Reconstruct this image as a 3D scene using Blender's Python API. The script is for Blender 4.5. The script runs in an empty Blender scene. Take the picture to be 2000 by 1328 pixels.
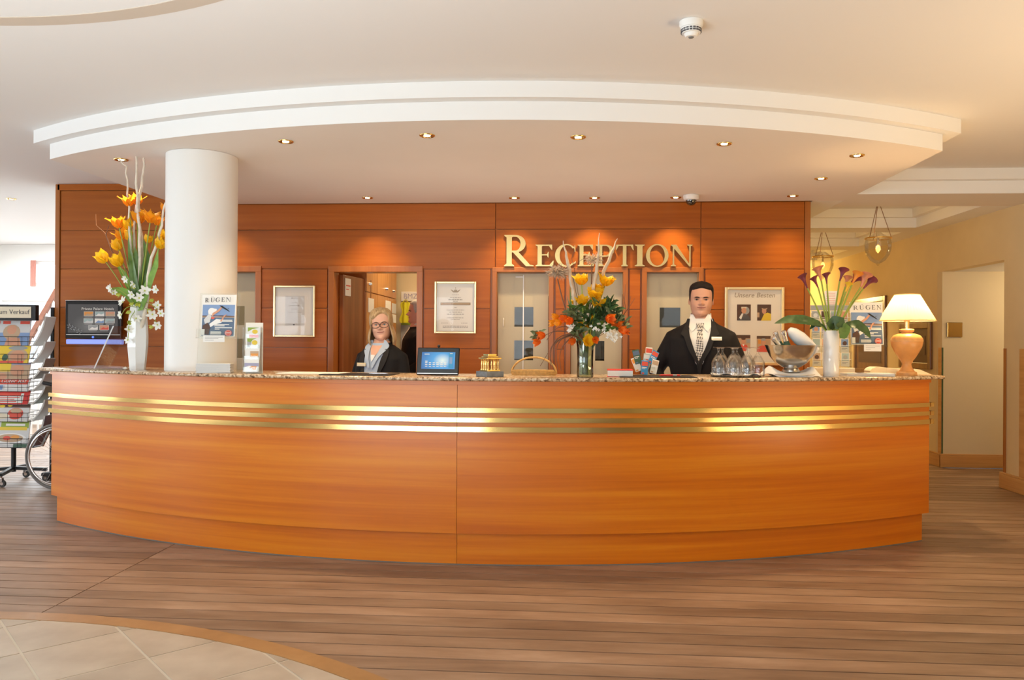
import bpy, bmesh, math, random
from mathutils import Vector, Matrix
from mathutils.bvhtree import BVHTree
R = math.radians
PI = math.pi
rnd = random.Random(7)
SC = bpy.context.scene
COL = SC.collection

# ------------------------------------------------------------------ camera
FPX, EYE, ROLL = 1550.0, 1.36, 0.0065
PITCH, YAW = math.atan(4 / 1550), math.atan(105 / 1550)
_f0 = Vector((0, math.cos(PITCH), math.sin(PITCH)))
_u0 = Vector((0, -math.sin(PITCH), math.cos(PITCH)))
_r0 = Vector((1, 0, 0))
_rot = Matrix.Rotation(YAW, 3, 'Z')
C_F = _rot @ _f0
C_R = _rot @ (math.cos(ROLL) * _r0 + math.sin(ROLL) * _u0)
C_U = _rot @ (-math.sin(ROLL) * _r0 + math.cos(ROLL) * _u0)
CAM = Vector((0, 0, EYE))
cam_d = bpy.data.cameras.new('camera')
cam_d.sensor_width = 36
cam_d.lens = FPX / 2000 * 36
cam_d.clip_start = 0.05
cam = bpy.data.objects.new('camera', cam_d)
COL.objects.link(cam)
m = Matrix.Identity(4)
for i in range(3):
    m[i][0], m[i][1], m[i][2], m[i][3] = C_R[i], C_U[i], -C_F[i], CAM[i]
cam.matrix_world = m
SC.camera = cam

def ray(x, y):
    return C_F + C_R * ((x - 1000) / FPX) - C_U * ((y - 664) / FPX)
def at_v(x, y, v):
    d = ray(x, y); return CAM + d * (v / d.y)
def at_z(x, y, z):
    d = ray(x, y); return CAM + d * ((z - EYE) / d.z)
def at_u(x, y, u):
    d = ray(x, y); return CAM + d * (u / d.x)

# ------------------------------------------------------------------ colour, world, light
SC.view_settings.view_transform = 'Standard'
SC.view_settings.look = 'None'
SC.view_settings.exposure = 0.08
SC.view_settings.gamma = 1.0
SC.view_settings.use_curve_mapping = False
SC.cycles.use_denoising = True
SC.cycles.max_bounces = 9
SC.cycles.diffuse_bounces = 5
SC.cycles.glossy_bounces = 4
SC.cycles.transmission_bounces = 8
SC.cycles.transparent_max_bounces = 16
SC.cycles.caustics_reflective = False
SC.cycles.caustics_refractive = False
SC.cycles.sample_clamp_indirect = 6

w = bpy.data.worlds.new('world')
SC.world = w
w.use_nodes = True
nt = w.node_tree
nt.nodes['Background'].inputs['Color'].default_value = (0.86, 0.93, 1.0, 1)
nt.nodes['Background'].inputs['Strength'].default_value = 2.2

def area(name, loc, rot, sx, sy, power, col=(1, 1, 1), spread=PI):
    l = bpy.data.lights.new(name, 'AREA')
    l.shape = 'RECTANGLE'; l.size = sx; l.size_y = sy
    l.energy = power; l.color = col; l.spread = spread
    o = bpy.data.objects.new(name, l); COL.objects.link(o)
    o.location = loc; o.rotation_euler = rot
    return o
def point(name, loc, power, col, r=0.03):
    l = bpy.data.lights.new(name, 'POINT'); l.energy = power; l.color = col; l.shadow_soft_size = r
    o = bpy.data.objects.new(name, l); COL.objects.link(o); o.location = loc
    return o
def spot(name, loc, power, col, size=R(95), blend=0.7, r=0.03, rot=(0, 0, 0)):
    l = bpy.data.lights.new(name, 'SPOT'); l.energy = power; l.color = col
    l.spot_size = size; l.spot_blend = blend; l.shadow_soft_size = r
    o = bpy.data.objects.new(name, l); COL.objects.link(o); o.location = loc; o.rotation_euler = rot
    return o
DAY = (0.90, 0.96, 1.0)
WARM = (1.0, 0.66, 0.34)
# daylight through the windows behind the camera, the window wall on the left and the far windows
for i, wx in enumerate((-6.6, -3.6, -0.6, 2.2)):
    area('window_light', (wx, -4.62, 1.55), (R(90), 0, 0), 1.7, 2.0, (80, 50, 30, 3)[i], DAY)
for wy in (1.5, 5.0, 8.5):
    area('window_light', (-9.42, wy, 1.55), (R(90), 0, R(-90)), 2.2, 2.0, 72, DAY)
area('window_light', (-7.2, 12.25, 1.6), (R(-90), 0, 0), 3.0, 1.6, 120, DAY)
area('left_room_fill', (-7.0, 10.4, 2.82), (0, 0, 0), 2.4, 2.0, 140, (.95, .98, 1.0))  # invented ceiling fill, brightens the far wall of the left room

# added fill without fixtures: soft up-facing areas that brighten ceiling and soffit
area('lobby_fill', (-2.1, 0.3, .40), (R(180), 0, 0), 2.8, 2.2, 180, (.90, .98, 1.0))
area('soffit_fill', (-.4, 6.35, .80), (R(180), 0, 0), 3.6, .4, 13, (1.0, .82, .64))  # added behind the counter to lift the soffit, no lamp stands there
area('lobby_fill', (3.35, 3.3, .55), (R(180), 0, 0), 1.0, 1.8, 58, (1.0, .72, .42))
area('lobby_fill', (-6.6, 2.2, .45), (R(180), 0, 0), 2.0, 3.0, 26, (.92, .97, 1.0))

# ------------------------------------------------------------------ materials
MATS = {}
def nodes(name):
    mt = bpy.data.materials.new(name); mt.use_nodes = True
    MATS[name] = mt
    return mt, mt.node_tree, mt.node_tree.nodes['Principled BSDF']
def pm(name, col, rough=0.5, metal=0.0, spec=0.5, trans=0.0, ior=1.45, emit=None, estr=0.0, coat=0.0, noise=0.0, nscale=20, bump=0.0, bscale=80, alpha=1.0, sss=0.0):
    mt, t, b = nodes(name)
    b.inputs['Base Color'].default_value = (*col, 1)
    b.inputs['Roughness'].default_value = rough
    b.inputs['Metallic'].default_value = metal
    b.inputs['Specular IOR Level'].default_value = spec
    b.inputs['Transmission Weight'].default_value = trans
    b.inputs['IOR'].default_value = ior
    b.inputs['Coat Weight'].default_value = coat
    b.inputs['Alpha'].default_value = alpha
    if sss:
        b.inputs['Subsurface Weight'].default_value = sss
        b.inputs['Subsurface Radius'].default_value = (0.012, 0.005, 0.003)
    if emit:
        b.inputs['Emission Color'].default_value = (*emit, 1)
        b.inputs['Emission Strength'].default_value = estr
    if noise or bump:
        tc = t.nodes.new('ShaderNodeTexCoord')
    if noise:
        n = t.nodes.new('ShaderNodeTexNoise'); n.inputs['Scale'].default_value = nscale; n.inputs['Detail'].default_value = 4
        t.links.new(tc.outputs['Object'], n.inputs['Vector'])
        r = t.nodes.new('ShaderNodeValToRGB')
        r.color_ramp.elements[0].position = 0.3; r.color_ramp.elements[1].position = 0.7
        r.color_ramp.elements[0].color = (*[c * (1 - noise) for c in col], 1)
        r.color_ramp.elements[1].color = (*[min(1, c * (1 + noise)) for c in col], 1)
        t.links.new(n.outputs['Fac'], r.inputs['Fac']); t.links.new(r.outputs['Color'], b.inputs['Base Color'])
    if bump:
        n2 = t.nodes.new('ShaderNodeTexNoise'); n2.inputs['Scale'].default_value = bscale; n2.inputs['Detail'].default_value = 5
        t.links.new(tc.outputs['Object'], n2.inputs['Vector'])
        bp = t.nodes.new('ShaderNodeBump'); bp.inputs['Strength'].default_value = bump; bp.inputs['Distance'].default_value = 0.01
        t.links.new(n2.outputs['Fac'], bp.inputs['Height']); t.links.new(bp.outputs['Normal'], b.inputs['Normal'])
    return mt

def wood(name, dark, mid, light, rough=0.3, coat=0.3, stretch=(0.5, 0.5, 16), rand=0.0, crough=0.12, spec=0.5):
    """grain running along the horizontal, varying quickly with the stretched axis"""
    mt, t, b = nodes(name)
    tc = t.nodes.new('ShaderNodeTexCoord')
    mp = t.nodes.new('ShaderNodeMapping'); mp.inputs['Scale'].default_value = stretch
    t.links.new(tc.outputs['Object'], mp.inputs['Vector'])
    oi = t.nodes.new('ShaderNodeObjectInfo')
    sc = t.nodes.new('ShaderNodeVectorMath'); sc.operation = 'SCALE'; sc.inputs[0].default_value = (9, 5, 7)
    t.links.new(oi.outputs['Random'], sc.inputs['Scale'])
    ad = t.nodes.new('ShaderNodeVectorMath'); ad.operation = 'ADD'
    t.links.new(mp.outputs['Vector'], ad.inputs[0]); t.links.new(sc.outputs['Vector'], ad.inputs[1])
    n1 = t.nodes.new('ShaderNodeTexNoise'); n1.inputs['Scale'].default_value = 1.0; n1.inputs['Detail'].default_value = 7; n1.inputs['Roughness'].default_value = 0.62
    n1.inputs['Distortion'].default_value = 0.25
    t.links.new(ad.outputs['Vector'], n1.inputs['Vector'])
    r = t.nodes.new('ShaderNodeValToRGB'); e = r.color_ramp.elements
    e[0].position = 0.32; e[0].color = (*dark, 1)
    e[1].position = 0.68; e[1].color = (*light, 1)
    el = e.new(0.5); el.color = (*mid, 1)
    t.links.new(n1.outputs['Fac'], r.inputs['Fac'])
    col = r.outputs['Color']
    if rand:
        hv = t.nodes.new('ShaderNodeHueSaturation')
        mr = t.nodes.new('ShaderNodeMapRange'); mr.inputs['To Min'].default_value = 1 - rand; mr.inputs['To Max'].default_value = 1 + rand
        t.links.new(oi.outputs['Random'], mr.inputs['Value']); t.links.new(mr.outputs['Result'], hv.inputs['Value'])
        t.links.new(col, hv.inputs['Color']); col = hv.outputs['Color']
    t.links.new(col, b.inputs['Base Color'])
    b.inputs['Roughness'].default_value = rough
    b.inputs['Specular IOR Level'].default_value = spec
    b.inputs['Coat Weight'].default_value = coat; b.inputs['Coat Roughness'].default_value = crough
    return mt

def thin_glass(name, col=(1, 1, 1), refl=0.12, rough=0.02):
    mt = bpy.data.materials.new(name); mt.use_nodes = True; MATS[name] = mt
    t = mt.node_tree
    for n in list(t.nodes):
        if n.type != 'OUTPUT_MATERIAL': t.nodes.remove(n)
    out = [n for n in t.nodes if n.type == 'OUTPUT_MATERIAL'][0]
    tr = t.nodes.new('ShaderNodeBsdfTransparent'); tr.inputs['Color'].default_value = (*col, 1)
    gl = t.nodes.new('ShaderNodeBsdfGlossy'); gl.inputs['Roughness'].default_value = rough
    lw = t.nodes.new('ShaderNodeLayerWeight'); lw.inputs['Blend'].default_value = 0.25
    mr = t.nodes.new('ShaderNodeMapRange'); mr.inputs['To Min'].default_value = refl * 0.5; mr.inputs['To Max'].default_value = min(1, refl * 5)
    t.links.new(lw.outputs['Fresnel'], mr.inputs['Value'])
    mx = t.nodes.new('ShaderNodeMixShader')
    t.links.new(mr.outputs['Result'], mx.inputs['Fac'])
    t.links.new(tr.outputs['BSDF'], mx.inputs[1]); t.links.new(gl.outputs['BSDF'], mx.inputs[2])
    t.links.new(mx.outputs['Shader'], out.inputs['Surface'])
    return mt

def translucent(name, col, tcol, fac=0.5, rough=0.3, emit=0):
    mt, t, b = nodes(name)
    b.inputs['Base Color'].default_value = (*col, 1); b.inputs['Roughness'].default_value = rough
    out = [n for n in t.nodes if n.type == 'OUTPUT_MATERIAL'][0]
    tl = t.nodes.new('ShaderNodeBsdfTranslucent'); tl.inputs['Color'].default_value = (*tcol, 1)
    mx = t.nodes.new('ShaderNodeMixShader'); mx.inputs['Fac'].default_value = fac
    t.links.new(b.outputs['BSDF'], mx.inputs[1]); t.links.new(tl.outputs['BSDF'], mx.inputs[2])
    t.links.new(mx.outputs['Shader'], out.inputs['Surface'])
    return mt

wood('wall_wood', (0.34, 0.084, 0.004), (0.39, 0.102, 0.006), (0.44, 0.124, 0.010), rough=0.38, spec=0.3, coat=0.06, stretch=(0.7, 0.7, 22), rand=0.10)
wood('counter_wood', (0.60, 0.140, 0.0015), (0.70, 0.188, 0.003), (0.78, 0.255, 0.009), rough=0.34, spec=0.45, coat=0.38, stretch=(0.45, 0.45, 17), crough=0.22)
wood('frame_wood', (0.32, 0.096, 0.010), (0.37, 0.116, 0.014), (0.42, 0.138, 0.020), rough=0.32, coat=0.15, stretch=(14, 14, 0.8))
wood('door_wood', (0.19, 0.060, 0.016), (0.25, 0.082, 0.022), (0.31, 0.11, 0.032), rough=0.35, coat=0.1, stretch=(14, 14, 0.8))
wood('cabinet_wood', (0.46, 0.19, 0.045), (0.56, 0.245, 0.06), (0.64, 0.30, 0.085), rough=0.35, coat=0.1, stretch=(14, 14, 0.9))
wood('plank_wood', (0.185, 0.112, 0.070), (0.275, 0.175, 0.113), (0.37, 0.250, 0.170), rough=0.42, coat=0.0, stretch=(1.3, 6, 6), rand=0.16, spec=0.35)
wood('base_wood', (0.50, 0.26, 0.085), (0.58, 0.31, 0.11), (0.64, 0.36, 0.14), rough=0.4, coat=0.1, stretch=(0.8, 0.8, 20))
wood('inlay_wood', (0.30, 0.155, 0.06), (0.37, 0.20, 0.08), (0.43, 0.24, 0.10), rough=0.35, coat=0.1, stretch=(3, 3, 3))
wood('picture_wood', (0.14, 0.06, 0.022), (0.19, 0.085, 0.03), (0.24, 0.11, 0.04), rough=0.35, stretch=(10, 10, 2))
wood('rail_wood', (0.24, 0.085, 0.045), (0.30, 0.11, 0.055), (0.36, 0.14, 0.07), rough=0.35)
pm('gap_dark', (0.035, 0.022, 0.015), 0.7)
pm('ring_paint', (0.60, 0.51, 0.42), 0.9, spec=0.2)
pm('ceiling_paint', (0.81, 0.80, 0.785), 0.9, spec=0.2)
pm('soffit_paint', (0.82, 0.775, 0.72), 0.9, spec=0.2, noise=0.03, nscale=0.9)
pm('step_paint', (0.87, 0.87, 0.86), 0.85, spec=0.2)
pm('wall_white', (0.84, 0.84, 0.82), 0.85, spec=0.2)
pm('wall_cream', (0.74, 0.61, 0.37), 0.85, spec=0.2, noise=0.03, nscale=3)
pm('jamb_cream', (0.70, 0.60, 0.42), 0.85, spec=0.2)
pm('office_cream', (0.72, 0.63, 0.42), 0.85, spec=0.2)
pm('column_paint', (0.84, 0.84, 0.82), 0.45, spec=0.4)
pm('subfloor', (0.022, 0.014, 0.010), 0.8)
pm('brass', (0.86, 0.60, 0.22), 0.14, 1.0)
pm('letter_brass', (0.90, 0.68, 0.30), 0.20, 1.0)
pm('gold_frame', (1.0, 0.80, 0.45), 0.30, 1.0)
pm('chrome', (0.82, 0.82, 0.83), 0.10, 1.0)
pm('steel', (0.62, 0.60, 0.57), 0.20, 1.0)
pm('grey_metal', (0.42, 0.42, 0.41), 0.35, 0.8)
pm('black', (0.012, 0.012, 0.013), 0.45)
pm('black_gloss', (0.010, 0.010, 0.012), 0.12)
pm('dark_rubber', (0.05, 0.05, 0.048), 0.7)
pm('grey_rubber', (0.20, 0.19, 0.18), 0.65)
pm('white', (0.85, 0.85, 0.83), 0.5)
pm('white_gloss', (0.84, 0.85, 0.84), 0.10, coat=0.3)
pm('cream', (0.80, 0.72, 0.55), 0.6)
pm('paper', (0.86, 0.855, 0.82), 0.75)
pm('paper_warm', (0.87, 0.83, 0.74), 0.7)
pm('paper_grey', (0.66, 0.67, 0.67), 0.7)
pm('ink', (0.10, 0.10, 0.11), 0.7)
pm('ink_soft', (0.42, 0.41, 0.40), 0.7)
pm('ink_brown', (0.36, 0.30, 0.22), 0.7)
pm('red', (0.62, 0.035, 0.03), 0.5)
pm('redlight', (0.75, 0.10, 0.06), 0.5)
pm('orange_print', (0.80, 0.34, 0.07), 0.5)
pm('yellow_print', (0.80, 0.58, 0.05), 0.5)
pm('green_print', (0.30, 0.42, 0.06), 0.5)
pm('darkgreen_print', (0.06, 0.13, 0.08), 0.5)
pm('sky_print', (0.22, 0.34, 0.58), 0.5)
pm('sea_print', (0.11, 0.17, 0.27), 0.5)
pm('blue_print', (0.05, 0.30, 0.60), 0.5)
pm('lilac_print', (0.36, 0.36, 0.52), 0.5)
pm('skin_print', (0.66, 0.33, 0.20), 0.5)
pm('tan_print', (0.55, 0.38, 0.24), 0.5)
pm('grey_print', (0.36, 0.38, 0.38), 0.5)
pm('teal_print', (0.38, 0.50, 0.50), 0.5)
pm('darkbrown_print', (0.10, 0.05, 0.035), 0.5)
pm('skin', (0.66, 0.36, 0.25), 0.48, sss=0.08)
pm('skin_fair', (0.74, 0.43, 0.31), 0.48, sss=0.08)
pm('skin_pink', (0.74, 0.38, 0.29), 0.5, sss=0.08)
pm('lips', (0.48, 0.16, 0.13), 0.4)
pm('suit', (0.014, 0.013, 0.014), 0.75, spec=0.25, bump=0.06, bscale=500)
pm('suit_edge', (0.022, 0.021, 0.022), 0.7, spec=0.25)
pm('blazer', (0.011, 0.011, 0.013), 0.75, spec=0.25)
pm('shirt_white', (0.82, 0.83, 0.82), 0.7)
pm('shirt_blue', (0.42, 0.52, 0.66), 0.7)
pm('eye_white', (0.75, 0.74, 0.72), 0.2)
pm('iris_dark', (0.03, 0.02, 0.015), 0.2)
pm('iris_grey', (0.12, 0.16, 0.18), 0.2)
pm('hair_dark', (0.016, 0.010, 0.008), 0.5, spec=0.3, bump=0.5, bscale=220)
wood('hair_blond', (0.28, 0.17, 0.075), (0.46, 0.31, 0.15), (0.62, 0.46, 0.26), rough=0.38, coat=0.0, stretch=(70, 70, 4))
pm('hair_grey', (0.55, 0.53, 0.50), 0.5, noise=0.2, nscale=60)
pm('brow_brown', (0.14, 0.085, 0.05), 0.7)
pm('trouser', (0.015, 0.015, 0.017), 0.8)
pm('flower_white', (0.86, 0.86, 0.80), 0.5)
pm('bud_green', (0.55, 0.60, 0.10), 0.5)
pm('leaf_green', (0.10, 0.19, 0.035), 0.4, noise=0.25, nscale=25)
pm('leaf_bright', (0.20, 0.36, 0.06), 0.4, noise=0.2, nscale=25)
pm('leaf_dark', (0.055, 0.11, 0.035), 0.4, noise=0.3, nscale=25)
pm('leaf_sage', (0.16, 0.20, 0.09), 0.5, noise=0.3, nscale=40)
pm('stem_green', (0.30, 0.38, 0.06), 0.5)
pm('branch_white', (0.76, 0.68, 0.56), 0.7, noise=0.12, nscale=30)
pm('branch_tan', (0.66, 0.53, 0.38), 0.7, noise=0.12, nscale=30)
pm('twig_brown', (0.20, 0.10, 0.055), 0.7)
pm('puff_beige', (0.55, 0.42, 0.30), 0.8)
pm('puff_cream', (0.72, 0.58, 0.42), 0.8)
pm('calla_purple', (0.20, 0.035, 0.055), 0.4, noise=0.3, nscale=30)
pm('calla_peach', (0.62, 0.24, 0.13), 0.4, noise=0.25, nscale=30)
pm('calla_orange', (0.78, 0.27, 0.03), 0.4)
pm('calla_yellow', (0.82, 0.50, 0.03), 0.4)
pm('wicker', (0.58, 0.36, 0.12), 0.5, noise=0.2, nscale=60)
pm('terracotta', (0.72, 0.33, 0.10), 0.35, noise=0.16, nscale=9)
pm('terracotta_light', (0.74, 0.38, 0.13), 0.35, noise=0.12, nscale=30)
translucent('page_paper', (0.84, 0.84, 0.82), (0.85, 0.86, 0.86), 0.5, 0.35)
translucent('tulip_yellow', (0.95, 0.60, 0.012), (0.95, 0.62, 0.03), 0.38, 0.5)
translucent('tulip_orange', (0.93, 0.40, 0.012), (0.95, 0.42, 0.03), 0.38, 0.5)
translucent('flower_orange', (0.88, 0.19, 0.012), (0.90, 0.22, 0.02), 0.35, 0.5)
translucent('lampshade', (0.86, 0.72, 0.45), (0.92, 0.74, 0.42), 0.55, 0.7)
translucent('frosted', (0.68, 0.63, 0.49), (0.80, 0.75, 0.60), 0.45, 0.22)
thin_glass('clear_glass', (0.88, 0.90, 0.88), 0.045)
thin_glass('picture_glass', (1.0, 1.0, 0.995), 0.022)
thin_glass('acrylic', (0.96, 0.97, 0.96), 0.06)
thin_glass('vase_glass', (0.70, 0.76, 0.62), 0.22)
thin_glass('tumbler_glass', (0.985, 0.985, 0.985), 0.085)
thin_glass('pendant_glass', (0.94, 0.92, 0.84), 0.12)
thin_glass('window_glass', (0.96, 0.98, 1.0), 0.06)
thin_glass('smoked_dome', (0.35, 0.35, 0.36), 0.30)
pm('bulb_warm', (1, 0.9, 0.6), 0.4, emit=(1.0, 0.83, 0.50), estr=8)
pm('bulb_flame', (1, 0.6, 0.2), 0.4, emit=(1.0, 0.50, 0.10), estr=3.0)
pm('led_blue', (0.1, 0.2, 0.8), 0.4, emit=(0.10, 0.22, 0.95), estr=0.9)
pm('bar_blue', (0.3, 0.4, 0.9), 0.3, emit=(0.22, 0.30, 0.80), estr=0.55)
pm('reflector_orange', (0.9, 0.35, 0.02), 0.3)
pm('vest_yellow', (0.62, 0.60, 0.02), 0.6)
pm('marble_grey', (0.16, 0.18, 0.20), 0.25, noise=0.2, nscale=30)
pm('cloth_white', (0.84, 0.83, 0.81), 0.8)
pm('curtain_red', (0.70, 0.36, 0.30), 0.8)
pm('plate_brass_dark', (0.30, 0.19, 0.07), 0.25, 1.0)
pm('carpet_dark', (0.10, 0.07, 0.05), 0.8)

def screen_mat(name, c0, c1, c2, ctr, strength):
    """a lit display: a soft glow from c1 to c0 round the bright spot of its wallpaper"""
    mt, t, b = nodes(name)
    tc = t.nodes.new('ShaderNodeTexCoord')
    mp = t.nodes.new('ShaderNodeMapping'); mp.inputs['Location'].default_value = (-ctr[0], 0, -ctr[1]); mp.inputs['Scale'].default_value = (1, 0, 1.3)
    t.links.new(tc.outputs['Object'], mp.inputs['Vector'])
    ln = t.nodes.new('ShaderNodeVectorMath'); ln.operation = 'LENGTH'
    t.links.new(mp.outputs['Vector'], ln.inputs[0])
    r = t.nodes.new('ShaderNodeValToRGB'); e = r.color_ramp.elements
    e[0].position = 0.0; e[0].color = (*c2, 1); e[1].position = 0.16; e[1].color = (*c0, 1)
    k = e.new(0.06); k.color = (*c1, 1)
    t.links.new(ln.outputs['Value'], r.inputs['Fac'])
    b.inputs['Base Color'].default_value = (0.01, 0.01, 0.01, 1)
    b.inputs['Roughness'].default_value = 0.15
    t.links.new(r.outputs['Color'], b.inputs['Emission Color']); b.inputs['Emission Strength'].default_value = strength
screen_mat('tablet_screen', (0.01, 0.10, 0.35), (0.06, 0.35, 0.72), (0.85, 0.92, 0.80), (0.03, 0.12), 0.9)
screen_mat('tv_screen', (0.06, 0.055, 0.055), (0.11, 0.105, 0.10), (0.16, 0.15, 0.15), (-0.05, 0.22), 0.9)

def granite():
    mt, t, b = nodes('granite')
    tc = t.nodes.new('ShaderNodeTexCoord')
    v = t.nodes.new('ShaderNodeTexNoise'); v.inputs['Scale'].default_value = 55; v.inputs['Detail'].default_value = 3; v.inputs['Distortion'].default_value = 0.6
    t.links.new(tc.outputs['Object'], v.inputs['Vector'])
    r = t.nodes.new('ShaderNodeValToRGB'); e = r.color_ramp.elements
    e[0].position = 0.34; e[0].color = (0.10, 0.065, 0.04, 1)
    e[1].position = 0.66; e[1].color = (0.74, 0.62, 0.46, 1)
    a = e.new(0.44); a.color = (0.42, 0.27, 0.15, 1)
    c = e.new(0.55); c.color = (0.58, 0.44, 0.28, 1)
    t.links.new(v.outputs['Fac'], r.inputs['Fac']); t.links.new(r.outputs['Color'], b.inputs['Base Color'])
    b.inputs['Roughness'].default_value = 0.16
granite()

def tile_mat():
    mt, t, b = nodes('tile_stone')
    tc = t.nodes.new('ShaderNodeTexCoord'); oi = t.nodes.new('ShaderNodeObjectInfo')
    n = t.nodes.new('ShaderNodeTexNoise'); n.inputs['Scale'].default_value = 5; n.inputs['Detail'].default_value = 6
    t.links.new(tc.outputs['Object'], n.inputs['Vector'])
    r = t.nodes.new('ShaderNodeValToRGB'); e = r.color_ramp.elements
    e[0].position = 0.3; e[0].color = (0.40, 0.325, 0.245, 1); e[1].position = 0.72; e[1].color = (0.52, 0.44, 0.345, 1)
    t.links.new(n.outputs['Fac'], r.inputs['Fac'])
    hv = t.nodes.new('ShaderNodeHueSaturation'); mr = t.nodes.new('ShaderNodeMapRange')
    mr.inputs['To Min'].default_value = 0.92; mr.inputs['To Max'].default_value = 1.08
    t.links.new(oi.outputs['Random'], mr.inputs['Value']); t.links.new(mr.outputs['Result'], hv.inputs['Value'])
    t.links.new(r.outputs['Color'], hv.inputs['Color']); t.links.new(hv.outputs['Color'], b.inputs['Base Color'])
    b.inputs['Roughness'].default_value = 0.42
tile_mat()
pm('grout', (0.62, 0.55, 0.45), 0.8)
def tie_mat():
    mt, t, b = nodes('tie_check')
    tc = t.nodes.new('ShaderNodeTexCoord')
    mp = t.nodes.new('ShaderNodeMapping'); mp.inputs['Rotation'].default_value = (0, R(38), 0)
    t.links.new(tc.outputs['Object'], mp.inputs['Vector'])
    ch = t.nodes.new('ShaderNodeTexChecker'); ch.inputs['Scale'].default_value = 85
    ch.inputs['Color1'].default_value = (0.10, 0.095, 0.10, 1); ch.inputs['Color2'].default_value = (0.68, 0.66, 0.62, 1)
    t.links.new(mp.outputs['Vector'], ch.inputs['Vector']); t.links.new(ch.outputs['Color'], b.inputs['Base Color'])
    b.inputs['Roughness'].default_value = 0.5
tie_mat()

# ------------------------------------------------------------------ mesh helpers
def M(k):
    return MATS[k]

class MB:
    def __init__(s):
        s.v = []; s.f = []; s.mi = []; s.cur = 0
    def add(s, vs, fs):
        o = len(s.v); s.v.extend([tuple(p) for p in vs])
        for f in fs:
            s.f.append([i + o for i in f]); s.mi.append(s.cur)
        return s
    def box(s, x0, x1, y0, y1, z0, z1):
        return s.add([(x0, y0, z0), (x1, y0, z0), (x1, y1, z0), (x0, y1, z0), (x0, y0, z1), (x1, y0, z1), (x1, y1, z1), (x0, y1, z1)],
                     [(0, 3, 2, 1), (4, 5, 6, 7), (0, 1, 5, 4), (1, 2, 6, 5), (2, 3, 7, 6), (3, 0, 4, 7)])
    def bbox(s, x0, x1, y0, y1, z0, z1, b=0.004):
        """box with chamfered edges on every side"""
        bm = bmesh.new()
        vs = [bm.verts.new(p) for p in ((x0, y0, z0), (x1, y0, z0), (x1, y1, z0), (x0, y1, z0), (x0, y0, z1), (x1, y0, z1), (x1, y1, z1), (x0, y1, z1))]
        for f in ((0, 3, 2, 1), (4, 5, 6, 7), (0, 1, 5, 4), (1, 2, 6, 5), (2, 3, 7, 6), (3, 0, 4, 7)):
            bm.faces.new([vs[i] for i in f])
        bmesh.ops.bevel(bm, geom=list(bm.edges), offset=b, segments=2, profile=0.5, affect='EDGES')
        bm.verts.index_update()
        s.add([v.co[:] for v in bm.verts], [[v.index for v in f.verts] for f in bm.faces])
        bm.free(); return s
    def bar(s, p, q, w, h, up=(0, 0, 1)):
        p = Vector(p); q = Vector(q); d = (q - p).normalized(); a = d.cross(Vector(up))
        if a.length < 1e-5: a = d.cross(Vector((0, 1, 0)))
        a.normalize(); b = a.cross(d)
        vs = []
        for c in (p, q):
            for i, j in ((-1, -1), (1, -1), (1, 1), (-1, 1)):
                vs.append(c + a * (w / 2 * i) + b * (h / 2 * j))
        return s.add(vs, [(3, 2, 1, 0), (4, 5, 6, 7), (0, 1, 5, 4), (1, 2, 6, 5), (2, 3, 7, 6), (3, 0, 4, 7)])
    def tube(s, pts, rad, n=8, cap=True, closed=False):
        pts = [Vector(p) for p in pts]; k = len(pts)
        if not hasattr(rad, '__len__'): rad = [rad] * k
        vs = []; a = None
        for i, p in enumerate(pts):
            d = pts[(i + 1) % k] - pts[i - 1] if closed else pts[min(i + 1, k - 1)] - pts[max(i - 1, 0)]
            if d.length < 1e-9: d = Vector((0, 0, 1))
            d.normalize()
            if a is None:
                a = d.orthogonal().normalized()
            else:
                a = a - d * a.dot(d)
                if a.length < 1e-6: a = d.orthogonal()
                a.normalize()
            b = d.cross(a)
            for j in range(n):
                t = 2 * PI * j / n
                vs.append(p + (a * math.cos(t) + b * math.sin(t)) * rad[i])
        fs = []
        for i in range(k if closed else k - 1):
            for j in range(n):
                i2 = (i + 1) % k
                fs.append((i * n + j, i * n + (j + 1) % n, i2 * n + (j + 1) % n, i2 * n + j))
        if cap and not closed:
            fs.append(tuple(reversed(range(n)))); fs.append(tuple((k - 1) * n + j for j in range(n)))
        return s.add(vs, fs)
    def cyl(s, p, q, r0, r1=None, n=16):
        return s.tube([p, q], [r0, r0 if r1 is None else r1], n)
    def lathe(s, prof, n=32, c=(0, 0, 0), close=True, mtx=None):
        vs = []; fs = []
        for r, z in prof:
            for j in range(n):
                t = 2 * PI * j / n
                p = Vector((r * math.cos(t), r * math.sin(t), z))
                if mtx: p = mtx @ p
                vs.append((p.x + c[0], p.y + c[1], p.z + c[2]))
        k = len(prof)
        for i in range(k - 1):
            for j in range(n):
                fs.append((i * n + j, i * n + (j + 1) % n, (i + 1) * n + (j + 1) % n, (i + 1) * n + j))
        if close:
            if prof[0][0] > 1e-6: fs.append(tuple(reversed(range(n))))
            if prof[-1][0] > 1e-6: fs.append(tuple((k - 1) * n + j for j in range(n)))
        return s.add(vs, fs)
    def ball(s, c, r, n=16, m_=10, sc=(1, 1, 1)):
        vs = []; fs = []
        for i in range(m_ + 1):
            t = PI * i / m_
            for j in range(n):
                p = 2 * PI * j / n
                vs.append((c[0] + r * sc[0] * math.sin(t) * math.cos(p), c[1] + r * sc[1] * math.sin(t) * math.sin(p), c[2] - r * sc[2] * math.cos(t)))
        for i in range(m_):
            for j in range(n):
                fs.append((i * n + j, i * n + (j + 1) % n, (i + 1) * n + (j + 1) % n, (i + 1) * n + j))
        return s.add(vs, fs)
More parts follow.
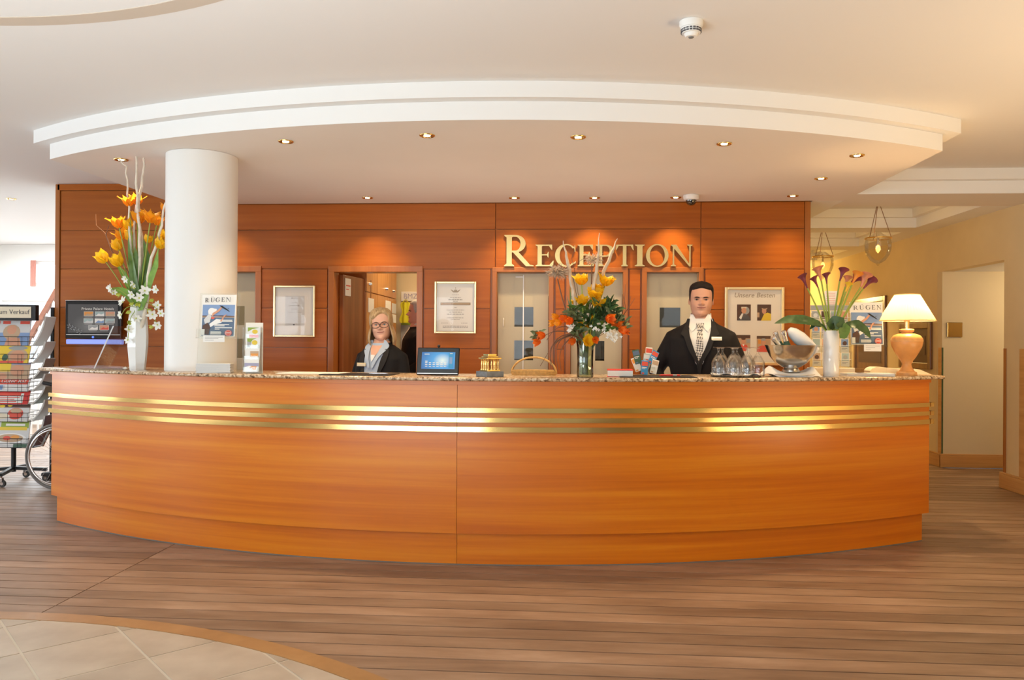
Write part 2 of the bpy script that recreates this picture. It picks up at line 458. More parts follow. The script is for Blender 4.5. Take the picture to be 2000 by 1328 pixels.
    def grid(s, fn, nu, nv, closed=False):
        vs = [fn(i / nu, j / nv) for j in range(nv + 1) for i in range(nu + (0 if closed else 1))]
        w_ = nu if closed else nu + 1
        fs = []
        for j in range(nv):
            for i in range(nu):
                fs.append((j * w_ + i, j * w_ + (i + 1) % w_, (j + 1) * w_ + (i + 1) % w_, (j + 1) * w_ + i))
        return s.add(vs, fs)
    def prism(s, poly, y0, y1):
        """polygon given in x,z, extruded along y"""
        n = len(poly)
        vs = [(x, y0, z) for x, z in poly] + [(x, y1, z) for x, z in poly]
        fs = [tuple(range(n)), tuple(reversed(range(n, 2 * n)))]
        fs += [(i, i + n, (i + 1) % n + n, (i + 1) % n) for i in range(n)]
        return s.add(vs, fs)
    def slab(s, poly, z0, z1):
        """polygon in x,y, extruded along z"""
        n = len(poly)
        vs = [(x, y, z0) for x, y in poly] + [(x, y, z1) for x, y in poly]
        fs = [tuple(reversed(range(n))), tuple(range(n, 2 * n))]
        fs += [(i, (i + 1) % n, (i + 1) % n + n, i + n) for i in range(n)]
        return s.add(vs, fs)
    def flat(s, poly, y):
        return s.add([(x, y, z) for x, z in poly], [tuple(range(len(poly)))])
    def mat(s, i):
        s.cur = i; return s
    def mesh(s, name, mats, smooth=None):
        me = bpy.data.meshes.new(name)
        me.from_pydata(s.v, [], s.f); me.update()
        if not isinstance(mats, (list, tuple)): mats = [mats]
        for k in mats: me.materials.append(M(k))
        if len(mats) > 1: me.polygons.foreach_set('material_index', s.mi)
        bm = bmesh.new(); bm.from_mesh(me); bmesh.ops.recalc_face_normals(bm, faces=bm.faces)
        if smooth:
            for f in bm.faces: f.smooth = True
            for e in bm.edges:
                if len(e.link_faces) == 2 and e.calc_face_angle(0) > R(smooth): e.smooth = False
        bm.to_mesh(me); bm.free()
        return me
    def build(s, name, mats, parent=None, smooth=None, loc=None):
        o = bpy.data.objects.new(name, s.mesh(name, mats, smooth)); COL.objects.link(o)
        if parent: o.parent = parent
        if loc: o.location = loc
        return o

def thing(name, label, cat, loc=(0, 0, 0), rz=0.0, group=None):
    o = bpy.data.objects.new(name, None); COL.objects.link(o)
    o.empty_display_size = 0.1
    o.location = loc; o.rotation_euler = (0, 0, rz); o['label'] = label; o['category'] = cat
    if group: o['group'] = group
    return o
def tag(o, label, cat, group=None):
    o['label'] = label; o['category'] = cat
    if group: o['group'] = group
    return o
def struct(o):
    o['kind'] = 'structure'; return o
def shell(name, loc=(0, 0, 0)):
    o = bpy.data.objects.new(name, None); COL.objects.link(o); o.location = loc; o['kind'] = 'structure'; return o
def copy_tree(o, parent=None, loc=None, rz=None, label=None):
    c = o.copy(); COL.objects.link(c)
    if parent: c.parent = parent
    for ch in o.children: copy_tree(ch, c)
    if loc is not None: c.location = loc
    if rz is not None: c.rotation_euler = (0, 0, rz)
    if label: c['label'] = label
    return c
def sub(name, mesh, parent, loc=(0, 0, 0), rot=(0, 0, 0)):
    o = bpy.data.objects.new(name, mesh); COL.objects.link(o); o.parent = parent; o.location = loc; o.rotation_euler = rot
    return o
def text(name, body, size, mat_, parent, loc, rot=(R(90), 0, 0), shear=0.0, align='CENTER', ext=0.0004):
    c = bpy.data.curves.new(name, 'FONT'); c.body = body; c.size = size; c.shear = shear
    c.align_x = align; c.align_y = 'CENTER'; c.extrude = ext; c.resolution_u = 3
    c.materials.append(M(mat_))
    tmp = bpy.data.objects.new(name, c); COL.objects.link(tmp)
    me = bpy.data.meshes.new_from_object(tmp.evaluated_get(bpy.context.evaluated_depsgraph_get()))
    bpy.data.objects.remove(tmp); bpy.data.curves.remove(c)
    if not me.materials: me.materials.append(M(mat_))
    o = bpy.data.objects.new(name, me); COL.objects.link(o); o.parent = parent; o.location = loc; o.rotation_euler = rot
    o['kind'] = 'stuff'
    return o
def decal(name, parent, items, w_, h_, y=-0.0006, loc=(0, 0, 0), rot=(0, 0, 0)):
    """flat print: coloured polygons in unit coordinates, laid over one another"""
    keys = []; mb = MB()
    for k, (mk, poly) in enumerate(items):
        if mk not in keys: keys.append(mk)
        mb.mat(keys.index(mk)); mb.flat([((px - 0.5) * w_, pz * h_) for px, pz in poly], y - 0.00025 * k)
    o = mb.build(name, keys, parent); o.location = loc; o.rotation_euler = rot; o['kind'] = 'stuff'
    return o
def rect(x0, z0, x1, z1):
    return [(x0, z0), (x1, z0), (x1, z1), (x0, z1)]
def disc(cx, cz, rx, rz, n=18):
    return [(cx + rx * math.cos(2 * PI * i / n), cz + rz * math.sin(2 * PI * i / n)) for i in range(n)]

# ------------------------------------------------------------------ roman capitals as polygons (cap height 1)
def _stem(x, w_, y0=0.0, y1=1.0, sl=0.075, bot=True, top=True):
    P = [[(x, y0), (x + w_, y0), (x + w_, y1), (x, y1)]]
    if bot: P.append([(x - sl, y0), (x + w_ + sl, y0), (x + w_ + sl, y0 + .025), (x + w_, y0 + .085), (x, y0 + .085), (x - sl, y0 + .025)])
    if top: P.append([(x - sl, y1), (x - sl, y1 - .025), (x, y1 - .085), (x + w_, y1 - .085), (x + w_ + sl, y1 - .025), (x + w_ + sl, y1)])
    return P
def _arc(cx, cy, rx, ry, ix, iy, iox, a0, a1, n=22):
    P = []
    for i in range(n):
        t0 = R(a0 + (a1 - a0) * i / n); t1 = R(a0 + (a1 - a0) * (i + 1) / n)
        o0 = (cx + rx * math.cos(t0), cy + ry * math.sin(t0)); o1 = (cx + rx * math.cos(t1), cy + ry * math.sin(t1))
        i0 = (cx + iox + ix * math.cos(t0), cy + iy * math.sin(t0)); i1 = (cx + iox + ix * math.cos(t1), cy + iy * math.sin(t1))
        P.append([o0, o1, i1, i0])
    return P
def glyph(ch):
    if ch == 'I': return _stem(.08, .17), .33
    if ch == 'E':
        P = _stem(.08, .16)
        P += [[(.1, .94), (.58, .94), (.58, 1), (.1, 1)], [(.5, .94), (.6, .76), (.625, .76), (.62, 1), (.5, 1)],
              [(.2, .50), (.46, .50), (.46, .555), (.2, .555)], [(.43, .555), (.47, .66), (.49, .66), (.49, .40), (.47, .40), (.43, .50)],
              [(.1, 0), (.62, 0), (.62, .06), (.1, .06)], [(.52, .06), (.66, .26), (.685, .26), (.65, 0), (.52, 0)]]
        return P, .72
    if ch in 'RP':
        P = _stem(.08, .17, top=True)
        P += [[(.1, .94), (.36, .94), (.36, 1), (.1, 1)], [(.2, .44), (.36, .44), (.36, .50), (.2, .50)]]
        P += _arc(.36, .72, .33, .28, .165, .22, .0, -90, 90)
        if ch == 'R':
            P += [[(.27, .46), (.45, .47), (.83, .05), (.95, .025), (.95, 0), (.70, 0)]]
            return P, .96
        return P, .74
    if ch in 'CG':
        P = _arc(.52, .5, .50, .53, .33, .475, .035, 42, 318, 34)
        P += [[(.86, .83), (.90, .66), (.925, .66), (.915, .97), (.885, .97)]]
        if ch == 'C':
            P += [[(.86, .17), (.94, .24), (.95, .20), (.90, .10)]]
            return P, .98
        P += [[(.76, .06), (.92, .16), (.92, .42), (.76, .42)], [(.66, .42), (1.0, .42), (1.0, .46), (.66, .46)]]
        return P, 1.04
    if ch == 'O': return _arc(.54, .5, .52, .53, .345, .475, 0, 0, 360, 44), 1.10
    if ch == 'T':
        P = _stem(.34, .17, top=False)
        P += [[(.03, .94), (.82, .94), (.82, 1), (.03, 1)], [(.0, .74), (.025, .74), (.14, .94), (.06, 1), (.02, 1)], [(.85, .74), (.825, .74), (.71, .94), (.79, 1), (.83, 1)]]
        return P, .88
    if ch == 'N':
        P = _stem(.10, .065, sl=.085)
        P += _stem(.80, .065, sl=.085, bot=False)
        P += [[(.02, 1), (.26, 1), (.87, .0), (.84, -.02), (.80, 0)]]
        return P, 1.0
    if ch in 'UÜ':
        P = _stem(.09, .16, y0=.30, bot=False) + _stem(.72, .065, y0=.30, bot=False)
        P += _arc(.437, .32, .347, .34, .235, .28, .048, 180, 360)
        if ch == 'Ü': P += [disc(.30, 1.16, .07, .07, 10), disc(.58, 1.16, .07, .07, 10)]
        return P, .90
    return [], .4
def roman_polys(s, x, z, h, wide=1.0, gap=.1):
    out = []
    for ch in s:
        P, ad = glyph(ch)
        out.append((ch, [[(x + px * h * wide, z + pz * h) for px, pz in p] for p in P]))
        x += (ad + gap) * h * wide
    return out, x
# ================================================================== the room
def cells(x0, x1, z0, z1, holes):
    xs = sorted({x0, x1, *[h[0] for h in holes], *[h[1] for h in holes]}); zs = sorted({z0, z1, *[h[2] for h in holes], *[h[3] for h in holes]})
    out = []
    for a, b in zip(xs, xs[1:]):
        run = None
        for c, d in zip(zs, zs[1:]):
            cx, cz = (a + b) / 2, (c + d) / 2
            solid = x0 <= cx <= x1 and z0 <= cz <= z1 and not any(h[0] < cx < h[1] and h[2] < cz < h[3] for h in holes)
            if solid: run = (run[0], d) if run else (c, d)
            if not solid or d == zs[-1]:
                if run: out.append((a, b, run[0], run[1]))
                run = None
    return out
def wall_x(name, x0, x1, y0, y1, z0, z1, mat_, holes=()):
    mb = MB()
    for a, b, c, d in cells(x0, x1, z0, z1, holes): mb.box(a, b, y0, y1, c, d)
    return struct(mb.build(name, mat_))
def wall_y(name, y0, y1, x0, x1, z0, z1, mat_, holes=()):
    mb = MB()
    for a, b, c, d in cells(y0, y1, z0, z1, holes): mb.box(x0, x1, a, b, c, d)
    return struct(mb.build(name, mat_))

ZC, ZM, ZS = 2.865, 2.77, 2.66          # main ceiling, middle step, soffit
WV = 7.39                               # wood wall
CW = 4.17                               # corridor wall
UL, VF, VB = -9.3, -4.5, 12.1           # left wall, wall behind the camera, far wall
# ------------------------------------------------------------------ floor
PW, SEAM = 0.1265, -2.59
DC, DO, DI = (-2.66, 0.42), 3.36, 3.262
fl = struct(MB().box(-9.6, 6.3, -4.8, 17.0, -0.14, -0.022).build('floor', 'subfloor'))
def chord(v):
    q = DO ** 2 - (v - DC[1]) ** 2
    return math.sqrt(q) if q > 0 else 0.0
def plank(u0, u1, va, vb, e0=0, e1=0):
    """e0 / e1: follow the round inlay with the left (+1 side) or right end"""
    n = 5; L = []; Rr = []
    for i in range(n):
        v = va + (vb - va) * i / (n - 1)
        L.append((DC[0] + chord(v) + 0.002 if e0 else u0, v)); Rr.append((DC[0] - chord(v) - 0.002 if e1 else u1, v))
    if not e0: L = [L[0], L[-1]]
    if not e1: Rr = [Rr[0], Rr[-1]]
    MB().slab(Rr + L[::-1], -0.022, 0).build('plank', 'plank_wood', fl)
row = 0; v = 2.2
ROW0 = 4.647 - PW * 20
v = ROW0
while v < 9.7:
    a, b = v + 0.0045, v + PW - 0.0045
    if chord(b) > 0.05:
        plank(-9.3, 0, a, b, 0, 1); plank(0, CW - 0.002, a, b, 1, 0)
    elif chord(a) > 0:
        plank(-9.3, SEAM - .003, a, b); plank(SEAM + .003, CW - 0.002, a, b)
    else:
        if v > 7.3: plank(-9.3, -4.97, a, b); plank(2.25, 6.0 if 7.9 < v < 9.05 else CW - 0.002, a, b)
        else: plank(-9.3, SEAM - .003, a, b); plank(SEAM + .003, CW - .002, a, b)
    v += PW
VEND = v
MB().box(-9.3, -4.97, VEND, VB, -0.022, 0).build('far_planks', 'plank_wood', fl)
MB().box(2.25, CW, VEND, 16.3, -0.022, 0).build('far_planks', 'plank_wood', fl)
MB().box(-4.9, 2.2, 7.40, VB, -0.022, 0).build('office_carpet', 'carpet_dark', fl)
MB().box(-9.3, CW, -4.5, ROW0, -0.022, -0.012).build('near_planks', 'plank_wood', fl)
# round tiled inlay
mb = MB()
n = 120
ring = [(2 * PI * i / n) for i in range(n)]
vs = []; fs = []
for t in ring:
    for rr, z in ((DI, -0.01), (DI, 0.0015), (DO, 0.0015), (DO, -0.01)):
        vs.append((DC[0] + rr * math.cos(t), DC[1] + rr * math.sin(t), z))
for i in range(n):
    j = (i + 1) % n
    for k in range(4):
        fs.append((i * 4 + k, i * 4 + (k + 1) % 4, j * 4 + (k + 1) % 4, j * 4 + k))
mb.add(vs, fs); mb.build('inlay_border', 'inlay_wood', fl, smooth=40)
MB().slab([(DC[0] + DI * math.cos(t), DC[1] + DI * math.sin(t)) for t in ring], -0.0115, -0.003).build('grout_bed', 'grout', fl)
circ_poly = [(DC[0] + (DI - .002) * math.cos(2 * PI * i / 90), DC[1] + (DI - .002) * math.sin(2 * PI * i / 90)) for i in range(90)]
def clip(poly, conv):
    out = poly
    for i in range(len(conv)):
        (ax, ay), (bx, by) = conv[i], conv[(i + 1) % len(conv)]
        inp, out = out, []
        if not inp: return []
        def side(p): return (bx - ax) * (p[1] - ay) - (by - ay) * (p[0] - ax)
        for k in range(len(inp)):
            p, q = inp[k - 1], inp[k]; sp, sq = side(p), side(q)
            if sq >= 0:
                if sp < 0:
                    t = sp / (sp - sq); out.append((p[0] + t * (q[0] - p[0]), p[1] + t * (q[1] - p[1])))
                out.append(q)
            elif sp >= 0:
                t = sp / (sp - sq); out.append((p[0] + t * (q[0] - p[0]), p[1] + t * (q[1] - p[1])))
    return out
g = 0.006
for i in range(-14, 12):
    for j in range(-9, 14):
        s0, t0 = 0.668 + .4 * i, 3.171 + .405 * (j - 8)
        q = [(s0 + g, t0 + g), (s0 + .4 - g, t0 + g), (s0 + .4 - g, t0 + .405 - g), (s0 + g, t0 + .405 - g)]
        P = [((s - t) / math.sqrt(2), (s + t) / math.sqrt(2)) for s, t in q]
        if max(p[1] for p in P) < 1.4: continue
        P = clip(P, circ_poly)
        if len(P) > 2:
            A = abs(sum(P[k - 1][0] * P[k][1] - P[k][0] * P[k - 1][1] for k in range(len(P)))) / 2
            if A > 0.0015: MB().slab(P, -0.003, 0.0).build('tile', 'tile_stone', fl)

# ------------------------------------------------------------------ ceilings
mb = MB()
mb.box(-9.6, CW + .15, -4.8, 7.06, ZC, ZC + .12)
mb.box(-9.6, -3.7, 7.06, 12.4, ZC, ZC + .12)
mb.box(-3.7, CW + .15, 7.06, 16.4, ZC, ZC + .12)
struct(mb.build('ceiling', 'ceiling_paint'))
# round raised ring on the ceiling over the inlay
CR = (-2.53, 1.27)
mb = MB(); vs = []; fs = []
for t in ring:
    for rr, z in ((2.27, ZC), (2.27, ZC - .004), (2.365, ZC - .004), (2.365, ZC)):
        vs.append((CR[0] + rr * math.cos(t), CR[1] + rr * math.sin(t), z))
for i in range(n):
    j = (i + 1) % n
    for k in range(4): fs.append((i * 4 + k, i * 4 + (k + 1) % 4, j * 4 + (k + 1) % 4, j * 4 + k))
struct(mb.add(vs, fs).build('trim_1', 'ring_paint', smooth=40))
# two-step canopy over the counter
SU, SV = -0.61, 10.62
def canopy(name, Rr, hw, z0, z1, mats, v1):
    N = 72
    arc = [(SU - hw + 2 * hw * i / N) for i in range(N + 1)]
    P = [(u, SV - math.sqrt(Rr ** 2 - (u - SU) ** 2)) for u in arc]
    poly = P + [(SU + hw, v1), (SU - hw, v1)]
    k = len(poly)
    mb = MB()
    vs = [(x, y, z0) for x, y in poly] + [(x, y, z1) for x, y in poly]
    mb.mat(0).add(vs, [tuple(reversed(range(k))), tuple(range(k, 2 * k))])
    mb.mat(1).add(vs, [(i, (i + 1) % k, (i + 1) % k + k, i + k) for i in range(k)])
    return mb.build(name, mats, smooth=30)
cs = struct(canopy('ceiling_canopy', 6.0, 3.12, ZS, ZM, ['soffit_paint', 'step_paint'], WV - .02))
c2 = canopy('canopy_step', 6.075, 3.23, ZM + .0005, ZC - .0005, ['ceiling_paint', 'step_paint'], WV - .02); c2.parent = cs
# corridor ceiling with two trays
T = [(2.52, 3.88, 7.70, 9.11), (2.52, 3.88, 9.48, 10.84), (2.52, 3.88, 11.25, 12.6)]
def tray_slab(name, dx, v0, z0, z1, u0, parent=None):
    mb = MB()
    holes = [(a + dx, b - dx, c + dx, d - dx) for a, b, c, d in T]
    for a, b, c, d in cells(u0, CW + .1, v0, 16.3, holes): mb.box(a, b, c, d, z0, z1)
    o = mb.build(name, 'step_paint', parent); return o
cc = struct(tray_slab('ceiling_corridor', 0, 7.06, ZS + .002, ZM, 2.235))
tray_slab('tray_step', 0.07, 6.99, ZM + .0005, ZC - .0005, 2.235, cc)
MB().box(2.5105, CW, 7.0605, 7.695, ZS, ZS + .0015).build('soffit_skin', 'soffit_paint', cc)

# ------------------------------------------------------------------ wood wall
DO_ = [(-3.40, -2.955), (-2.19, -1.40), (-.645, -.16), (.045, .525), (.742, 1.215)]       # clear openings
HEAD = 2.012
wb = wall_x('wall_back', -4.94, 2.20, 7.402, 7.52, 0, ZC - .002, 'frame_wood', [(a - .02, b + .02, -1, HEAD + .02) for a, b in DO_])
ROWS = [0.0, 0.185, 0.555, 0.925, 1.294, 1.668, 2.041, 2.412, 2.66]
def panel(a, b, c, d): MB().bbox(a + .003, b - .003, WV - .004, 7.402, c + .003, d - .003, .003).build('panel', 'wall_wood', wb)
for c, d in zip(ROWS[6:8], ROWS[7:9]):
    for a, b in ((-3.74, -.661), (-.661, 1.232), (1.232, 2.165)): panel(a, b, c, d)
for c, d in ((2.041, 2.412), (2.412, 2.80)): panel(-4.90, -3.74, c, d)
MB().bbox(-4.93, -3.74, WV - .012, 7.402, 2.803, ZC - .003, .003).build('cornice', 'wall_wood', wb)
for c, d in zip(ROWS[:6], ROWS[1:7]):
    for a, b in ((-4.90, -3.48), (-2.90, -2.255), (-1.335, -.705), (-.10, -.012), (.582, .685), (1.272, 2.165)): panel(a, b, c, d)
MB().bbox(2.165, 2.215, WV - .012, 7.53, 0, ZS - .003, .004).build('end_trim', 'frame_wood', wb)
MB().bbox(-4.95, -4.905, WV - .012, 7.53, 0, ZC - .003, .004).build('end_trim', 'frame_wood', wb)
MB().bbox(-4.985, -4.952, WV - .02, 7.50, 0, 1.668, .004).build('post', 'black', wb)

def casing(name, a, b, w_=.058):
    mb = MB()
    y0, y1 = WV - .016, 7.535
    mb.bbox(a - w_, a, y0, y1, 0, HEAD + w_, .004); mb.bbox(b, b + w_, y0, y1, 0, HEAD + w_, .004)
    mb.bbox(a - w_ + .001, b + w_ - .001, y0 - .001, y1, HEAD, HEAD + w_, .004)
    o = struct(mb.build(name, 'frame_wood')); return o
for k, (a, b) in enumerate(DO_):
    dr = casing('door_%d' % (k + 1), a, b, .045 if k in (2, 3, 4) else .058)
    if k == 1:
        continue
    # frosted glass leaf with three clear squares
    sx = (a + .14, a + .14 + .185) if k != 0 else (a + .13, a + .31)
    if k == 2: sx = (-.487, -.305)
    if k == 3: sx = (.275, .36)
    if k == 4: sx = (.87, 1.06)
    sq = [(.57, .755), (.873, 1.056), (1.19, 1.375), (1.505, 1.69)]
    if k == 4: sq = [(.873, 1.056), (1.505, 1.69)]
    mb = MB()
    for x0, x1, z0, z1 in cells(a + .006, b - .006, .02, HEAD - .006, [(sx[0], sx[1], p, q) for p, q in sq]):
        mb.box(x0, x1, 7.455, 7.463, z0, z1)
    mb.build('frosted_leaf', 'frosted', dr)
    for p, q in sq: MB().box(sx[0], sx[1], 7.456, 7.462, p, q).build('pane', 'clear_glass', dr)
    if k == 2:
        MB().bbox(-.404, -.394, 7.44, 7.453, .95, HEAD - .02, .001).build('sliding_edge', 'white_gloss', dr)
        MB().bbox(-.475, -.405, 7.442, 7.452, HEAD - .045, HEAD - .035, .001).build('roller_rail', 'white_gloss', dr)
        MB().tube([(-.585, 7.44, 1.50), (-.585, 7.43, 1.515), (-.585, 7.43, 1.57), (-.585, 7.44, 1.585)], .005, 8).build('handle', 'white_gloss', dr)
# open leaf of the staff doorway
lf = MB().bbox(0, .72, -.02, .02, .01, HEAD - .012, .003).build('door_leaf', 'door_wood', bpy.data.objects['door_2'])
lf.location = (-2.165, 7.53, 0); lf.rotation_euler = (0, 0, R(82))
sg = MB().bbox(.04, .17, -.026, -.021, 1.80, 1.97, .001).build('notice', 'paper', lf)
decal('notice_print', lf, [('redlight', rect(.1, .55, .9, .62)), ('redlight', rect(.1, .35, .6, .40))], .13, .17, -.0268, (.105, 0, 1.80))
for z in (.95,):
    MB().tube([(.66, -.03, z), (.66, -.07, z), (.56, -.07, z)], .009, 10).build('handle', 'chrome', lf)

# ------------------------------------------------------------------ back office behind the wood wall
wall_x('wall_rear', -4.94, 2.22, 9.65, 9.77, 0, 2.62, 'office_cream')
struct(MB().box(-4.94, 2.22, 7.52, 9.77, 2.62, 2.66).build('ceiling_office', 'ceiling_paint'))
wall_y('wall_office', 7.525, 16.3, 2.10, 2.22, 0, ZS - .002, 'wall_cream')
wall_y('wall_partition', 7.525, 12.1, -4.95, -4.83, 0, ZC - .002, 'wall_white')
area('office_lamp', (-1.3, 8.7, 2.60), (0, 0, 0), 1.6, .5, 22, (1.0, .74, .44))
area('office_lamp', (.9, 8.6, 2.60), (0, 0, 0), 1.2, .5, 24, (1.0, .90, .74))
area('office_lamp', (-3.3, 8.6, 2.60), (0, 0, 0), 1.2, .5, 12, (1.0, .90, .74))
# tall cabinets on the left of the office
cb = thing('office_cabinet', 'tall orange wood office cabinet with silver locks seen through the open doorway', 'cabinet', (-2.05, 8.05, 0))
MB().box(-.45, -.02, 0, 1.45, 0, 2.55).build('body', 'cabinet_wood', cb)
for k in range(3):
    for z0, z1 in ((.05, 1.864), (1.874, 2.54)):
        d = MB().bbox(-.02, 0, .48 * k + .004, .48 * k + .478, z0, z1, .002).build('door', 'cabinet_wood', cb)
        zz = 1.955 if z0 > 1 else 1.0; yl = (.12, .40, .29)[k]
        MB().cyl((0, .48 * k + yl, zz), (.028, .48 * k + yl, zz), .018, .013, 12).build('lock', 'chrome', d)
for k, (y, z, hh, ww) in enumerate(((.06, 1.66, .15, .24), (.85, 1.66, .165, .27), (1.19, 1.69, .12, .22), (1.19, 1.58, .10, .22))):
    tag(MB().bbox(-2.049, -2.044, 8.05 + y, 8.05 + y + ww, z, z + hh, .001).build('paper_notice', ('paper', 'paper', 'paper_grey', 'paper')[k]),
        ('white paper notice pinned on the near office cabinet behind the blonde receptionist', 'tall white paper pinned on the office cabinet right of her hair',
         'upper grey printed sheet at the far end of the office cabinet', 'lower white sheet under the grey one at the far cabinet end')[k], 'notice')
sg = tag(MB().bbox(-2.02, -1.80, 9.63, 9.648, 1.855, 1.97, .002).build('wall_sign', 'paper'), 'white sign reading BMZ on the cream office wall', 'sign')
text('sign_text', 'BMZ', .088, 'lilac_print', sg, (-1.905, 9.629, 1.912))
cbx = thing('key_board', 'grey notice board with green top strip on office wall behind the yellow vest', 'board', (-2.02, 9.62, 1.2))
MB().bbox(0, .30, 0, .03, 0, .40, .003).build('backing', 'grey_print', cbx)
MB().bbox(.005, .295, -.004, 0, .36, .395, .001).build('strip', 'green_print', cbx)
# yellow safety vest on a hook
vt = thing('safety_vest', 'yellow safety vest hanging on the office wall', 'vest', (-1.93, 9.57, 1.585))
mb = MB()
def vest(s, t):
    wv = .062 * (1 - .25 * t) + .012 * math.sin(9 * t)
    return (-.02 + wv * (2 * s - 1), -.02 - .03 * math.sin(PI * s) - .01 * math.cos(14 * s), .25 * t)
mb.grid(vest, 14, 10); mb.build('fabric', 'vest_yellow', vt, smooth=60)
MB().tube([(-.05, -.02, .25), (-.02, -.01, .29), (.01, -.02, .25)], .006, 6).build('strap', 'vest_yellow', vt)
MB().cyl((-.02, .07, .30), (-.02, -.03, .29), .006).build('hook', 'chrome', vt)
pr = thing('office_printer', 'black office machine standing on a low cupboard at the rear office wall', 'printer', (-1.62, 9.35, 0))
MB().bbox(-.2, .3, 0, .28, 0, .86, .004).build('cupboard', 'cabinet_wood', pr)
MB().bbox(-.16, .26, .02, .26, .861, 1.05, .01).build('body', 'black', pr)
MB().bbox(-.14, .24, .0, .2, 1.051, 1.07, .004).build('lid', 'grey_metal', pr)
# desk and boxes seen through the clear squares of the glass doors
dk = thing('office_desk', 'pale wood office desk behind the glass doors', 'desk', (-.2, 8.5, 0))
MB().bbox(-.75, 1.5, 0, .7, .72, .75, .003).build('desktop', 'cream', dk)
for x in (-.72, 1.45):
    MB().bbox(x, x + .03, .03, .67, 0, .719, .002).build('side_panel', 'cream', dk)
MB().bbox(-.68, 1.44, .60, .62, .25, .719, .002).build('modesty_panel', 'cream', dk)
bx = thing('storage_box', 'beige storage box on the office desk behind the left glass door', 'box', (-.38, 8.62, .751))
MB().bbox(-.16, .16, 0, .3, 0, .20, .004).build('carton', 'cream', bx)
MB().bbox(-.165, .165, -.005, .305, .201, .235, .004).build('lid', 'paper_warm', bx)
mo = thing('monitor', 'dark desktop monitor on the office desk behind the middle glass door', 'monitor', (.42, 8.75, .751))
MB().bbox(-.10, .10, 0, .12, 0, .012, .003).build('foot', 'black', mo)
MB().box(-.02, .02, .05, .07, .013, .12).build('neck', 'black', mo)
MB().bbox(-.24, .24, .02, .05, .121, .43, .004).build('screen', 'black_gloss', mo)
cu = thing('cupboard', 'grey office cupboard against the rear office wall behind the glass doors', 'cupboard', (-.1, 9.25, 0))
MB().bbox(-.5, 1.5, 0, .38, 0, 1.9, .004).build('body', 'grey_rubber', cu)
for k in range(4): 
    d = MB().bbox(-.49 + .5 * k, .0 + .5 * k - .005, -.018, 0, .06, 1.88, .002).build('door', 'dark_rubber', cu)

# ------------------------------------------------------------------ left room beyond the wood wall
W1, W2 = (-8.52, -7.98, 2.21, 2.60), (-9.0, -7.75, .92, 1.97)
wall_x('wall_far', -9.42, -4.83, VB, VB + .15, 0, ZC - .002, 'wall_white', [W1, W2])
lw = [(.4, 2.6, .55, 2.45), (3.9, 6.1, .55, 2.45), (7.4, 9.6, .55, 2.45)]
wall_y('wall_left', -4.5, VB, UL - .15, UL, 0, ZC - .002, 'wall_white', lw)
fw = [(-7.5, -5.7, .55, 2.5), (-4.5, -2.7, .55, 2.5), (-1.5, .3, .55, 2.5), (1.4, 3.0, .55, 2.5)]
wall_x('wall_front', UL, CW + .1, VF - .15, VF, 0, ZC - .002, 'wall_white', fw)
wn = 0
def window(x0, x1, z0, z1, place, cross=True, horiz=True):
    """frame, mullions and panes; place maps local (along, depth, z) to the wall"""
    global wn; wn += 1
    o = shell('window_%d' % wn)
    t = .05
    def bx(a, b, c, d, nm, mt, y0=-.03, y1=.03):
        P = [place(p, q, r_) for p, q, r_ in ((a, y0, c), (b, y0, c), (b, y1, c), (a, y1, c), (a, y0, d), (b, y0, d), (b, y1, d), (a, y1, d))]
        MB().add(P, [(0, 3, 2, 1), (4, 5, 6, 7), (0, 1, 5, 4), (1, 2, 6, 5), (2, 3, 7, 6), (3, 0, 4, 7)]).build(nm, mt, o)
    bx(x0, x0 + t, z0, z1, 'frame', 'white'); bx(x1 - t, x1, z0, z1, 'frame', 'white')
    bx(x0 + t, x1 - t, z0, z0 + t, 'frame', 'white'); bx(x0 + t, x1 - t, z1 - t, z1, 'frame', 'white')
    xm = (x0 + x1) / 2; zm = z0 + (z1 - z0) * .62
    if cross: bx(xm - .03, xm + .03, z0 + t, z1 - t, 'mullion', 'white')
    if horiz: bx(x0 + t, x1 - t, zm - .025, zm + .025, 'transom', 'white', -.025, .025)
    bx(x0 + t, x1 - t, z0 + t, z1 - t, 'pane', 'window_glass', -.003, .003)
    return o
for a, b, c, d in fw: window(a, b, c, d, lambda p, q, r_: (p, VF - .07 + q, r_))
for a, b, c, d in lw: window(a, b, c, d, lambda p, q, r_: (UL - .07 + q, p, r_))
w1 = window(*W1, lambda p, q, r_: (p, VB + .06 + q, r_), True, False)
w2 = window(*W2, lambda p, q, r_: (p, VB + .06 + q, r_), True, False)
mb = MB(); mb.grid(lambda s, t: (-8.50 + .10 * s, VB - .03 + .015 * math.sin(18 * s), 2.20 + .41 * t), 14, 2); 
tag(mb.build('curtain', 'curtain_red', smooth=60), 'narrow faded red curtain at the small high window', 'curtain')
# stair going down past the far windows
st = thing('stair_railing', 'reddish brown sloping stair handrail beside the wood wall', 'railing', (0, 10.2, 0))
p0, p1 = at_v(112, 566, 10.2), at_v(40, 693, 10.2)
dx = Vector((p0.x, 0, p0.z)); dy = Vector((p1.x, 0, p1.z))
MB().bar(dx, dy, .05, .06).build('handrail', 'rail_wood', st)
k0, k1 = at_v(112, 612, 10.2), at_v(60, 700, 10.2)
MB().bar((k0.x, 0, k0.z), (k1.x, 0, k1.z), .03, .035).build('lower_rail', 'grey_metal', st)
for i in range(5):
    q = dx.lerp(dy, .12 + .19 * i)
    MB().bar((q.x, 0, q.z), (q.x, 0, 0.02), .02, .02, (0, 1, 0)).build('baluster', 'white', st)
sp = at_v(85, 640, 10.5)

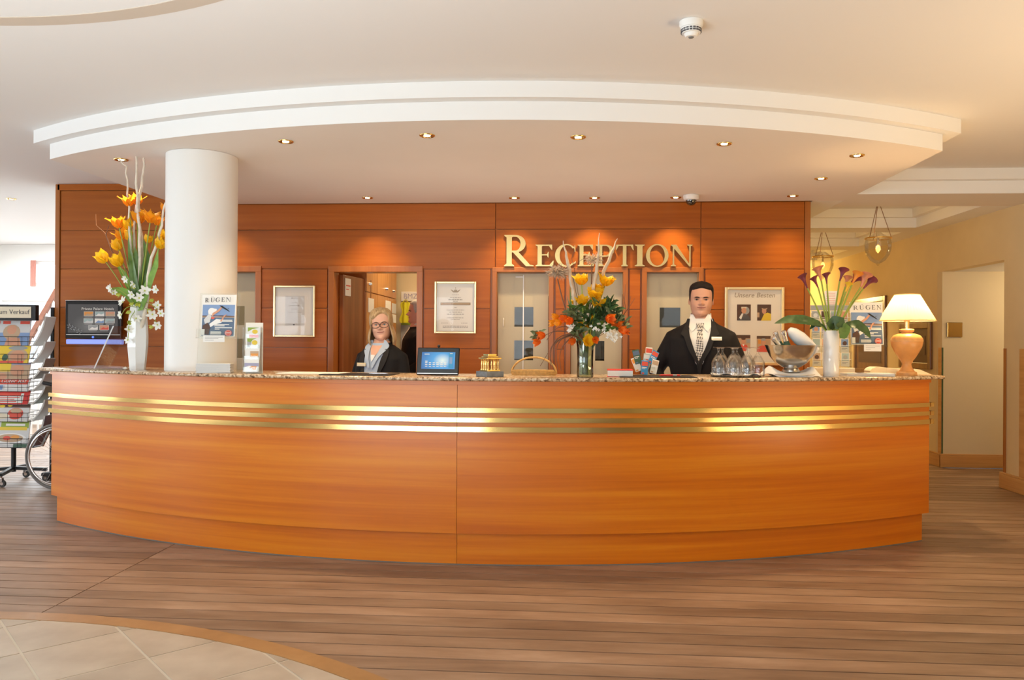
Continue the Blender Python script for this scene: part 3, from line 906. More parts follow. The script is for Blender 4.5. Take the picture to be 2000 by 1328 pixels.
# ------------------------------------------------------------------ corridor on the right
NV0, NV1, NH = 7.87, 9.12, 2.175
wall_y('wall_right', -4.5, 16.3, CW, CW + .12, 0, ZC - .002, 'wall_cream', [(NV0, NV1 + .12, -1, NH)])
struct(MB().box(CW + .0005, 6.2, NV1, NV1 + .1195, 0, NH - .0005).build('wall_passage', 'jamb_cream'))
struct(MB().box(6.08, 6.2, NV0 - .1, NV1, 0, NH + .1).build('wall_passage_end', 'jamb_cream'))
struct(MB().box(CW + .12, 6.2, NV0 - .1, NV0, 0, NH + .1).build('wall_passage_near', 'jamb_cream'))
struct(MB().box(CW + .1205, 6.2, NV0 - .1, NV1 + .12, NH, NH + .06).build('ceiling_passage', 'ceiling_paint'))
wall_x('wall_end', 2.1, CW + .1, 16.3, 16.4, 0, ZC - .002, 'wall_cream')
def baseboard(name, x0, x1, y0, y1):
    mb = MB(); mb.bbox(x0, x1, y0, y1, 0.001, .135, .004)
    mb.bbox(x0 + (.004 if x1 - x0 < .1 else 0), x1, y0 + (.004 if y1 - y0 < .1 else 0), y1, .136, .152, .003)
    return struct(mb.build(name, 'base_wood'))
baseboard('baseboard_right', CW - .022, CW - .001, NV1 - .02, 16.2)
baseboard('baseboard_near', CW - .03, CW - .001, -4.4, NV0 + .02)
baseboard('baseboard_passage', CW - .022, 6.07, NV1 - .022, NV1 - .001)
def guard(x0, x1, y0, y1, z0, z1, mt='frame_wood'):
    return struct(MB().bbox(x0, x1, y0, y1, z0, z1, .002).build('trim_%d' % guard.k, mt))
guard.k = 2; guard(CW - .006, CW - .001, NV1 - .001, NV1 + .075, .153, 1.33, 'base_wood')
guard.k = 3; guard(CW + .0, CW + .014, NV1 - .007, NV1 - .002, .153, 1.33, 'leaf_dark')
guard.k = 4; guard(CW - .006, CW - .001, NV0 - .05, NV0 - .002, .153, 1.33, 'frame_wood')
guard.k = 5; guard(CW - .006, CW - .001, 7.50, 7.60, .153, 1.33, 'base_wood')
point('passage_fill', (5.3, 8.4, 1.95), 16, (1, .80, .52), .08)  # added light without a fixture, brightens the passage jamb
# brass wall plate in the passage
p = at_v(1864, 644, NV1)
pl = thing('wall_plate', 'square brass plate on the pale passage wall', 'wall plate', (p.x, NV1 - .001, p.z))
MB().bbox(-.082, .082, -.012, 0, -.082, .082, .004).build('plate', 'plate_brass_dark', pl)
MB().bbox(-.082, -.07, -.016, -.0121, -.08, .08, .002).build('edge', 'brass', pl)
# glass pendants
def pendant(label, u, v, ztop):
    t = thing('pendant_lamp', label, 'pendant lamp', (u, v, ztop), 0, 'glass globe pendants in the corridor')
    L = ztop - (ZC - .01)
    MB().lathe([(0, .01), (.05, .01), (.05, -.012), (.012, -.03), (0, -.03)], 20).build('ceiling_rose', 'brass', t)
    for a in (90, 210, 330):
        c, s_ = math.cos(R(a)), math.sin(R(a))
        MB().tube([(.006 * c, .006 * s_, -.03), (.125 * c, .125 * s_, -.405)], .0035, 6).build('chain', 'twig_brown', t)
    MB().lathe([(.118, -.405), (.130, -.400), (.130, -.412), (.118, -.412), (.118, -.405)], 32, close=False).build('rim', 'brass', t, smooth=40)
    MB().lathe([(.0, -.34), (.03, -.345), (.10, -.40), (.115, -.405)], 28, close=False).build('smoke_bell', 'pendant_glass', t, smooth=50)
    prof = [(.118, -.41), (.128, -.46), (.126, -.52), (.108, -.58), (.07, -.635), (.03, -.66), (.012, -.668), (.016, -.68), (.0, -.69)]
    MB().lathe(prof, 32, close=False).build('globe', 'pendant_glass', t, smooth=60)
    MB().cyl((0, 0, -.37), (0, 0, -.47), .014, .012, 12).build('socket', 'chrome', t)
    MB().lathe([(0, -.47), (.018, -.485), (.024, -.51), (.018, -.535), (0, -.56)], 16).build('bulb', 'bulb_flame', t, smooth=60)
    point('pendant_glow', (u, v, ztop - .515), 22, (1, .66, .30), .03)
    return t
pendant('clear glass globe pendant with brass rim in the nearer corridor tray', 3.2, 8.40, ZC - .008)
pendant('clear glass globe pendant further back above the calla lilies', 3.2, 10.16, ZC - .008)
# framed pictures on the corridor wall
def wall_picture(label, va, vb, z0, z1, inner):
    t = thing('framed_picture', label, 'picture', (CW - .001, va, z0))
    L, H_ = vb - va, z1 - z0
    for a, b, c, d in ((0, .07, 0, H_), (L - .07, L, 0, H_), (.07, L - .07, 0, .07), (.07, L - .07, H_ - .07, H_)):
        MB().bbox(-.03, 0, a, b, c, d, .006).build('frame', 'picture_wood', t)
    MB().box(-.012, -.004, .07, L - .07, .07, H_ - .07).build('canvas', inner, t)
    MB().box(-.016, -.013, .16, L - .16, .16, H_ - .16).build('image', 'darkbrown_print', t)
wall_picture('dark wood framed picture behind the brochure rack on the corridor wall', 10.63, 11.75, .95, 2.0, 'picture_wood')
wall_picture('dark wood framed picture behind the glowing table lamp', 9.34, 10.2, 1.08, 1.62, 'darkbrown_print')
point('corridor_glow', (3.2, 13.6, 2.2), 60, (1, .66, .22), .15)
spot('corridor_spot', (3.4, 11.4, 2.62), 110, (1, .70, .32), R(120), .9, .05)

# ------------------------------------------------------------------ downlights
def downlight(label, u, v, z, power, group='recessed brass downlights', sp=None):
    t = thing('downlight', label, 'downlight', (u, v, z), 0, group)
    MB().lathe([(.030, .0), (.036, -.006), (.046, -.007), (.050, -.003), (.050, .0)], 24, close=False).build('ring', 'brass', t, smooth=50)
    MB().lathe([(.0, .0), (.030, .0), (.030, -.001), (.0, -.001)], 20).build('reflector', 'chrome', t)
    MB().lathe([(0, -.0012), (.022, -.0012), (.019, -.006), (0, -.009)], 18).build('bulb', 'bulb_warm', t, smooth=50)
    if power: spot('downlight_beam', (u, v, z - .012), power, (1.0, .70, .38), R(100), .85, .02)
    return t
DL = [(-3.21, 5.52, 'front row downlight in the canopy, leftmost, above the tall flower vase'), (-1.83, 5.06, 'front row downlight in the canopy, first right of the white column'),
      (-.88, 4.95, 'front row downlight in the canopy, above the blonde receptionist'), (.07, 5.03, 'front row downlight in the canopy, above the glass vase of flowers'),
      (1.02, 5.24, 'front row downlight in the canopy, above the receptionist in the checked tie'), (1.99, 5.60, 'rightmost downlight in the canopy, nearest its front edge'),
      (1.99, 6.37, 'right side downlight in the canopy, halfway back to the wood wall')]
for u, v, l in DL: downlight(l, u, v, ZS - .0005, 60)
for u, v, l in ((-1.80, 7.08, 'wall row downlight over the open staff doorway'), (-.47, 7.13, 'wall row downlight over the first big sign letter'),
                (.25, 7.15, 'wall row downlight over the middle of the brass sign'), (.97, 7.15, 'wall row downlight beside the white dome camera'),
                (1.98, 7.11, 'wall row downlight at the right end of the wood wall')):
    downlight(l, u, v, ZS - .0005, 30 if u > 1.5 else 58)
for u in (-3.18,):
    downlight('wall row downlight hidden behind the white column', u, 7.1, ZS - .0005, 34)
p = at_z(22, 388, ZC)
downlight('lone downlight in the white ceiling of the left room', p.x, p.y, ZC - .0005, 15)
# smoke detector and dome camera
p = at_z(1350, 42, ZC)
t = thing('smoke_detector', 'white smoke detector on the main ceiling', 'smoke detector', (p.x, p.y, ZC - .001))
MB().lathe([(0, 0), (.055, 0), (.055, -.014), (.050, -.03), (0, -.03)], 32).build('base', 'white', t, smooth=35)
MB().lathe([(.0, -.0305), (.048, -.0305), (.043, -.056), (.0, -.056)], 32).build('body', 'white', t, smooth=35)
mb = MB()
for k in range(18):
    a = 2 * PI * k / 18
    for z in (-.040, -.050):
        c, s_ = math.cos(a), math.sin(a)
        mb.bar((.0445 * c - .006 * s_, .0445 * s_ + .006 * c, z), (.0445 * c + .006 * s_, .0445 * s_ - .006 * c, z), .006, .006)
mb.build('vents', 'ink', t)
MB().lathe([(0, -.0565), (.034, -.0565), (.026, -.072), (0, -.072)], 28).build('sensor_cap', 'white', t, smooth=35)
MB().lathe([(0, -.0722), (.013, -.0722), (.011, -.076), (0, -.077)], 20).build('led', 'grey_rubber', t, smooth=35)
p = at_z(1350, 381, ZS)
t = thing('dome_camera', 'white dome camera with dark bubble under the canopy', 'security camera', (p.x, p.y, ZS - .001))
MB().lathe([(0, 0), (.066, 0), (.070, -.006), (.066, -.036), (.056, -.044), (0, -.044)], 32).build('housing', 'white', t, smooth=35)
MB().lathe([(.046, -.0445), (.044, -.062), (.034, -.078), (.018, -.088), (0, -.091)], 28, close=False).build('dome', 'smoked_dome', t, smooth=60)
MB().ball((0, 0, -.056), .024, 16, 10).build('lens_ball', 'black', t, smooth=60)
# ================================================================== counter
UC, KV = -0.655, 10.84
ZTOP = 1.147
def arcv(u, Rr): return KV - math.sqrt(Rr * Rr - (u - UC) ** 2)
def arc_solid(Ro, Ri, u0, u1, z0, z1, N=64, bev=0.0):
    """solid between two arcs, optional rounded nose on the front edge"""
    mb = MB()
    us = [u0 + (u1 - u0) * i / N for i in range(N + 1)]
    if bev:
        prof = [(0, z0), (bev * .0, z0)]
        k = 5
        prof = []
        zm, hr = (z0 + z1) / 2, (z1 - z0) / 2
        for j in range(k + 1):
            a = -PI / 2 + PI * j / k
            prof.append((hr - hr * math.cos(a), zm + hr * math.sin(a)))
    else:
        prof = [(0, z0), (0, z1)]
    vs = []
    for u in us:
        for d, z in prof: vs.append((u, arcv(u, Ro - d), z))
        vs.append((u, arcv(u, Ri), z1)); vs.append((u, arcv(u, Ri), z0))
    k = len(prof) + 2; fs = []
    for i in range(N):
        for j in range(k): fs.append((i * k + j, i * k + (j + 1) % k, (i + 1) * k + (j + 1) % k, (i + 1) * k + j))
    fs.append(tuple(range(k))); fs.append(tuple(reversed(range(N * k, (N + 1) * k))))
    return mb.add(vs, fs)
ct = thing('reception_counter', 'long curved orange cherry wood reception counter with three brass strips', 'counter')
RB, RP, RI = 6.055, 6.03, 5.56
HB, HP = 3.17, 3.125
for a, b in ((UC - HB, UC - .0012), (UC + .0012, UC + HB)):
    arc_solid(RB, RI, a, b, .197, 1.098, 48).build('front_panel', 'counter_wood', ct, smooth=30)
for a, b in ((UC - HP, UC - .0012), (UC + .0012, UC + HP)):
    arc_solid(RP, RI, a, b, .007, .194, 48).build('plinth_panel', 'counter_wood', ct, smooth=30)
arc_solid(RP - .02, RI, UC - HP + .02, UC + HP - .02, .001, .198, 48).build('plinth_core', 'gap_dark', ct, smooth=30)
arc_solid(RP + .002, RP - .02, UC - HP, UC + HP, .001, .006, 64).build('floor_seal', 'grey_rubber', ct, smooth=30)
arc_solid(RB + .012, RI, UC - HB - .01, UC + HB + .01, 1.099, 1.1225, 64).build('top_moulding', 'counter_wood', ct, smooth=30)
for z0, z1 in ((.932, .960), (.873, .901), (.814, .845)):
    for a, b in ((UC - HB - .03, UC - .0012), (UC + .0012, UC + HB - .002), (UC + HB + .004, UC + HB + .035)):
        arc_solid(RB + .014, RB - .004 if abs(b - a) > .1 else RB - .05, a, b, z0, z1, 48 if abs(b - a) > .1 else 2).build('brass_strip', 'brass', ct, smooth=30)
tag(arc_solid(6.125, 5.54, UC - 3.262, UC + 3.262, 1.1235, ZTOP, 80, 1).build('granite_worktop', 'granite', smooth=40),
    'beige speckled granite worktop along the curved counter', 'worktop')
# ------------------------------------------------------------------ column
def on_counter(x, off, z=ZTOP):
    """point on the counter top seen in column x of the picture, off behind the granite's front edge"""
    v = 5.2
    for _ in range(12):
        p = at_v(x, 700, v); v = arcv(p.x, 6.125) + off
    p = at_v(x, 700, v)
    return Vector((p.x, p.y, z))
cv = 5.46
pl_, pr_ = at_v(325, 500, cv), at_v(458, 500, cv)
crad = (pr_.x - pl_.x) / 2 * .965
ccen = ((pl_.x + pr_.x) / 2 + .01, cv)
col_o = tag(MB().lathe([(crad, ZTOP + .0005), (crad, ZS - .002)], 64, (ccen[0], ccen[1], 0)).build('column', 'column_paint', smooth=40), 'round white column rising through the counter to the canopy', 'column')
# ------------------------------------------------------------------ brass lettering
sg = thing('reception_sign', 'raised polished brass lettering reading RECEPTION on the wood wall', 'sign', (0, WV - .006, 0))
a0, b0 = at_v(985, 520, WV), at_v(1041, 459.5, WV)
lets = [('R', 985, 1043, 459.5, 520.5)] + [(c, x0, x1, 478.5, 520.5) for c, x0, x1 in
        (('E', 1046, 1082), ('C', 1084, 1125), ('E', 1128, 1161), ('P', 1163, 1199), ('T', 1202, 1237), ('I', 1239, 1259), ('O', 1261, 1305), ('N', 1309, 1352))]
for ch, x0, x1, y0, y1 in lets:
    P, ad = glyph(ch)
    p, q = at_v(x0, y1, WV), at_v(x1, y0, WV)
    xs = [c[0] for poly in P for c in poly]; mn, mx = min(xs), max(xs)
    sx = (q.x - p.x) / (mx - mn); h = q.z - p.z
    mb = MB()
    for k, poly in enumerate(P):
        mb.prism([(p.x + (cx - mn) * sx, p.z + cz * h) for cx, cz in poly], -.024 - .000025 * k, -.004 - .000025 * k)
    mb.build('letter', 'letter_brass', sg)
# ------------------------------------------------------------------ framed certificates
def frame(name, label, x0, y0, x1, y1, t=.018, cat='frame', mt='gold_frame', back='paper'):
    p, q = at_v(x0, y1, WV), at_v(x1, y0, WV)
    o = thing(name, label, cat, ((p.x + q.x) / 2, WV - .005, p.z)); w_, h_ = q.x - p.x, q.z - p.z
    for a, b, c, d in ((-w_ / 2, -w_ / 2 + t, 0, h_), (w_ / 2 - t, w_ / 2, 0, h_), (-w_ / 2 + t, w_ / 2 - t, 0, t), (-w_ / 2 + t, w_ / 2 - t, h_ - t, h_)):
        MB().bbox(a, b, -.022, 0, c, d, .004).build('frame_bar', mt, o)
    MB().box(-w_ / 2 + t, w_ / 2 - t, -.008, -.001, t, h_ - t).build('mat_board', back, o)
    MB().box(-w_ / 2 + t, w_ / 2 - t, -.0175, -.0160, t, h_ - t).build('glass', 'picture_glass', o)
    return o, w_, h_
def lines(o, nm, rows, w_, h_, mt, y=-.0086):
    mb = MB()
    for cx, cz, ww, hh in rows:
        # a run of short word blocks
        x = cx - ww / 2
        k = 0
        while x < cx + ww / 2 - .004:
            l = min(rnd.uniform(.025, .075), cx + ww / 2 - x)
            mb.flat([((x - .5) * w_, (cz - hh / 2) * h_), ((x + l - .5) * w_, (cz - hh / 2) * h_), ((x + l - .5) * w_, (cz + hh / 2) * h_), ((x - .5) * w_, (cz + hh / 2) * h_)], y)
            x += l + .013
    q_ = mb.build(nm, mt, o); q_['kind'] = 'stuff'; return q_
o, w_, h_ = frame('certificate', 'gold framed certificate with small grey sheet, between column and staff doorway', 535, 558, 617, 658)
MB().box((.28 - .5) * w_, (.74 - .5) * w_, -.0085, -.0081, .22 * h_, .80 * h_).build('sheet', 'paper_grey', o)
lines(o, 'sheet_text', [(.5, .755, .16, .018), (.5, .67, .10, .012), (.5, .61, .26, .02), (.5, .56, .16, .012), (.5, .53, .14, .012), (.5, .48, .34, .008), (.5, .37, .16, .008), (.5, .34, .12, .008), (.5, .25, .30, .008)], w_, h_, 'ink_soft', -.0090)
decal('emblem', o, [('ink', disc(.44, .755, .012, .010)), ('ink', disc(.49, .24, .022, .013))], w_, h_, -.0092)
o, w_, h_ = frame('certificate', 'gold framed certificate with crown emblem and brown bar, right of the staff doorway', 849, 550, 931, 651)
lines(o, 'sheet_text', [(.5, .745, .16, .008), (.5, .69, .26, .010), (.5, .65, .34, .018), (.5, .62, .12, .01), (.5, .50, .06, .01), (.5, .45, .42, .014), (.5, .41, .30, .014), (.5, .37, .40, .014), (.5, .30, .40, .012), (.5, .27, .20, .012), (.24, .20, .16, .01), (.72, .20, .16, .01), (.5, .14, .60, .012), (.5, .115, .60, .012)], w_, h_, 'ink_soft')
decal('crown', o, [('ink_brown', [(.38, .85), (.43, .80), (.57, .80), (.62, .85), (.585, .835), (.54, .815), (.53, .85), (.51, .82), (.5, .86), (.49, .82), (.47, .85), (.46, .815), (.415, .835)]), ('ink_brown', disc(.5, .875, .010, .008)), ('ink_brown', rect(.44, .785, .56, .793)),
                   ('ink_brown', rect(.14, .545, .86, .595)), ('tan_print', rect(.155, .552, .20, .588)), ('tan_print', rect(.22, .560, .84, .580))], w_, h_, -.0088)
o, w_, h_ = frame('photo_board', 'gold frame headed Unsere Besten with four portrait photos on the wood wall', 1414, 561, 1531, 713, .026, 'picture', 'gold_frame', 'paper_warm')
text('title', 'Unsere Besten', .062, 'ink_brown', o, (0, -.0090, .895 * h_), shear=.25)
def portrait(cx, cz, kind):
    P = {0: [('darkbrown_print', rect(0, 0, 1, 1)), ('grey_print', disc(.66, .62, .24, .24)), ('ink', [(.05, 0), (.18, .32), (.5, .45), (.85, .3), (1, 0)]), ('skin_print', disc(.5, .62, .18, .19)), ('cream', [(.30, .85), (.70, .85), (.68, .74), (.5, .80), (.32, .72)]), ('paper', [(.36, .46), (.46, .42), (.3, .05), (.16, .18)])],
         1: [('darkbrown_print', rect(0, 0, 1, 1)), ('tan_print', rect(0, .2, .16, .5)), ('yellow_print', [(.28, 0), (.5, .42), (.75, .5), (1, .42), (1, 0)]), ('skin_print', disc(.50, .60, .16, .19)), ('tan_print', disc(.52, .76, .20, .09)), ('darkbrown_print', disc(.52, .84, .22, .10))],
         2: [('tan_print', rect(0, 0, 1, 1)), ('darkbrown_print', rect(0, .8, 1, 1)), ('orange_print', rect(0, .40, .25, .62)), ('grey_print', rect(.72, .5, 1, .75)), ('redlight', [(.05, 0), (.12, .3), (.4, .42), (.75, .38), (.9, .1), (.88, 0)]), ('paper', [(.70, 0), (.78, .2), (1, .15), (1, 0)]), ('skin_print', disc(.5, .60, .15, .19)), ('darkbrown_print', disc(.5, .76, .16, .07)), ('paper', [(.42, .42), (.58, .42), (.5, .28)])],
         3: [('tan_print', rect(0, 0, 1, 1)), ('darkbrown_print', rect(0, .82, 1, 1)), ('orange_print', rect(.1, .5, .3, .75)), ('redlight', [(.0, 0), (.1, .3), (.4, .40), (.8, .36), (1, .1), (1, 0)]), ('skin_print', disc(.48, .60, .17, .20)), ('grey_print', disc(.48, .77, .18, .08))]}[kind]
    W_, H_ = .155 * w_ * 1.5, .195 * h_ * 1.05
    MB().box((cx - .5) * w_ - W_ / 2, (cx - .5) * w_ + W_ / 2, -.0086, -.0081, cz * h_ - H_ / 2, cz * h_ + H_ / 2).build('photo', 'darkbrown_print', o)
    decal('photo_print', o, P, W_, H_, -.0089, ((cx - .5) * w_, 0, cz * h_ - H_ / 2))
portrait(.325, .675, 0); portrait(.665, .675, 1); portrait(.32, .285, 2); portrait(.66, .275, 3)
# ------------------------------------------------------------------ television on the left part of the wood wall
p, q = at_v(132, 672, 7.28), at_v(237, 588, 7.26)
tv = thing('wall_screen', 'black wall television showing a menu of pictures, blue glowing lower bar', 'television', ((p.x + q.x) / 2, 7.27, p.z), R(1.5))
w_, h_ = q.x - p.x, q.z - p.z
MB().bbox(-w_ / 2, w_ / 2, -.02, .02, .13 * h_, h_, .004).build('casing', 'black_gloss', tv)
MB().bbox(-w_ / 2 + .01, w_ / 2 + .012, -.028, .018, 0, .115 * h_, .008).build('light_bar', 'bar_blue', tv)
s_ = MB().box(-w_ / 2 + .026, w_ / 2 - .03, -.0225, -.0205, .262 * h_, .925 * h_).build('screen', 'tv_screen', tv)
MB().bbox(-w_ / 2 + .01, w_ / 2 - .008, -.024, -.0205, .212 * h_, .232 * h_, .001).build('chrome_line', 'chrome', tv)
MB().bbox(-w_ / 2, w_ / 2, -.0225, .0, h_ + .0005, h_ + .008, .002).build('top_edge', 'steel', tv)
text('menu_title', 'Private Palace Hotels', .037, 'paper', tv, (.045, -.0232, .815 * h_))
its = []
for k, (cx, cz, c1, c2) in enumerate(((.42, .70, 'orange_print', 'tan_print'), (.62, .70, 'teal_print', 'paper'), (.81, .70, 'skin_print', 'tan_print'), (.42, .54, 'teal_print', 'paper_grey'), (.62, .54, 'paper', 'sky_print'), (.81, .54, 'teal_print', 'grey_print'), (.51, .385, 'grey_print', 'paper'), (.71, .385, 'skin_print', 'redlight'))):
    its += [('paper', rect(cx - .085, cz - .052, cx + .085, cz + .056)), (c1, rect(cx - .08, cz - .047, cx + .08, cz + .051)), (c2, [(cx - .08, cz - .047), (cx - .02, cz + .01), (cx + .03, cz - .01), (cx + .08, cz + .015), (cx + .08, cz - .047)]), ('ink_soft', rect(cx - .075, cz - .080, cx + .07, cz - .068))]
for k in range(26):
    a = k / 25; its.append(('grey_print', disc(.05 + .26 * a, .44 - .18 * a + .05 * math.sin(k * 5.1), .010, .008, 6)))
decal('menu_print', tv, its, w_, h_, -.0230)
MB().ball((0, -.022, .165 * h_), .011, 12, 8, (1, .4, 1)).build('power_light', 'led_blue', tv)
MB().bbox(.02, .14, .02, .105, .35 * h_, .75 * h_, .004).build('bracket', 'black', tv)
# ================================================================== people
def loft(secs, n=24):
    """stack of ellipse sections (cx, cy, z, rx, ry, squareness)"""
    mb = MB(); vs = []
    for cx, cy, z, rx, ry, sq in secs:
        for j in range(n):
            t = 2 * PI * j / n; c, s_ = math.cos(t), math.sin(t)
            e = 2 / sq
            vs.append((cx + rx * math.copysign(abs(c) ** e, c), cy + ry * math.copysign(abs(s_) ** e, s_), z))
    k = len(secs); fs = [(i * n + j, i * n + (j + 1) % n, (i + 1) * n + (j + 1) % n, (i + 1) * n + j) for i in range(k - 1) for j in range(n)]
    fs += [tuple(reversed(range(n))), tuple((k - 1) * n + j for j in range(n))]
    return mb.add(vs, fs)
def fuse(mb, voxel, smooth=6):
    """overlapping closed shells -> one continuous smooth surface"""
    me = bpy.data.meshes.new('tmp'); me.from_pydata(mb.v, [], mb.f); me.update()
    bm = bmesh.new(); bm.from_mesh(me); bmesh.ops.recalc_face_normals(bm, faces=bm.faces); bm.to_mesh(me); bm.free()
    o = bpy.data.objects.new('tmp', me); COL.objects.link(o)
    r = o.modifiers.new('r', 'REMESH'); r.mode = 'VOXEL'; r.voxel_size = voxel; r.use_smooth_shade = True
    s_ = o.modifiers.new('s', 'SMOOTH'); s_.iterations = smooth; s_.factor = 0.5
    dg = bpy.context.evaluated_depsgraph_get()
    out = bpy.data.meshes.new_from_object(o.evaluated_get(dg), depsgraph=dg)
    bpy.data.objects.remove(o); bpy.data.meshes.remove(me)
    res = MB(); res.add([v.co[:] for v in out.vertices], [tuple(p.vertices) for p in out.polygons])
    bpy.data.meshes.remove(out)
    return res
def smst(a, b, x):
    t = max(0, min(1, (x - a) / (b - a))); return t * t * (3 - 2 * t)
def lerp_tab(tab, t):
    for (a, *va), (b, *vb) in zip(tab, tab[1:]):
        if t <= b:
            k = (t - a) / (b - a); k = k * k * (3 - 2 * k) if False else k
            return [x + (y - x) * k for x, y in zip(va, vb)]
    return list(tab[-1][1:])
# t (0 chin .. 1 crown): half width, front reach, back reach  (head height 1)
HEAD_TAB = [(0.0, .10, .30, -.02), (.03, .148, .335, .02), (.08, .205, .355, .06), (.15, .245, .360, .12), (.22, .268, .358, .20), (.30, .285, .356, .30), (.40, .298, .352, .38), (.50, .306, .348, .425),
            (.58, .311, .356, .445), (.66, .314, .352, .452), (.74, .310, .335, .445), (.82, .294, .305, .420), (.89, .260, .255, .365), (.94, .208, .192, .285), (.975, .138, .118, .185), (1.0, .001, .0, .03)]
def head_pt(t, phi, k):
    """phi 0 = face (-y), positive towards +x"""
    hw, fr, bk = lerp_tab(HEAD_TAB, t)
    hw *= k['w']
    c, s_ = math.cos(phi), math.sin(phi)
    jaw = smst(.30, .05, t)
    e = .86 + .16 * jaw if c > 0 else .95
    x = hw * math.copysign(abs(s_) ** e, s_)
    d = fr if c > 0 else bk
    y = -d * math.copysign(abs(c) ** e, c)
    if t < .18: x *= 1 + k.get('jaw', 0) * smst(.18, .05, t)
    fx = x
    if c > 0:
        a = abs(fx)
        # nose
        nz = math.exp(-((t - .385) / .05) ** 2) * .115 + math.exp(-((t - .45) / .075) ** 2) * .055
        y -= nz * math.exp(-(a / (.034 + .022 * smst(.46, .36, t))) ** 2)
        # nostril wings
        y -= .030 * math.exp(-((t - .368) / .026) ** 2) * math.exp(-((a - .055) / .022) ** 2)
        # eye sockets and brow
        y += .046 * math.exp(-((t - .50) / .042) ** 2) * math.exp(-((a - .132) / .068) ** 2)
        y -= .016 * math.exp(-((t - .585) / .03) ** 2) * math.exp(-((a - .12) / .11) ** 2)
        # cheeks
        y -= .020 * k.get('cheek', 1) * math.exp(-((t - .33) / .08) ** 2) * math.exp(-((a - .17) / .06) ** 2)
        # lips, chin
        y -= .022 * math.exp(-((t - .280) / .020) ** 2) * math.exp(-(a / .085) ** 2)
        y -= .020 * math.exp(-((t - .232) / .020) ** 2) * math.exp(-(a / .07) ** 2)
        y += .014 * math.exp(-((t - .257) / .008) ** 2) * math.exp(-(a / .10) ** 2)
        y += .012 * math.exp(-((t - .185) / .018) ** 2) * math.exp(-(a / .09) ** 2)
        y -= .032 * math.exp(-((t - .085) / .05) ** 2) * math.exp(-(a / .095) ** 2)
    return Vector((x, y, t))
def head_mesh(k, nu=72, nv=64):
    mb = MB()
    def fn(s, tt):
        t = .002 + .996 * tt
        # more rings where the face is
        return head_pt(t, 2 * PI * s, k)
    mb.grid(fn, nu, nv, closed=True)
    mb.f.append(list(range(nu))); mb.mi.append(0)
    # ears
    for sd in (-1, 1):
        def ear(s, t):
            a = 2 * PI * s; r = (.3 + .7 * math.sin(PI * min(1, t * 1.02)))
            ex, ez = .060 * r * math.cos(a), .105 * r * math.sin(a) * (1.05 if math.sin(a) > 0 else .95)
            th = .028 * math.cos(PI * t) + .015 * (1 if r > .9 else 0)
            return (sd * (.302 * k['w'] + .02 + .30 * max(0, ex) * .9 - th * .6), .035 + ex, .455 + ez)
        mb.grid(ear, 18, 8, closed=True)
    return mb
def drape(bvh, rows, off, ncol=6, axis=Vector((0, 1, 0)), start=-1.0):
    """sheet laid on a surface from the front: rows of (z, x_left, x_right)"""
    vs = []; ok = []
    for z, xl, xr in rows:
        for j in range(ncol + 1):
            x = xl + (xr - xl) * j / ncol
            hit = bvh.ray_cast(Vector((x, start, z)), axis)
            y = hit[0].y if hit[0] else None
            vs.append([x, y, z])
    m_ = ncol + 1
    for i, v_ in enumerate(vs):
        if v_[1] is None:
            r = i // m_; cand = [vs[r * m_ + j][1] for j in range(m_) if vs[r * m_ + j][1] is not None]
            v_[1] = (max(cand) if cand else 0.0)
        v_[1] -= off
    n = len(rows)
    for _ in range(3):
        ys = [v_[1] for v_ in vs]
        for i in range(n):
            for j in range(m_):
                nb = [ys[a * m_ + b] for a, b in ((i - 1, j), (i + 1, j), (i, j - 1), (i, j + 1)) if 0 <= a < n and 0 <= b < m_]
                vs[i * m_ + j][1] = min(ys[i * m_ + j], sum(nb) / len(nb))
    mb = MB()
    mb.add(vs, [(i * m_ + j, i * m_ + j + 1, (i + 1) * m_ + j + 1, (i + 1) * m_ + j) for i in range(n - 1) for j in range(ncol)])
    return mb
def thicken(mb, d):
    """give a draped sheet a folded back edge so it has thickness"""
    n = len(mb.v); cnt = {}
    for f in mb.f:
        for a, b in zip(f, f[1:] + f[:1]): cnt[(a, b)] = 1
    back = [(x, y + d, z) for x, y, z in mb.v]
    fs = [[i + n for i in reversed(f)] for f in mb.f]
    for a, b in list(cnt):
        if (b, a) not in cnt: fs.append([b, a, a + n, b + n])
    mb.v += back; mb.f += fs; mb.mi += [0] * len(fs)
    return mb
def rows_between(pl, pr, n):
    """interpolate two polylines (z -> x) into rows"""
    z1 = min(pl[0][0], pr[0][0]); z0 = max(pl[-1][0], pr[-1][0])
    def at(p, z):
        for (za, xa), (zb, xb) in zip(p, p[1:]):
            if zb <= z <= za: return xa + (xb - xa) * (za - z) / max(1e-9, za - zb)
        return p[-1][1]
    return [(z1 + (z0 - z1) * i / n, at(pl, z1 + (z0 - z1) * i / n), at(pr, z1 + (z0 - z1) * i / n)) for i in range(n + 1)]
def bvh_of(mb):
    return BVHTree.FromPolygons([Vector(v) for v in mb.v], [list(f) for f in mb.f])
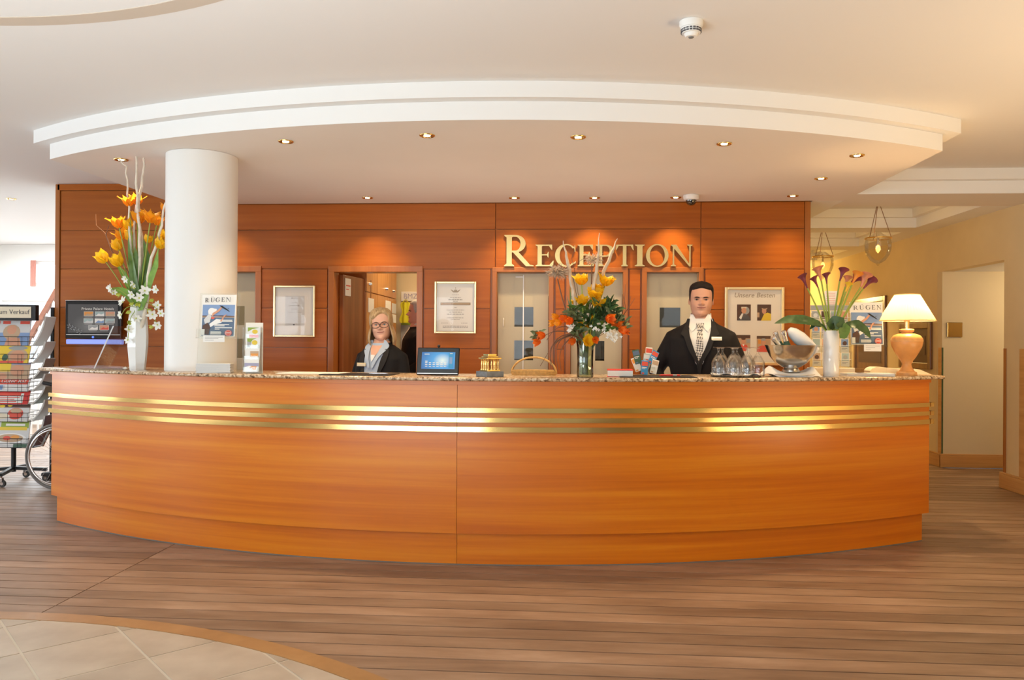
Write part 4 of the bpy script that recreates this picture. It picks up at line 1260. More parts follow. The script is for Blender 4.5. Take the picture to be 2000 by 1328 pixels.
def hand(mb, wrist, d, side, s=1.0):
    """palm, four unequal bent fingers and a thumb leaving the side of the palm"""
    d = Vector(d).normalized(); n_ = Vector((0, -.35, -1)); n_ = (n_ - d * n_.dot(d)).normalized(); b = d.cross(n_) * side
    wr = Vector(wrist)
    for k in range(4):
        o_ = (-.027 + .018 * k) * s
        mb.tube([wr + b * o_ * .7, wr + d * .045 * s + b * o_, wr + d * .088 * s + b * o_ * 1.1], [.014 * s, .0145 * s, .011 * s], 8)
    for k, L in enumerate((.068, .078, .073, .056)):
        o_ = (-.029 + .019 * k) * s; p = wr + d * .086 * s + b * o_ * 1.1
        q = p + (d * .95 + n_ * .25) * L * .48 * s; r_ = q + (d * .6 + n_ * .75) * L * .32 * s; e = r_ + (d * .2 + n_ * .95) * L * .24 * s
        mb.tube([p, q, r_, e], [.0095 * s, .009 * s, .008 * s, .006 * s], 8)
    p = wr + d * .025 * s - b * .034 * s
    mb.tube([p + b * .012 * s, p + (d * .03 - b * .018) * s, p + (d * .062 - b * .022 + n_ * .012) * s, p + (d * .085 - b * .016 + n_ * .02) * s], [.013 * s, .0125 * s, .010 * s, .007 * s], 8)
def person(label, loc, H, rz, woman, skin, arms, head_rz=0.0, head_tilt=0.0, head_k=None, jacket='suit', trousers='trouser', girth=1.0, headh=.238):
    t = thing('person', label, 'person', loc, rz)
    f = H / 1.78
    k = head_k or {'w': 1.0}
    hip, waist, chest, sh = (.175, .150, .172, .155) if woman else (.172, .168, .195, .185)
    hip *= girth; waist *= girth; chest *= girth
    zs = lambda z: z * f
    neck_r = (.050 if woman else .066) * f
    torso = [(0, .01, zs(.84), hip * f, .115 * girth * f, 2.4), (0, .01, zs(.95), hip * f * 1.0, .120 * girth * f, 2.4), (0, 0, zs(1.08), waist * f, .105 * girth * f, 2.4),
             (0, -.008 if woman else 0, zs(1.25), chest * f, (.128 if woman else .122) * girth * f, 2.4), (0, .0, zs(1.37), (chest - .002) * f, .110 * girth * f, 2.4), (0, .008, zs(1.445), sh * f * .95, .085 * f, 2.2),
             (0, .012, zs(1.49), sh * f * .56, .068 * f, 2.0), (0, .014, zs(1.52), neck_r * 1.2, neck_r * 1.15, 2)]
    sx = (.168 if woman else .186) * f
    legs = [[(sd * .09 * f, .01, zs(.88)), (sd * .095 * f, .0, zs(.70)), (sd * .09 * f, .0, zs(.48)), (sd * .088 * f, .02, zs(.28)), (sd * .088 * f, .02, zs(.085))] for sd in (-1, 1)]
    legr = [.095 * f, .088 * f, .058 * f, .055 * f, .040 * f]
    arm = []
    for sd, (el, wr) in zip((-1, 1), arms):
        arm.append([Vector((sd * (sx - .05 * f), .012, zs(1.415))), Vector((sd * sx, .012, zs(1.380))), Vector(el) * f, Vector(wr) * f])
    # ---- body: one surface
    mb = loft(torso)
    for L in legs: mb.tube(L, legr, 14)
    for L in legs:
        x = L[-1][0]
        mb.tube([(x, .05 * f, .05 * f), (x, -.05 * f, .045 * f), (x * 1.08, -.16 * f, .03 * f)], [.036 * f, .036 * f, .026 * f], 10)
    for A in arm:
        mid = A[1].lerp(A[2], .5); fm = A[2].lerp(A[3], .45)
        mb.tube([A[0], A[1], mid, A[2], fm, A[3]], [.045 * f, .056 * f, .047 * f, .040 * f, .037 * f, .026 * f], 12)
    hx = Matrix.Rotation(head_rz, 4, 'Z') @ Matrix.Rotation(head_tilt, 4, 'Y')
    top = H; base = H - headh
    mb.tube([(0, .016, zs(1.46)), (0, .012, zs(1.52)), (0, .012, base + .055 * f)], [neck_r * 1.22, neck_r, neck_r * .98], 18)
    body = fuse(mb, .0115, 5)
    torso_skin = MB(); torso_skin.add(body.v, body.f)
    for A, sd in zip(arm, (-1, 1)):
        hb = MB(); hand(hb, A[3], A[3] - A[2], sd, .95 * f)
        hf = fuse(hb, .0055, 3); body.add(hf.v, hf.f)
    hm = head_mesh(k)
    HM = Matrix.Translation((0, .012, base)) @ hx @ Matrix.Translation((0, -.012, -base))
    def hpu(p): return (p[0] * headh * .98, p[1] * headh * .98 + .012, p[2] * headh + base)
    def hp(p): return tuple(HM @ Vector(hpu(p)))
    def hpart(o): o.matrix_local = HM; return o
    hv = [hp(p) for p in hm.v]
    body.add(hv, hm.f)
    bodyo = body.build('body', skin, t, smooth=70)
    hb = MB(); hb.add([hpu(p) for p in hm.v], hm.f); hbv = bvh_of(hb)
    # ---- face details
    def fpt(a, tt, off=0):
        p = head_pt(tt, 0, k)
        lo = hpu((a, 0, tt))
        hit = hbv.ray_cast(Vector((lo[0], -1, lo[2])), Vector((0, 1, 0)))
        y = hit[0].y if hit[0] else lo[1] - .3 * headh
        return Vector((lo[0], y - off, lo[2]))
    for sd in (-1, 1):
        e = fpt(sd * .135, .497)
        r = .050 * headh
        MB().ball((e.x, e.y + r * .70, e.z), r, 16, 10, (1.05, 1, .74 if woman else .52)).build('eye', 'eye_white', t, smooth=60)
        MB().lathe([(0, 0), (.0235 * headh, 0), (.0235 * headh, .0016), (0, .0028)], 16, mtx=Matrix.Translation((e.x, e.y - r * .28, e.z + .001)) @ Matrix.Rotation(R(90), 4, 'X')).build('iris', 'iris_grey' if woman else 'iris_dark', t)
        br = []
        for i in range(7):
            a = .055 + .165 * i / 6
            br.append(fpt(sd * a, (.570 if woman else .552) + .020 * math.sin(PI * (.15 + .75 * i / 6)), -.001))
        MB().tube(br, [.0020 if woman else .0040] * 2 + [.0024 if woman else .0048] * 3 + [.0018, .001], 6).build('eyebrow', 'brow_brown' if woman else 'hair_dark', t, smooth=60)
        lid = [fpt(sd * (.075 + .115 * i / 5), .502 + (.026 if woman else .018) * math.sin(PI * i / 5), .0005) for i in range(6)]
        MB().tube(lid, .0013, 5).build('eyelid', 'brow_brown', t, smooth=60)
    lipw = .115 if woman else .125
    mw = MB(); L1 = []; 
    for tt_, r_ in ((.272, .0030), (.246, .0034)):
        pts = [fpt(lipw * (2 * i / 10 - 1), tt_ + .016 * abs(2 * i / 10 - 1) ** 2 * (1 if tt_ < .26 else .3) + (.006 * (abs(2 * i / 10 - 1) ** 2)), -.0012) for i in range(11)]
        mw.tube(pts, [r_ * (.35 + .65 * math.sin(PI * (.04 + .92 * i / 10))) for i in range(11)], 6)
    mw.build('lips', 'lips', t, smooth=60)
    mo_ = MB(); mo_.tube([fpt(lipw * 1.05 * (2 * i / 10 - 1), .2585 + .026 * abs(2 * i / 10 - 1) ** 2, -.0002) for i in range(11)], .0011, 5)
    mo_.build('mouth_line', 'brow_brown', t, smooth=60)
    # ---- shoes, trousers
    for L in legs:
        x = L[-1][0]
        s_ = fuse(MB().tube([(x, .075 * f, .045), (x, .0, .05), (x * 1.04, -.10 * f, .042), (x * 1.08, -.185 * f, .030)], [.036, .046, .047, .030], 12).tube([(x, .02, .05), (x, .02, .10)], [.045, .045], 12), .008, 4)
        zmin = min(v_[2] for v_ in s_.v); s_.v = [(a, b, max(.001, c)) for a, b, c in s_.v]
        s_.build('shoe', 'black_gloss', t, smooth=60)
    tm = loft([(0, .01, zs(.83), (hip + .016) * f, (.115 * girth + .016) * f, 2.4), (0, .01, zs(.95), (hip + .014) * f, (.120 * girth + .014) * f, 2.4), (0, 0, zs(1.04), (waist + .012) * f, (.108 * girth + .012) * f, 2.4)])
    for L in legs: tm.tube([(x, y, z) for x, y, z in L], [r * 1.16 + .012 for r in legr], 16)
    fuse(tm, .013, 5).build('trousers', trousers, t, smooth=60)
    # ---- jacket
    jm = loft([(0, .01, zs(.80), (hip + .034) * f, (.118 * girth + .034) * f, 2.4), (0, .01, zs(.95), (hip + .026) * f, (.120 * girth + .026) * f, 2.4), (0, 0, zs(1.09), (waist + .024) * f, (.105 * girth + .026) * f, 2.4)] +
              [(cx, cy, z, rx + .022 * f, ry + .020 * f, sq) for cx, cy, z, rx, ry, sq in torso[3:6]] + [(0, .018, zs(1.480), sh * f * .68, .082 * f, 2.0), (0, .022, zs(1.508), sh * f * .50, .078 * f, 2.0)])
    for A in arm:
        mid = A[1].lerp(A[2], .5); fm = A[2].lerp(A[3], .5); cf = A[2].lerp(A[3], .93)
        pad = 1.0 if woman else 1.06
        jm.tube([A[0], A[1], mid, A[2], fm, cf], [.052 * f * pad, .068 * f * pad, .064 * f * pad, .058 * f, .053 * f, .044 * f], 14)
    jf = fuse(jm, .011, 4)
    jf.build('jacket', jacket, t, smooth=70)
    for o in t.children:
        if o.name.split('.')[0] in ('eye', 'iris', 'eyebrow', 'eyelid', 'lips', 'mouth_line'): hpart(o)
    cbm = MB(); cbm.add(jf.v, jf.f); cbm.add(torso_skin.v, torso_skin.f)
    return t, dict(hpart=hpart, cb=bvh_of(cbm), f=f, zs=zs, jb=bvh_of(jf), hb=hbv, hp=hp, fpt=fpt, base=base, headh=headh, neck=neck_r, k=k, hx=hx)

def hair_shell(t, I, hair, line, off, nphi=72, nt=18, long=None, flare=0.0):
    """hair grown from a hairline over the crown; long(phi) gives the length below the ear line"""
    k, hp = I['k'], I['hp']; mb = MB()
    def fn(s, tt):
        phi = 2 * PI * s
        ph = (phi + PI) % (2 * PI) - PI
        lo = line(ph)
        tl = lo + (1 - lo) * tt
        o_ = off(ph, tl) * smst(-.02, .16, tt)
        if long and long(ph) is not None and tl < .50:
            p = head_pt(.50, phi, k)
            q = (.50 - tl)
            sc = 1 + o_ + flare * math.sin(min(1.0, q / .62) * PI * .62) - .10 * smst(.45, .75, q)
            return hp((p.x * sc, p.y * sc, tl))
        p = head_pt(min(tl, .9995), phi, k)
        if abs(ph) < 1.5: p.y = max(p.y, -.375)
        c = Vector((0, .03, .55)); d = (p - c); d.normalize()
        return hp(p + d * o_)
    mb.grid(fn, nphi, nt, closed=True)
    # inner side, so the hair has thickness
    n0 = len(mb.v)
    return mb
# ------------------------------------------------------------------ the man in the dark suit
def badge(t, I, x, z, label):
    hit = I['jb'].ray_cast(Vector((x, -1, z)), Vector((0, 1, 0)))
    y = hit[0].y - .026
    b = MB().bbox(x - .036, x + .036, y - .003, y + .002, z - .013, z + .013, .001).build('name_badge', 'gold_frame', t); b['label'] = label
    MB().box(x - .033, x + .033, y - .0036, y - .0031, z - .010, z + .002).build('badge_strip', 'cream', b)
p = at_v(1368, 700, 5.95)
MH = 1.36 + (670.4 - 554.5) / FPX * 5.95
man, I = person('person in a black suit, white shirt and checked tie behind the counter, facing front', (p.x, p.y, 0), MH, R(-12), False, 'skin',
                [((-.325, .03, 1.13), (-.22, -.16, .95)), ((.30, .04, 1.13), (.22, -.15, .93))], head_rz=R(4), head_tilt=R(1), head_k={'w': 1.09, 'jaw': .16, 'cheek': 1.5}, girth=1.10, headh=.252)
f, zs, jb = I['f'], I['zs'], I['jb']
ztop, zbut = zs(1.520), zs(1.10)
neckx = .072 * f
# shirt front
cb = I['cb']
rows = rows_between([(ztop, -neckx), (zs(1.42), -.078 * f), (zs(1.205), -.008)], [(ztop, neckx), (zs(1.42), .078 * f), (zs(1.205), .008)], 26)
drape(cb, rows, .004, 10).build('shirt', 'shirt_white', man, smooth=70)
def collar_band(t, I, mt, top, drop):
    def fn(s, u):
        a = 2 * PI * s; fr = smst(.2, 1.0, math.cos(a))
        z0, z1 = I['zs'](1.462) - .03 * fr, I['zs'](top) - drop * fr
        r_ = I['neck'] * (1.24 - .12 * u)
        return (r_ * math.sin(a), .012 - r_ * math.cos(a), z0 + (z1 - z0) * u)
    MB().grid(fn, 40, 6, closed=True).build('collar_band', mt, t, smooth=60)
collar_band(man, I, 'shirt_white', 1.562, .065)
for sd in (-1, 1):
    pts = rows_between([(zs(1.552), sd * .052 * f), (zs(1.51), sd * .028 * f), (zs(1.474), sd * .012 * f), (zs(1.425), sd * .052 * f)], [(zs(1.552), sd * .066 * f), (zs(1.50), sd * .090 * f), (zs(1.466), sd * .084 * f), (zs(1.425), sd * .058 * f)], 14)
    thicken(drape(cb, pts, .013, 4), .003).build('collar_wing', 'shirt_white', man, smooth=60)
# tie
rows = rows_between([(zs(1.475), -.022 * f), (zs(1.445), -.017 * f), (zs(1.43), -.018 * f), (zs(1.205), -.032 * f), (zs(1.19), -.02 * f)], [(zs(1.475), .022 * f), (zs(1.445), .017 * f), (zs(1.43), .018 * f), (zs(1.205), .032 * f), (zs(1.19), .02 * f)], 24)
thicken(drape(cb, rows, .012, 5), .006).build('tie', 'tie_check', man, smooth=60)
rows = rows_between([(zs(1.486), -.028 * f), (zs(1.438), -.017 * f)], [(zs(1.486), .028 * f), (zs(1.438), .017 * f)], 6)
thicken(drape(cb, rows, .020, 5), .008).build('tie_knot', 'tie_check', man, smooth=60)
for sd in (-1, 1):
    a = [(zs(1.520), sd * .074 * f), (zs(1.45), sd * .078 * f), (zs(1.38), sd * .066 * f), (zs(1.30), sd * .038 * f), (zs(1.21), -.004), (zs(1.10), -.010)]
    b = [(zs(1.520), sd * .092 * f), (zs(1.46), sd * .112 * f), (zs(1.405), sd * .136 * f), (zs(1.39), sd * .110 * f), (zs(1.30), sd * .078 * f), (zs(1.20), sd * .020 * f), (zs(1.10), sd * .006 * f)]
    thicken(drape(cb, rows_between(a, b, 26), .019 if sd > 0 else .022, 4), .004).build('lapel', 'suit_edge', man, smooth=60)
for z in (1.185, 1.07):
    hit = jb.ray_cast(Vector((.004, -1, zs(z))), Vector((0, 1, 0)))
    MB().lathe([(0, 0), (.009, 0), (.008, .004), (0, .004)], 14, mtx=Matrix.Translation((.004, hit[0].y - .002, zs(z))) @ Matrix.Rotation(R(90), 4, 'X')).build('button', 'black_gloss', man)
rows = rows_between([(zs(1.305), .095 * f), (zs(1.290), .095 * f)], [(zs(1.312), .180 * f), (zs(1.298), .180 * f)], 3)
thicken(drape(jb, rows, .005, 5), .003).build('breast_pocket', 'suit_edge', man)
badge(man, I, .118 * f, zs(1.375), 'small gold name badge on the lapel')
def line_m(ph):
    a = abs(ph)
    return .835 - .03 * smst(.0, .5, a) - .02 * smst(.3, .8, a) - .35 * smst(.95, 1.28, a) + .13 * smst(1.38, 1.6, a) - .36 * smst(1.7, 2.5, a) if a < 3.2 else .3
hair_shell(man, I, 'hair_dark', line_m, lambda ph, t: .020 + .040 * smst(.66, .93, t) + .012 * smst(1.2, .2, abs(ph)) * smst(.8, .9, t)).build('hair', 'hair_dark', man, smooth=70)

# ------------------------------------------------------------------ the blonde receptionist
p = at_v(745, 700, 5.85)
WH = 1.36 + (666.3 - 603.5) / FPX * 5.85
wom, I = person('person with blond bob, glasses, black blazer and light blue shirt behind the counter', (p.x, p.y, 0), WH, R(-17), True, 'skin_fair',
                [((-.245, -.03, 1.12), (-.14, -.24, 1.00)), ((.245, -.03, 1.12), (.14, -.24, 1.00))], head_rz=R(23), head_tilt=R(-4), head_k={'w': 1.07, 'jaw': -.02, 'cheek': 1.6}, jacket='blazer', girth=1.12, headh=.232)
f, zs, jb = I['f'], I['zs'], I['jb']
cb = I['cb']
rows = rows_between([(zs(1.500), -.066 * f), (zs(1.40), -.082 * f), (zs(1.25), -.062 * f), (zs(1.0), -.030 * f)], [(zs(1.500), .066 * f), (zs(1.40), .082 * f), (zs(1.25), .058 * f), (zs(1.0), .026 * f)], 24)
drape(cb, rows, .004, 10).build('shirt', 'shirt_blue', wom, smooth=70)
rows = rows_between([(zs(1.535), -.052 * f), (zs(1.46), -.050 * f), (zs(1.365), -.003)], [(zs(1.535), .052 * f), (zs(1.46), .050 * f), (zs(1.365), .003)], 16)
drape(cb, rows, .0075, 8).build('neckline', 'skin_fair', wom, smooth=70)
rows = rows_between([(zs(1.405), -.020 * f), (zs(1.385), -.017 * f), (zs(1.35), -.002)], [(zs(1.405), .020 * f), (zs(1.385), .017 * f), (zs(1.35), .002)], 4)
drape(cb, rows, .0095, 5).build('undershirt', 'shirt_white', wom, smooth=70)
collar_band(wom, I, 'shirt_blue', 1.535, .17)
for sd in (-1, 1):
    a = [(zs(1.525), sd * .052 * f), (zs(1.47), sd * .050 * f), (zs(1.40), sd * .036 * f), (zs(1.30), sd * .004)]
    b = [(zs(1.525), sd * .070 * f), (zs(1.475), sd * .112 * f), (zs(1.435), sd * .098 * f), (zs(1.39), sd * .064 * f), (zs(1.30), sd * .024 * f)]
    thicken(drape(cb, rows_between(a, b, 20), .020, 4), .005).build('collar_wing', 'shirt_blue', wom, smooth=60)
    a = [(zs(1.452), sd * .092 * f), (zs(1.40), sd * .084 * f), (zs(1.25), sd * .060 * f), (zs(1.02), sd * .030 * f)]
    b = [(zs(1.452), sd * .118 * f), (zs(1.40), sd * .130 * f), (zs(1.35), sd * .125 * f), (zs(1.25), sd * .085 * f), (zs(1.02), sd * .040 * f)]
    thicken(drape(cb, rows_between(a, b, 22), .013, 4), .005).build('lapel', 'suit_edge', wom, smooth=60)
badge(wom, I, -.085 * f, zs(1.325), 'small gold name badge on the blazer')
def line_w(ph):
    a = abs(ph)
    front = .855 - .17 * smst(.05, .95, abs(ph - .22))
    side = -.16
    g_ = smst(.80, 1.06, a)
    return front * (1 - g_) + side * g_ - .05 * smst(2.0, 3.1, a)
hw = hair_shell(wom, I, 'hair_blond', line_w, lambda ph, t: .055 + .035 * smst(.8, 1.0, t) + .07 * smst(.55, .2, t) * smst(.7, 1.2, abs(ph)) + .006 * math.sin(ph * 31) * (1 if t < .95 else 0), 110, 26, long=lambda ph: 1.0 if abs(ph) > .78 else None, flare=.32)
hw.build('hair', 'hair_blond', wom, smooth=80)
# glasses
fp = I['fpt']
for sd in (-1, 1):
    c = fp(sd * .140, .482)
    ring_ = []
    for i in range(22):
        a = 2 * PI * i / 22
        ring_.append((c.x + .0300 * math.cos(a) * (1.0 if abs(math.sin(a)) < .8 else .98), fp(.0, .50).y - .0105 + .006 * abs(math.cos(a)) * (1 if sd * math.cos(a) > 0 else 0), c.z + .0205 * math.sin(a) * (1.08 if math.sin(a) > 0 else .95)))
    I['hpart'](MB().tube(ring_, .0022, 6, closed=True).build('glasses_rim', 'darkbrown_print', wom, smooth=60))
    if sd > 0: continue
    tmpl = [(c.x + sd * .029, ring_[0][1] + .004, c.z + .008), (sd * .074, -.035, c.z + .006)]
    I['hpart'](MB().tube(tmpl, .002, 6).build('glasses_temple', 'darkbrown_print', wom, smooth=60))
c = fp(0, .49)
I['hpart'](MB().tube([(-.010, fp(0, .50).y - .0095, c.z + .004), (0, fp(0, .50).y - .012, c.z + .007), (.010, fp(0, .50).y - .0095, c.z + .004)], .002, 6).build('glasses_bridge', 'darkbrown_print', wom, smooth=60))
for sd in (-1, 1):
    I['hpart'](MB().ball((sd * .079, -.006, I['base'] + .085), .005, 10, 8).build('earring', 'white_gloss', wom, smooth=60))

# ------------------------------------------------------------------ the grey-haired man half hidden in the office
p = at_v(812, 640, 8.35)
OH = 1.36 + (666.8 - 586) / FPX * 8.35
oth, I = person('person with grey hair in dark jacket, half hidden by the door frame in the office', (p.x, p.y, 0), OH, R(-72), False, 'skin_pink',
                [((-.27, .04, 1.13), (-.20, -.17, .98)), ((.27, .04, 1.13), (.20, -.17, .98))], head_k={'w': 1.03, 'jaw': .2, 'cheek': 1}, girth=1.08, headh=.245)
f, zs, jb = I['f'], I['zs'], I['jb']
rows = rows_between([(zs(1.500), -.05 * f), (zs(1.40), -.03 * f), (zs(1.22), -.008)], [(zs(1.500), .05 * f), (zs(1.40), .03 * f), (zs(1.22), .008)], 14)
drape(I['cb'], rows, .004, 6).build('shirt', 'shirt_white', oth, smooth=70)
collar_band(oth, I, 'shirt_white', 1.54, .05)
hair_shell(oth, I, 'hair_grey', lambda ph: line_m(ph) + .02, lambda ph, t: .03 + .02 * t).build('hair', 'hair_grey', oth, smooth=70)
# ================================================================== plants: building blocks
def frame_of(d):
    d = Vector(d).normalized(); a = d.cross(Vector((0, 0, 1)))
    if a.length < 1e-4: a = Vector((1, 0, 0))
    a.normalize(); return a, d.cross(a).normalized() * -1, d
def bez(p, q, bend=(0, 0, 0), n=8):
    p, q, b = Vector(p), Vector(q), Vector(bend)
    return [p.lerp(q, i / n) + b * math.sin(PI * i / n) for i in range(n + 1)]
def crook(p, q, amp, n=14, seed=0):
    r_ = random.Random(seed); p, q = Vector(p), Vector(q); a, b, d = frame_of(q - p); out = []; L = (q - p).length
    f1, f2, f3, f4 = [r_.uniform(0, 6.28) for _ in range(4)]
    for i in range(n + 1):
        t = i / n
        out.append(p.lerp(q, t) + (a * (math.sin(5 * t + f1) - math.sin(f1) + .5 * math.sin(11 * t + f2)) + b * (math.sin(6 * t + f3) - math.sin(f3) + .5 * math.sin(12 * t + f4))) * amp * min(1, t * 4) * L)
    return out
def petals(mb, c, d, n, L, W, open_, curl=.3, ruffle=.0, layers=1, seed=0, pts=5):
    """cup of petals opening round direction d"""
    r_ = random.Random(seed); a, b, d = frame_of(d); c = Vector(c)
    for ly in range(layers):
        for k in range(n):
            th = 2 * PI * (k + .5 * ly) / n + r_.uniform(-.15, .15); rad = a * math.cos(th) + b * math.sin(th); tan = d.cross(rad)
            op = open_ * (1 - .35 * ly) * r_.uniform(.85, 1.15); l = L * r_.uniform(.9, 1.08) * (1 - .06 * ly)
            ph = r_.uniform(0, 6)
            def fn(s, t):
                ang = op * (t ** .9) * 1.0
                up = l * (t - .12 * op * t * t)
                out = l * (.34 * math.sin(min(1, t * 1.35) * PI * .55) + op * .55 * t * t + curl * max(0, t - .7) * 1.2)
                wv = W * (math.sin(PI * (.10 + .86 * t)) ** .75)
                x = (2 * s - 1)
                rf = ruffle * l * math.sin(9 * s + ph + 5 * t) * t * t
                return c + d * (up - .10 * l * x * x * t + rf * .6) + rad * (out - .22 * wv * x * x + rf) + tan * (x * wv)
            mb.grid(fn, pts - 1, pts)
def leaf_strip(mb, spine, W, n=10, fold=.25, twist=0.0, nrm=None):
    """broad leaf along a spine of points with a folded midrib"""
    P = [Vector(p) for p in spine]; k = len(P); vs = []
    for i, p in enumerate(P):
        t = i / (k - 1); d = (P[min(i + 1, k - 1)] - P[max(i - 1, 0)]).normalized()
        a = d.cross(Vector(nrm) if nrm else Vector((0, -1, .25)));
        if a.length < 1e-3: a = Vector((1, 0, 0))
        a.normalize(); nn = a.cross(d)
        a2 = a * math.cos(twist * t) + nn * math.sin(twist * t); nn = a2.cross(d)
        w_ = W * (math.sin(PI * (.03 + .97 * t) ** .85) ** .8) if t < 1 else 0
        for s in (-1, -.5, 0, .5, 1):
            vs.append(p + a2 * (w_ * s) + nn * (fold * w_ * abs(s)))
    return mb.add(vs, [(i * 5 + j, i * 5 + j + 1, (i + 1) * 5 + j + 1, (i + 1) * 5 + j) for i in range(k - 1) for j in range(4)])
def star_flower(mb, c, d, r, n=5, seed=0, cup=.35):
    r_ = random.Random(seed); a, b, d = frame_of(d); c = Vector(c)
    for k in range(n):
        th = 2 * PI * k / n + r_.uniform(-.2, .2); rad = a * math.cos(th) + b * math.sin(th); tan = d.cross(rad); l = r * r_.uniform(.8, 1.15)
        def fn(s, t):
            wv = .30 * r * math.sin(PI * (.08 + .88 * t)) ** .8; x = 2 * s - 1
            return c + rad * (l * (.08 + .92 * t)) + d * (cup * l * (t - .3 * t * t) + .10 * l * x * x) + tan * (x * wv)
        mb.grid(fn, 3, 5)
def px2(x, y, org, v=None):
    """point of the picture at the depth of org, relative to org"""
    q = at_v(x, y, org.y if v is None else v); return q - Vector(org)

# ------------------------------------------------------------------ left vase with tulips and white branches
V1 = on_counter(269, .26)
vs_ = thing('tall_vase', 'tall white faceted vase at the left end of the counter', 'vase', V1)
prof = [(.036, 0), (.058, .0), (.064, .06), (.074, .16), (.076, .24), (.068, .36), (.056, .44), (.050, .475), (.046, .475), (.052, .36), (.055, .10)]
mb = MB(); vsx = []
for r_, z in prof:
    for j in range(6): vsx.append((r_ * .95 * math.cos(2 * PI * (j + .78) / 6), r_ * .95 * math.sin(2 * PI * (j + .78) / 6), z))
fsx = [(i * 6 + j, i * 6 + (j + 1) % 6, (i + 1) * 6 + (j + 1) % 6, (i + 1) * 6 + j) for i in range(len(prof) - 1) for j in range(6)] + [tuple(range(6))]
mb.add(vsx, fsx).build('body', 'white_gloss', vs_)
fa = thing('flower_arrangement', 'tall arrangement of yellow tulips, bare white branches and white blossoms in the faceted vase', 'flowers', V1 + Vector((0, 0, .02)))
O1 = V1 + Vector((0, 0, .02))
def P1(x, y, dv=0): return px2(x, y, O1, O1.y + dv)
mouth = Vector((0, 0, .46))
for k, pts in enumerate(([(270, 600), (273, 470), (268, 380), (265, 295)], [(276, 600), (277, 480), (271, 400), (280, 330), (283, 294)], [(264, 600), (255, 480), (250, 380), (246, 325), (232, 311)], [(285, 600), (292, 520), (312, 455), (323, 396)], [(262, 560), (262, 450), (266, 400)])):
    W_ = [mouth * .4] + [P1(x, y, (-.02, .03, .0, -.07, .04)[k]) for x, y in pts]
    fine = []
    for i in range(len(W_) - 1):
        for j in range(4): fine.append(W_[i].lerp(W_[i + 1], j / 4) + Vector((.006 * math.sin(3 * i + j * 1.9 + k), 0, 0)))
    fine.append(W_[-1])
    n_ = len(fine); MB().tube(fine, [.016 - .010 * i / n_ for i in range(n_)] if k != 2 else [.010 - .006 * i / n_ for i in range(n_)], 8).build('white_branch', 'branch_white', fa, smooth=70)
tl = [(252, 395, 1, .9), (268, 392, 1, .9), (320, 405, 1, .7), (233, 437, 1, 1.0), (250, 440, 0, .9), (272, 428, 1, 1.1), (293, 427, 1, 1.1), (306, 432, 1, .8), (238, 460, 1, .9), (232, 480, 0, 1.0), (254, 462, 0, .9), (289, 466, 0, .7), (318, 458, 0, .8), (310, 477, 0, 1.0), (207, 504, 0, 1.1), (234, 512, 0, 1.15)]
for k, (x, y, o_, s_) in enumerate(tl):
    dv = rnd.uniform(-.09, .07); c = P1(x, y + 8, dv); d = (c - mouth * 1.05); d.z = abs(d.z) * .9 + .05; d.normalize()
    mb = MB().mat(0); petals(mb, c, d, 3, .085 * s_, .036 * s_, .55 if o_ else .28, .4 if o_ else .05, .12 if o_ else .02, 2, k)
    t = mb.build('tulip', ['tulip_orange' if o_ else 'tulip_yellow'], fa, smooth=80)
    MB().tube(bez(mouth * .8, c, (0, 0, .02), 7), .004, 6).build('stem', 'stem_green', t, smooth=60)
for k, (pts, W_, mt) in enumerate((([(272, 600), (262, 545), (256, 500), (250, 462)], .032, 'leaf_green'), ([(274, 600), (284, 545), (287, 500), (280, 466)], .030, 'leaf_green'), ([(276, 600), (290, 560), (306, 520), (309, 487)], .036, 'leaf_bright'),
                                   ([(272, 590), (254, 560), (238, 530), (228, 518)], .024, 'leaf_bright'), ([(264, 590), (248, 572), (232, 566), (212, 564)], .030, 'leaf_bright'), ([(270, 600), (268, 550), (266, 510), (264, 480)], .03, 'leaf_green'))):
    sp_ = [mouth * .9] + [P1(x, y, (-.04, .0, -.08, .0, -.06, -.03)[k]) for x, y in pts]
    fine = []
    for i in range(len(sp_) - 1):
        for j in range(3): fine.append(sp_[i].lerp(sp_[i + 1], j / 3))
    fine.append(sp_[-1])
    leaf_strip(MB(), fine, W_, fold=.3, twist=.4 * (-1) ** k).build('leaf', mt, fa, smooth=70)
wf = [(246, 545, .9), (262, 555, 1), (216, 563, 1), (283, 568, 1.15), (305, 565, 1), (240, 590, 1.1), (308, 596, .9), (236, 615, 1), (298, 614, 1.1), (314, 612, .8), (308, 634, 1), (252, 644, .9), (250, 664, .8), (272, 582, 1), (258, 575, .9), (266, 622, 1.0), (222, 572, .7)]
for k, (x, y, s_) in enumerate(wf):
    c = P1(x, y, -.10 + rnd.uniform(-.03, .03)); mb = MB()
    star_flower(mb, c, Vector((rnd.uniform(-.8, .8), -1, rnd.uniform(-.6, .8))), .036 * s_, 6, k)
    t = mb.build('white_blossom', 'flower_white', fa, smooth=80)
    MB().ball(c + Vector((0, -.002, 0)), .006, 8, 6).build('blossom_centre', 'bud_green', t, smooth=60)
for k, (x, y) in enumerate(((236, 574), (272, 592), (300, 585), (296, 605), (300, 637), (256, 608), (262, 592), (260, 558), (250, 628))):
    c = P1(x, y, -.09); mb = MB(); petals(mb, c, Vector((rnd.uniform(-1, 1), -.6, -.4)), 3, .034, .012, .3, 0, 0, 1, k); mb.build('green_bud', 'bud_green', fa, smooth=70)
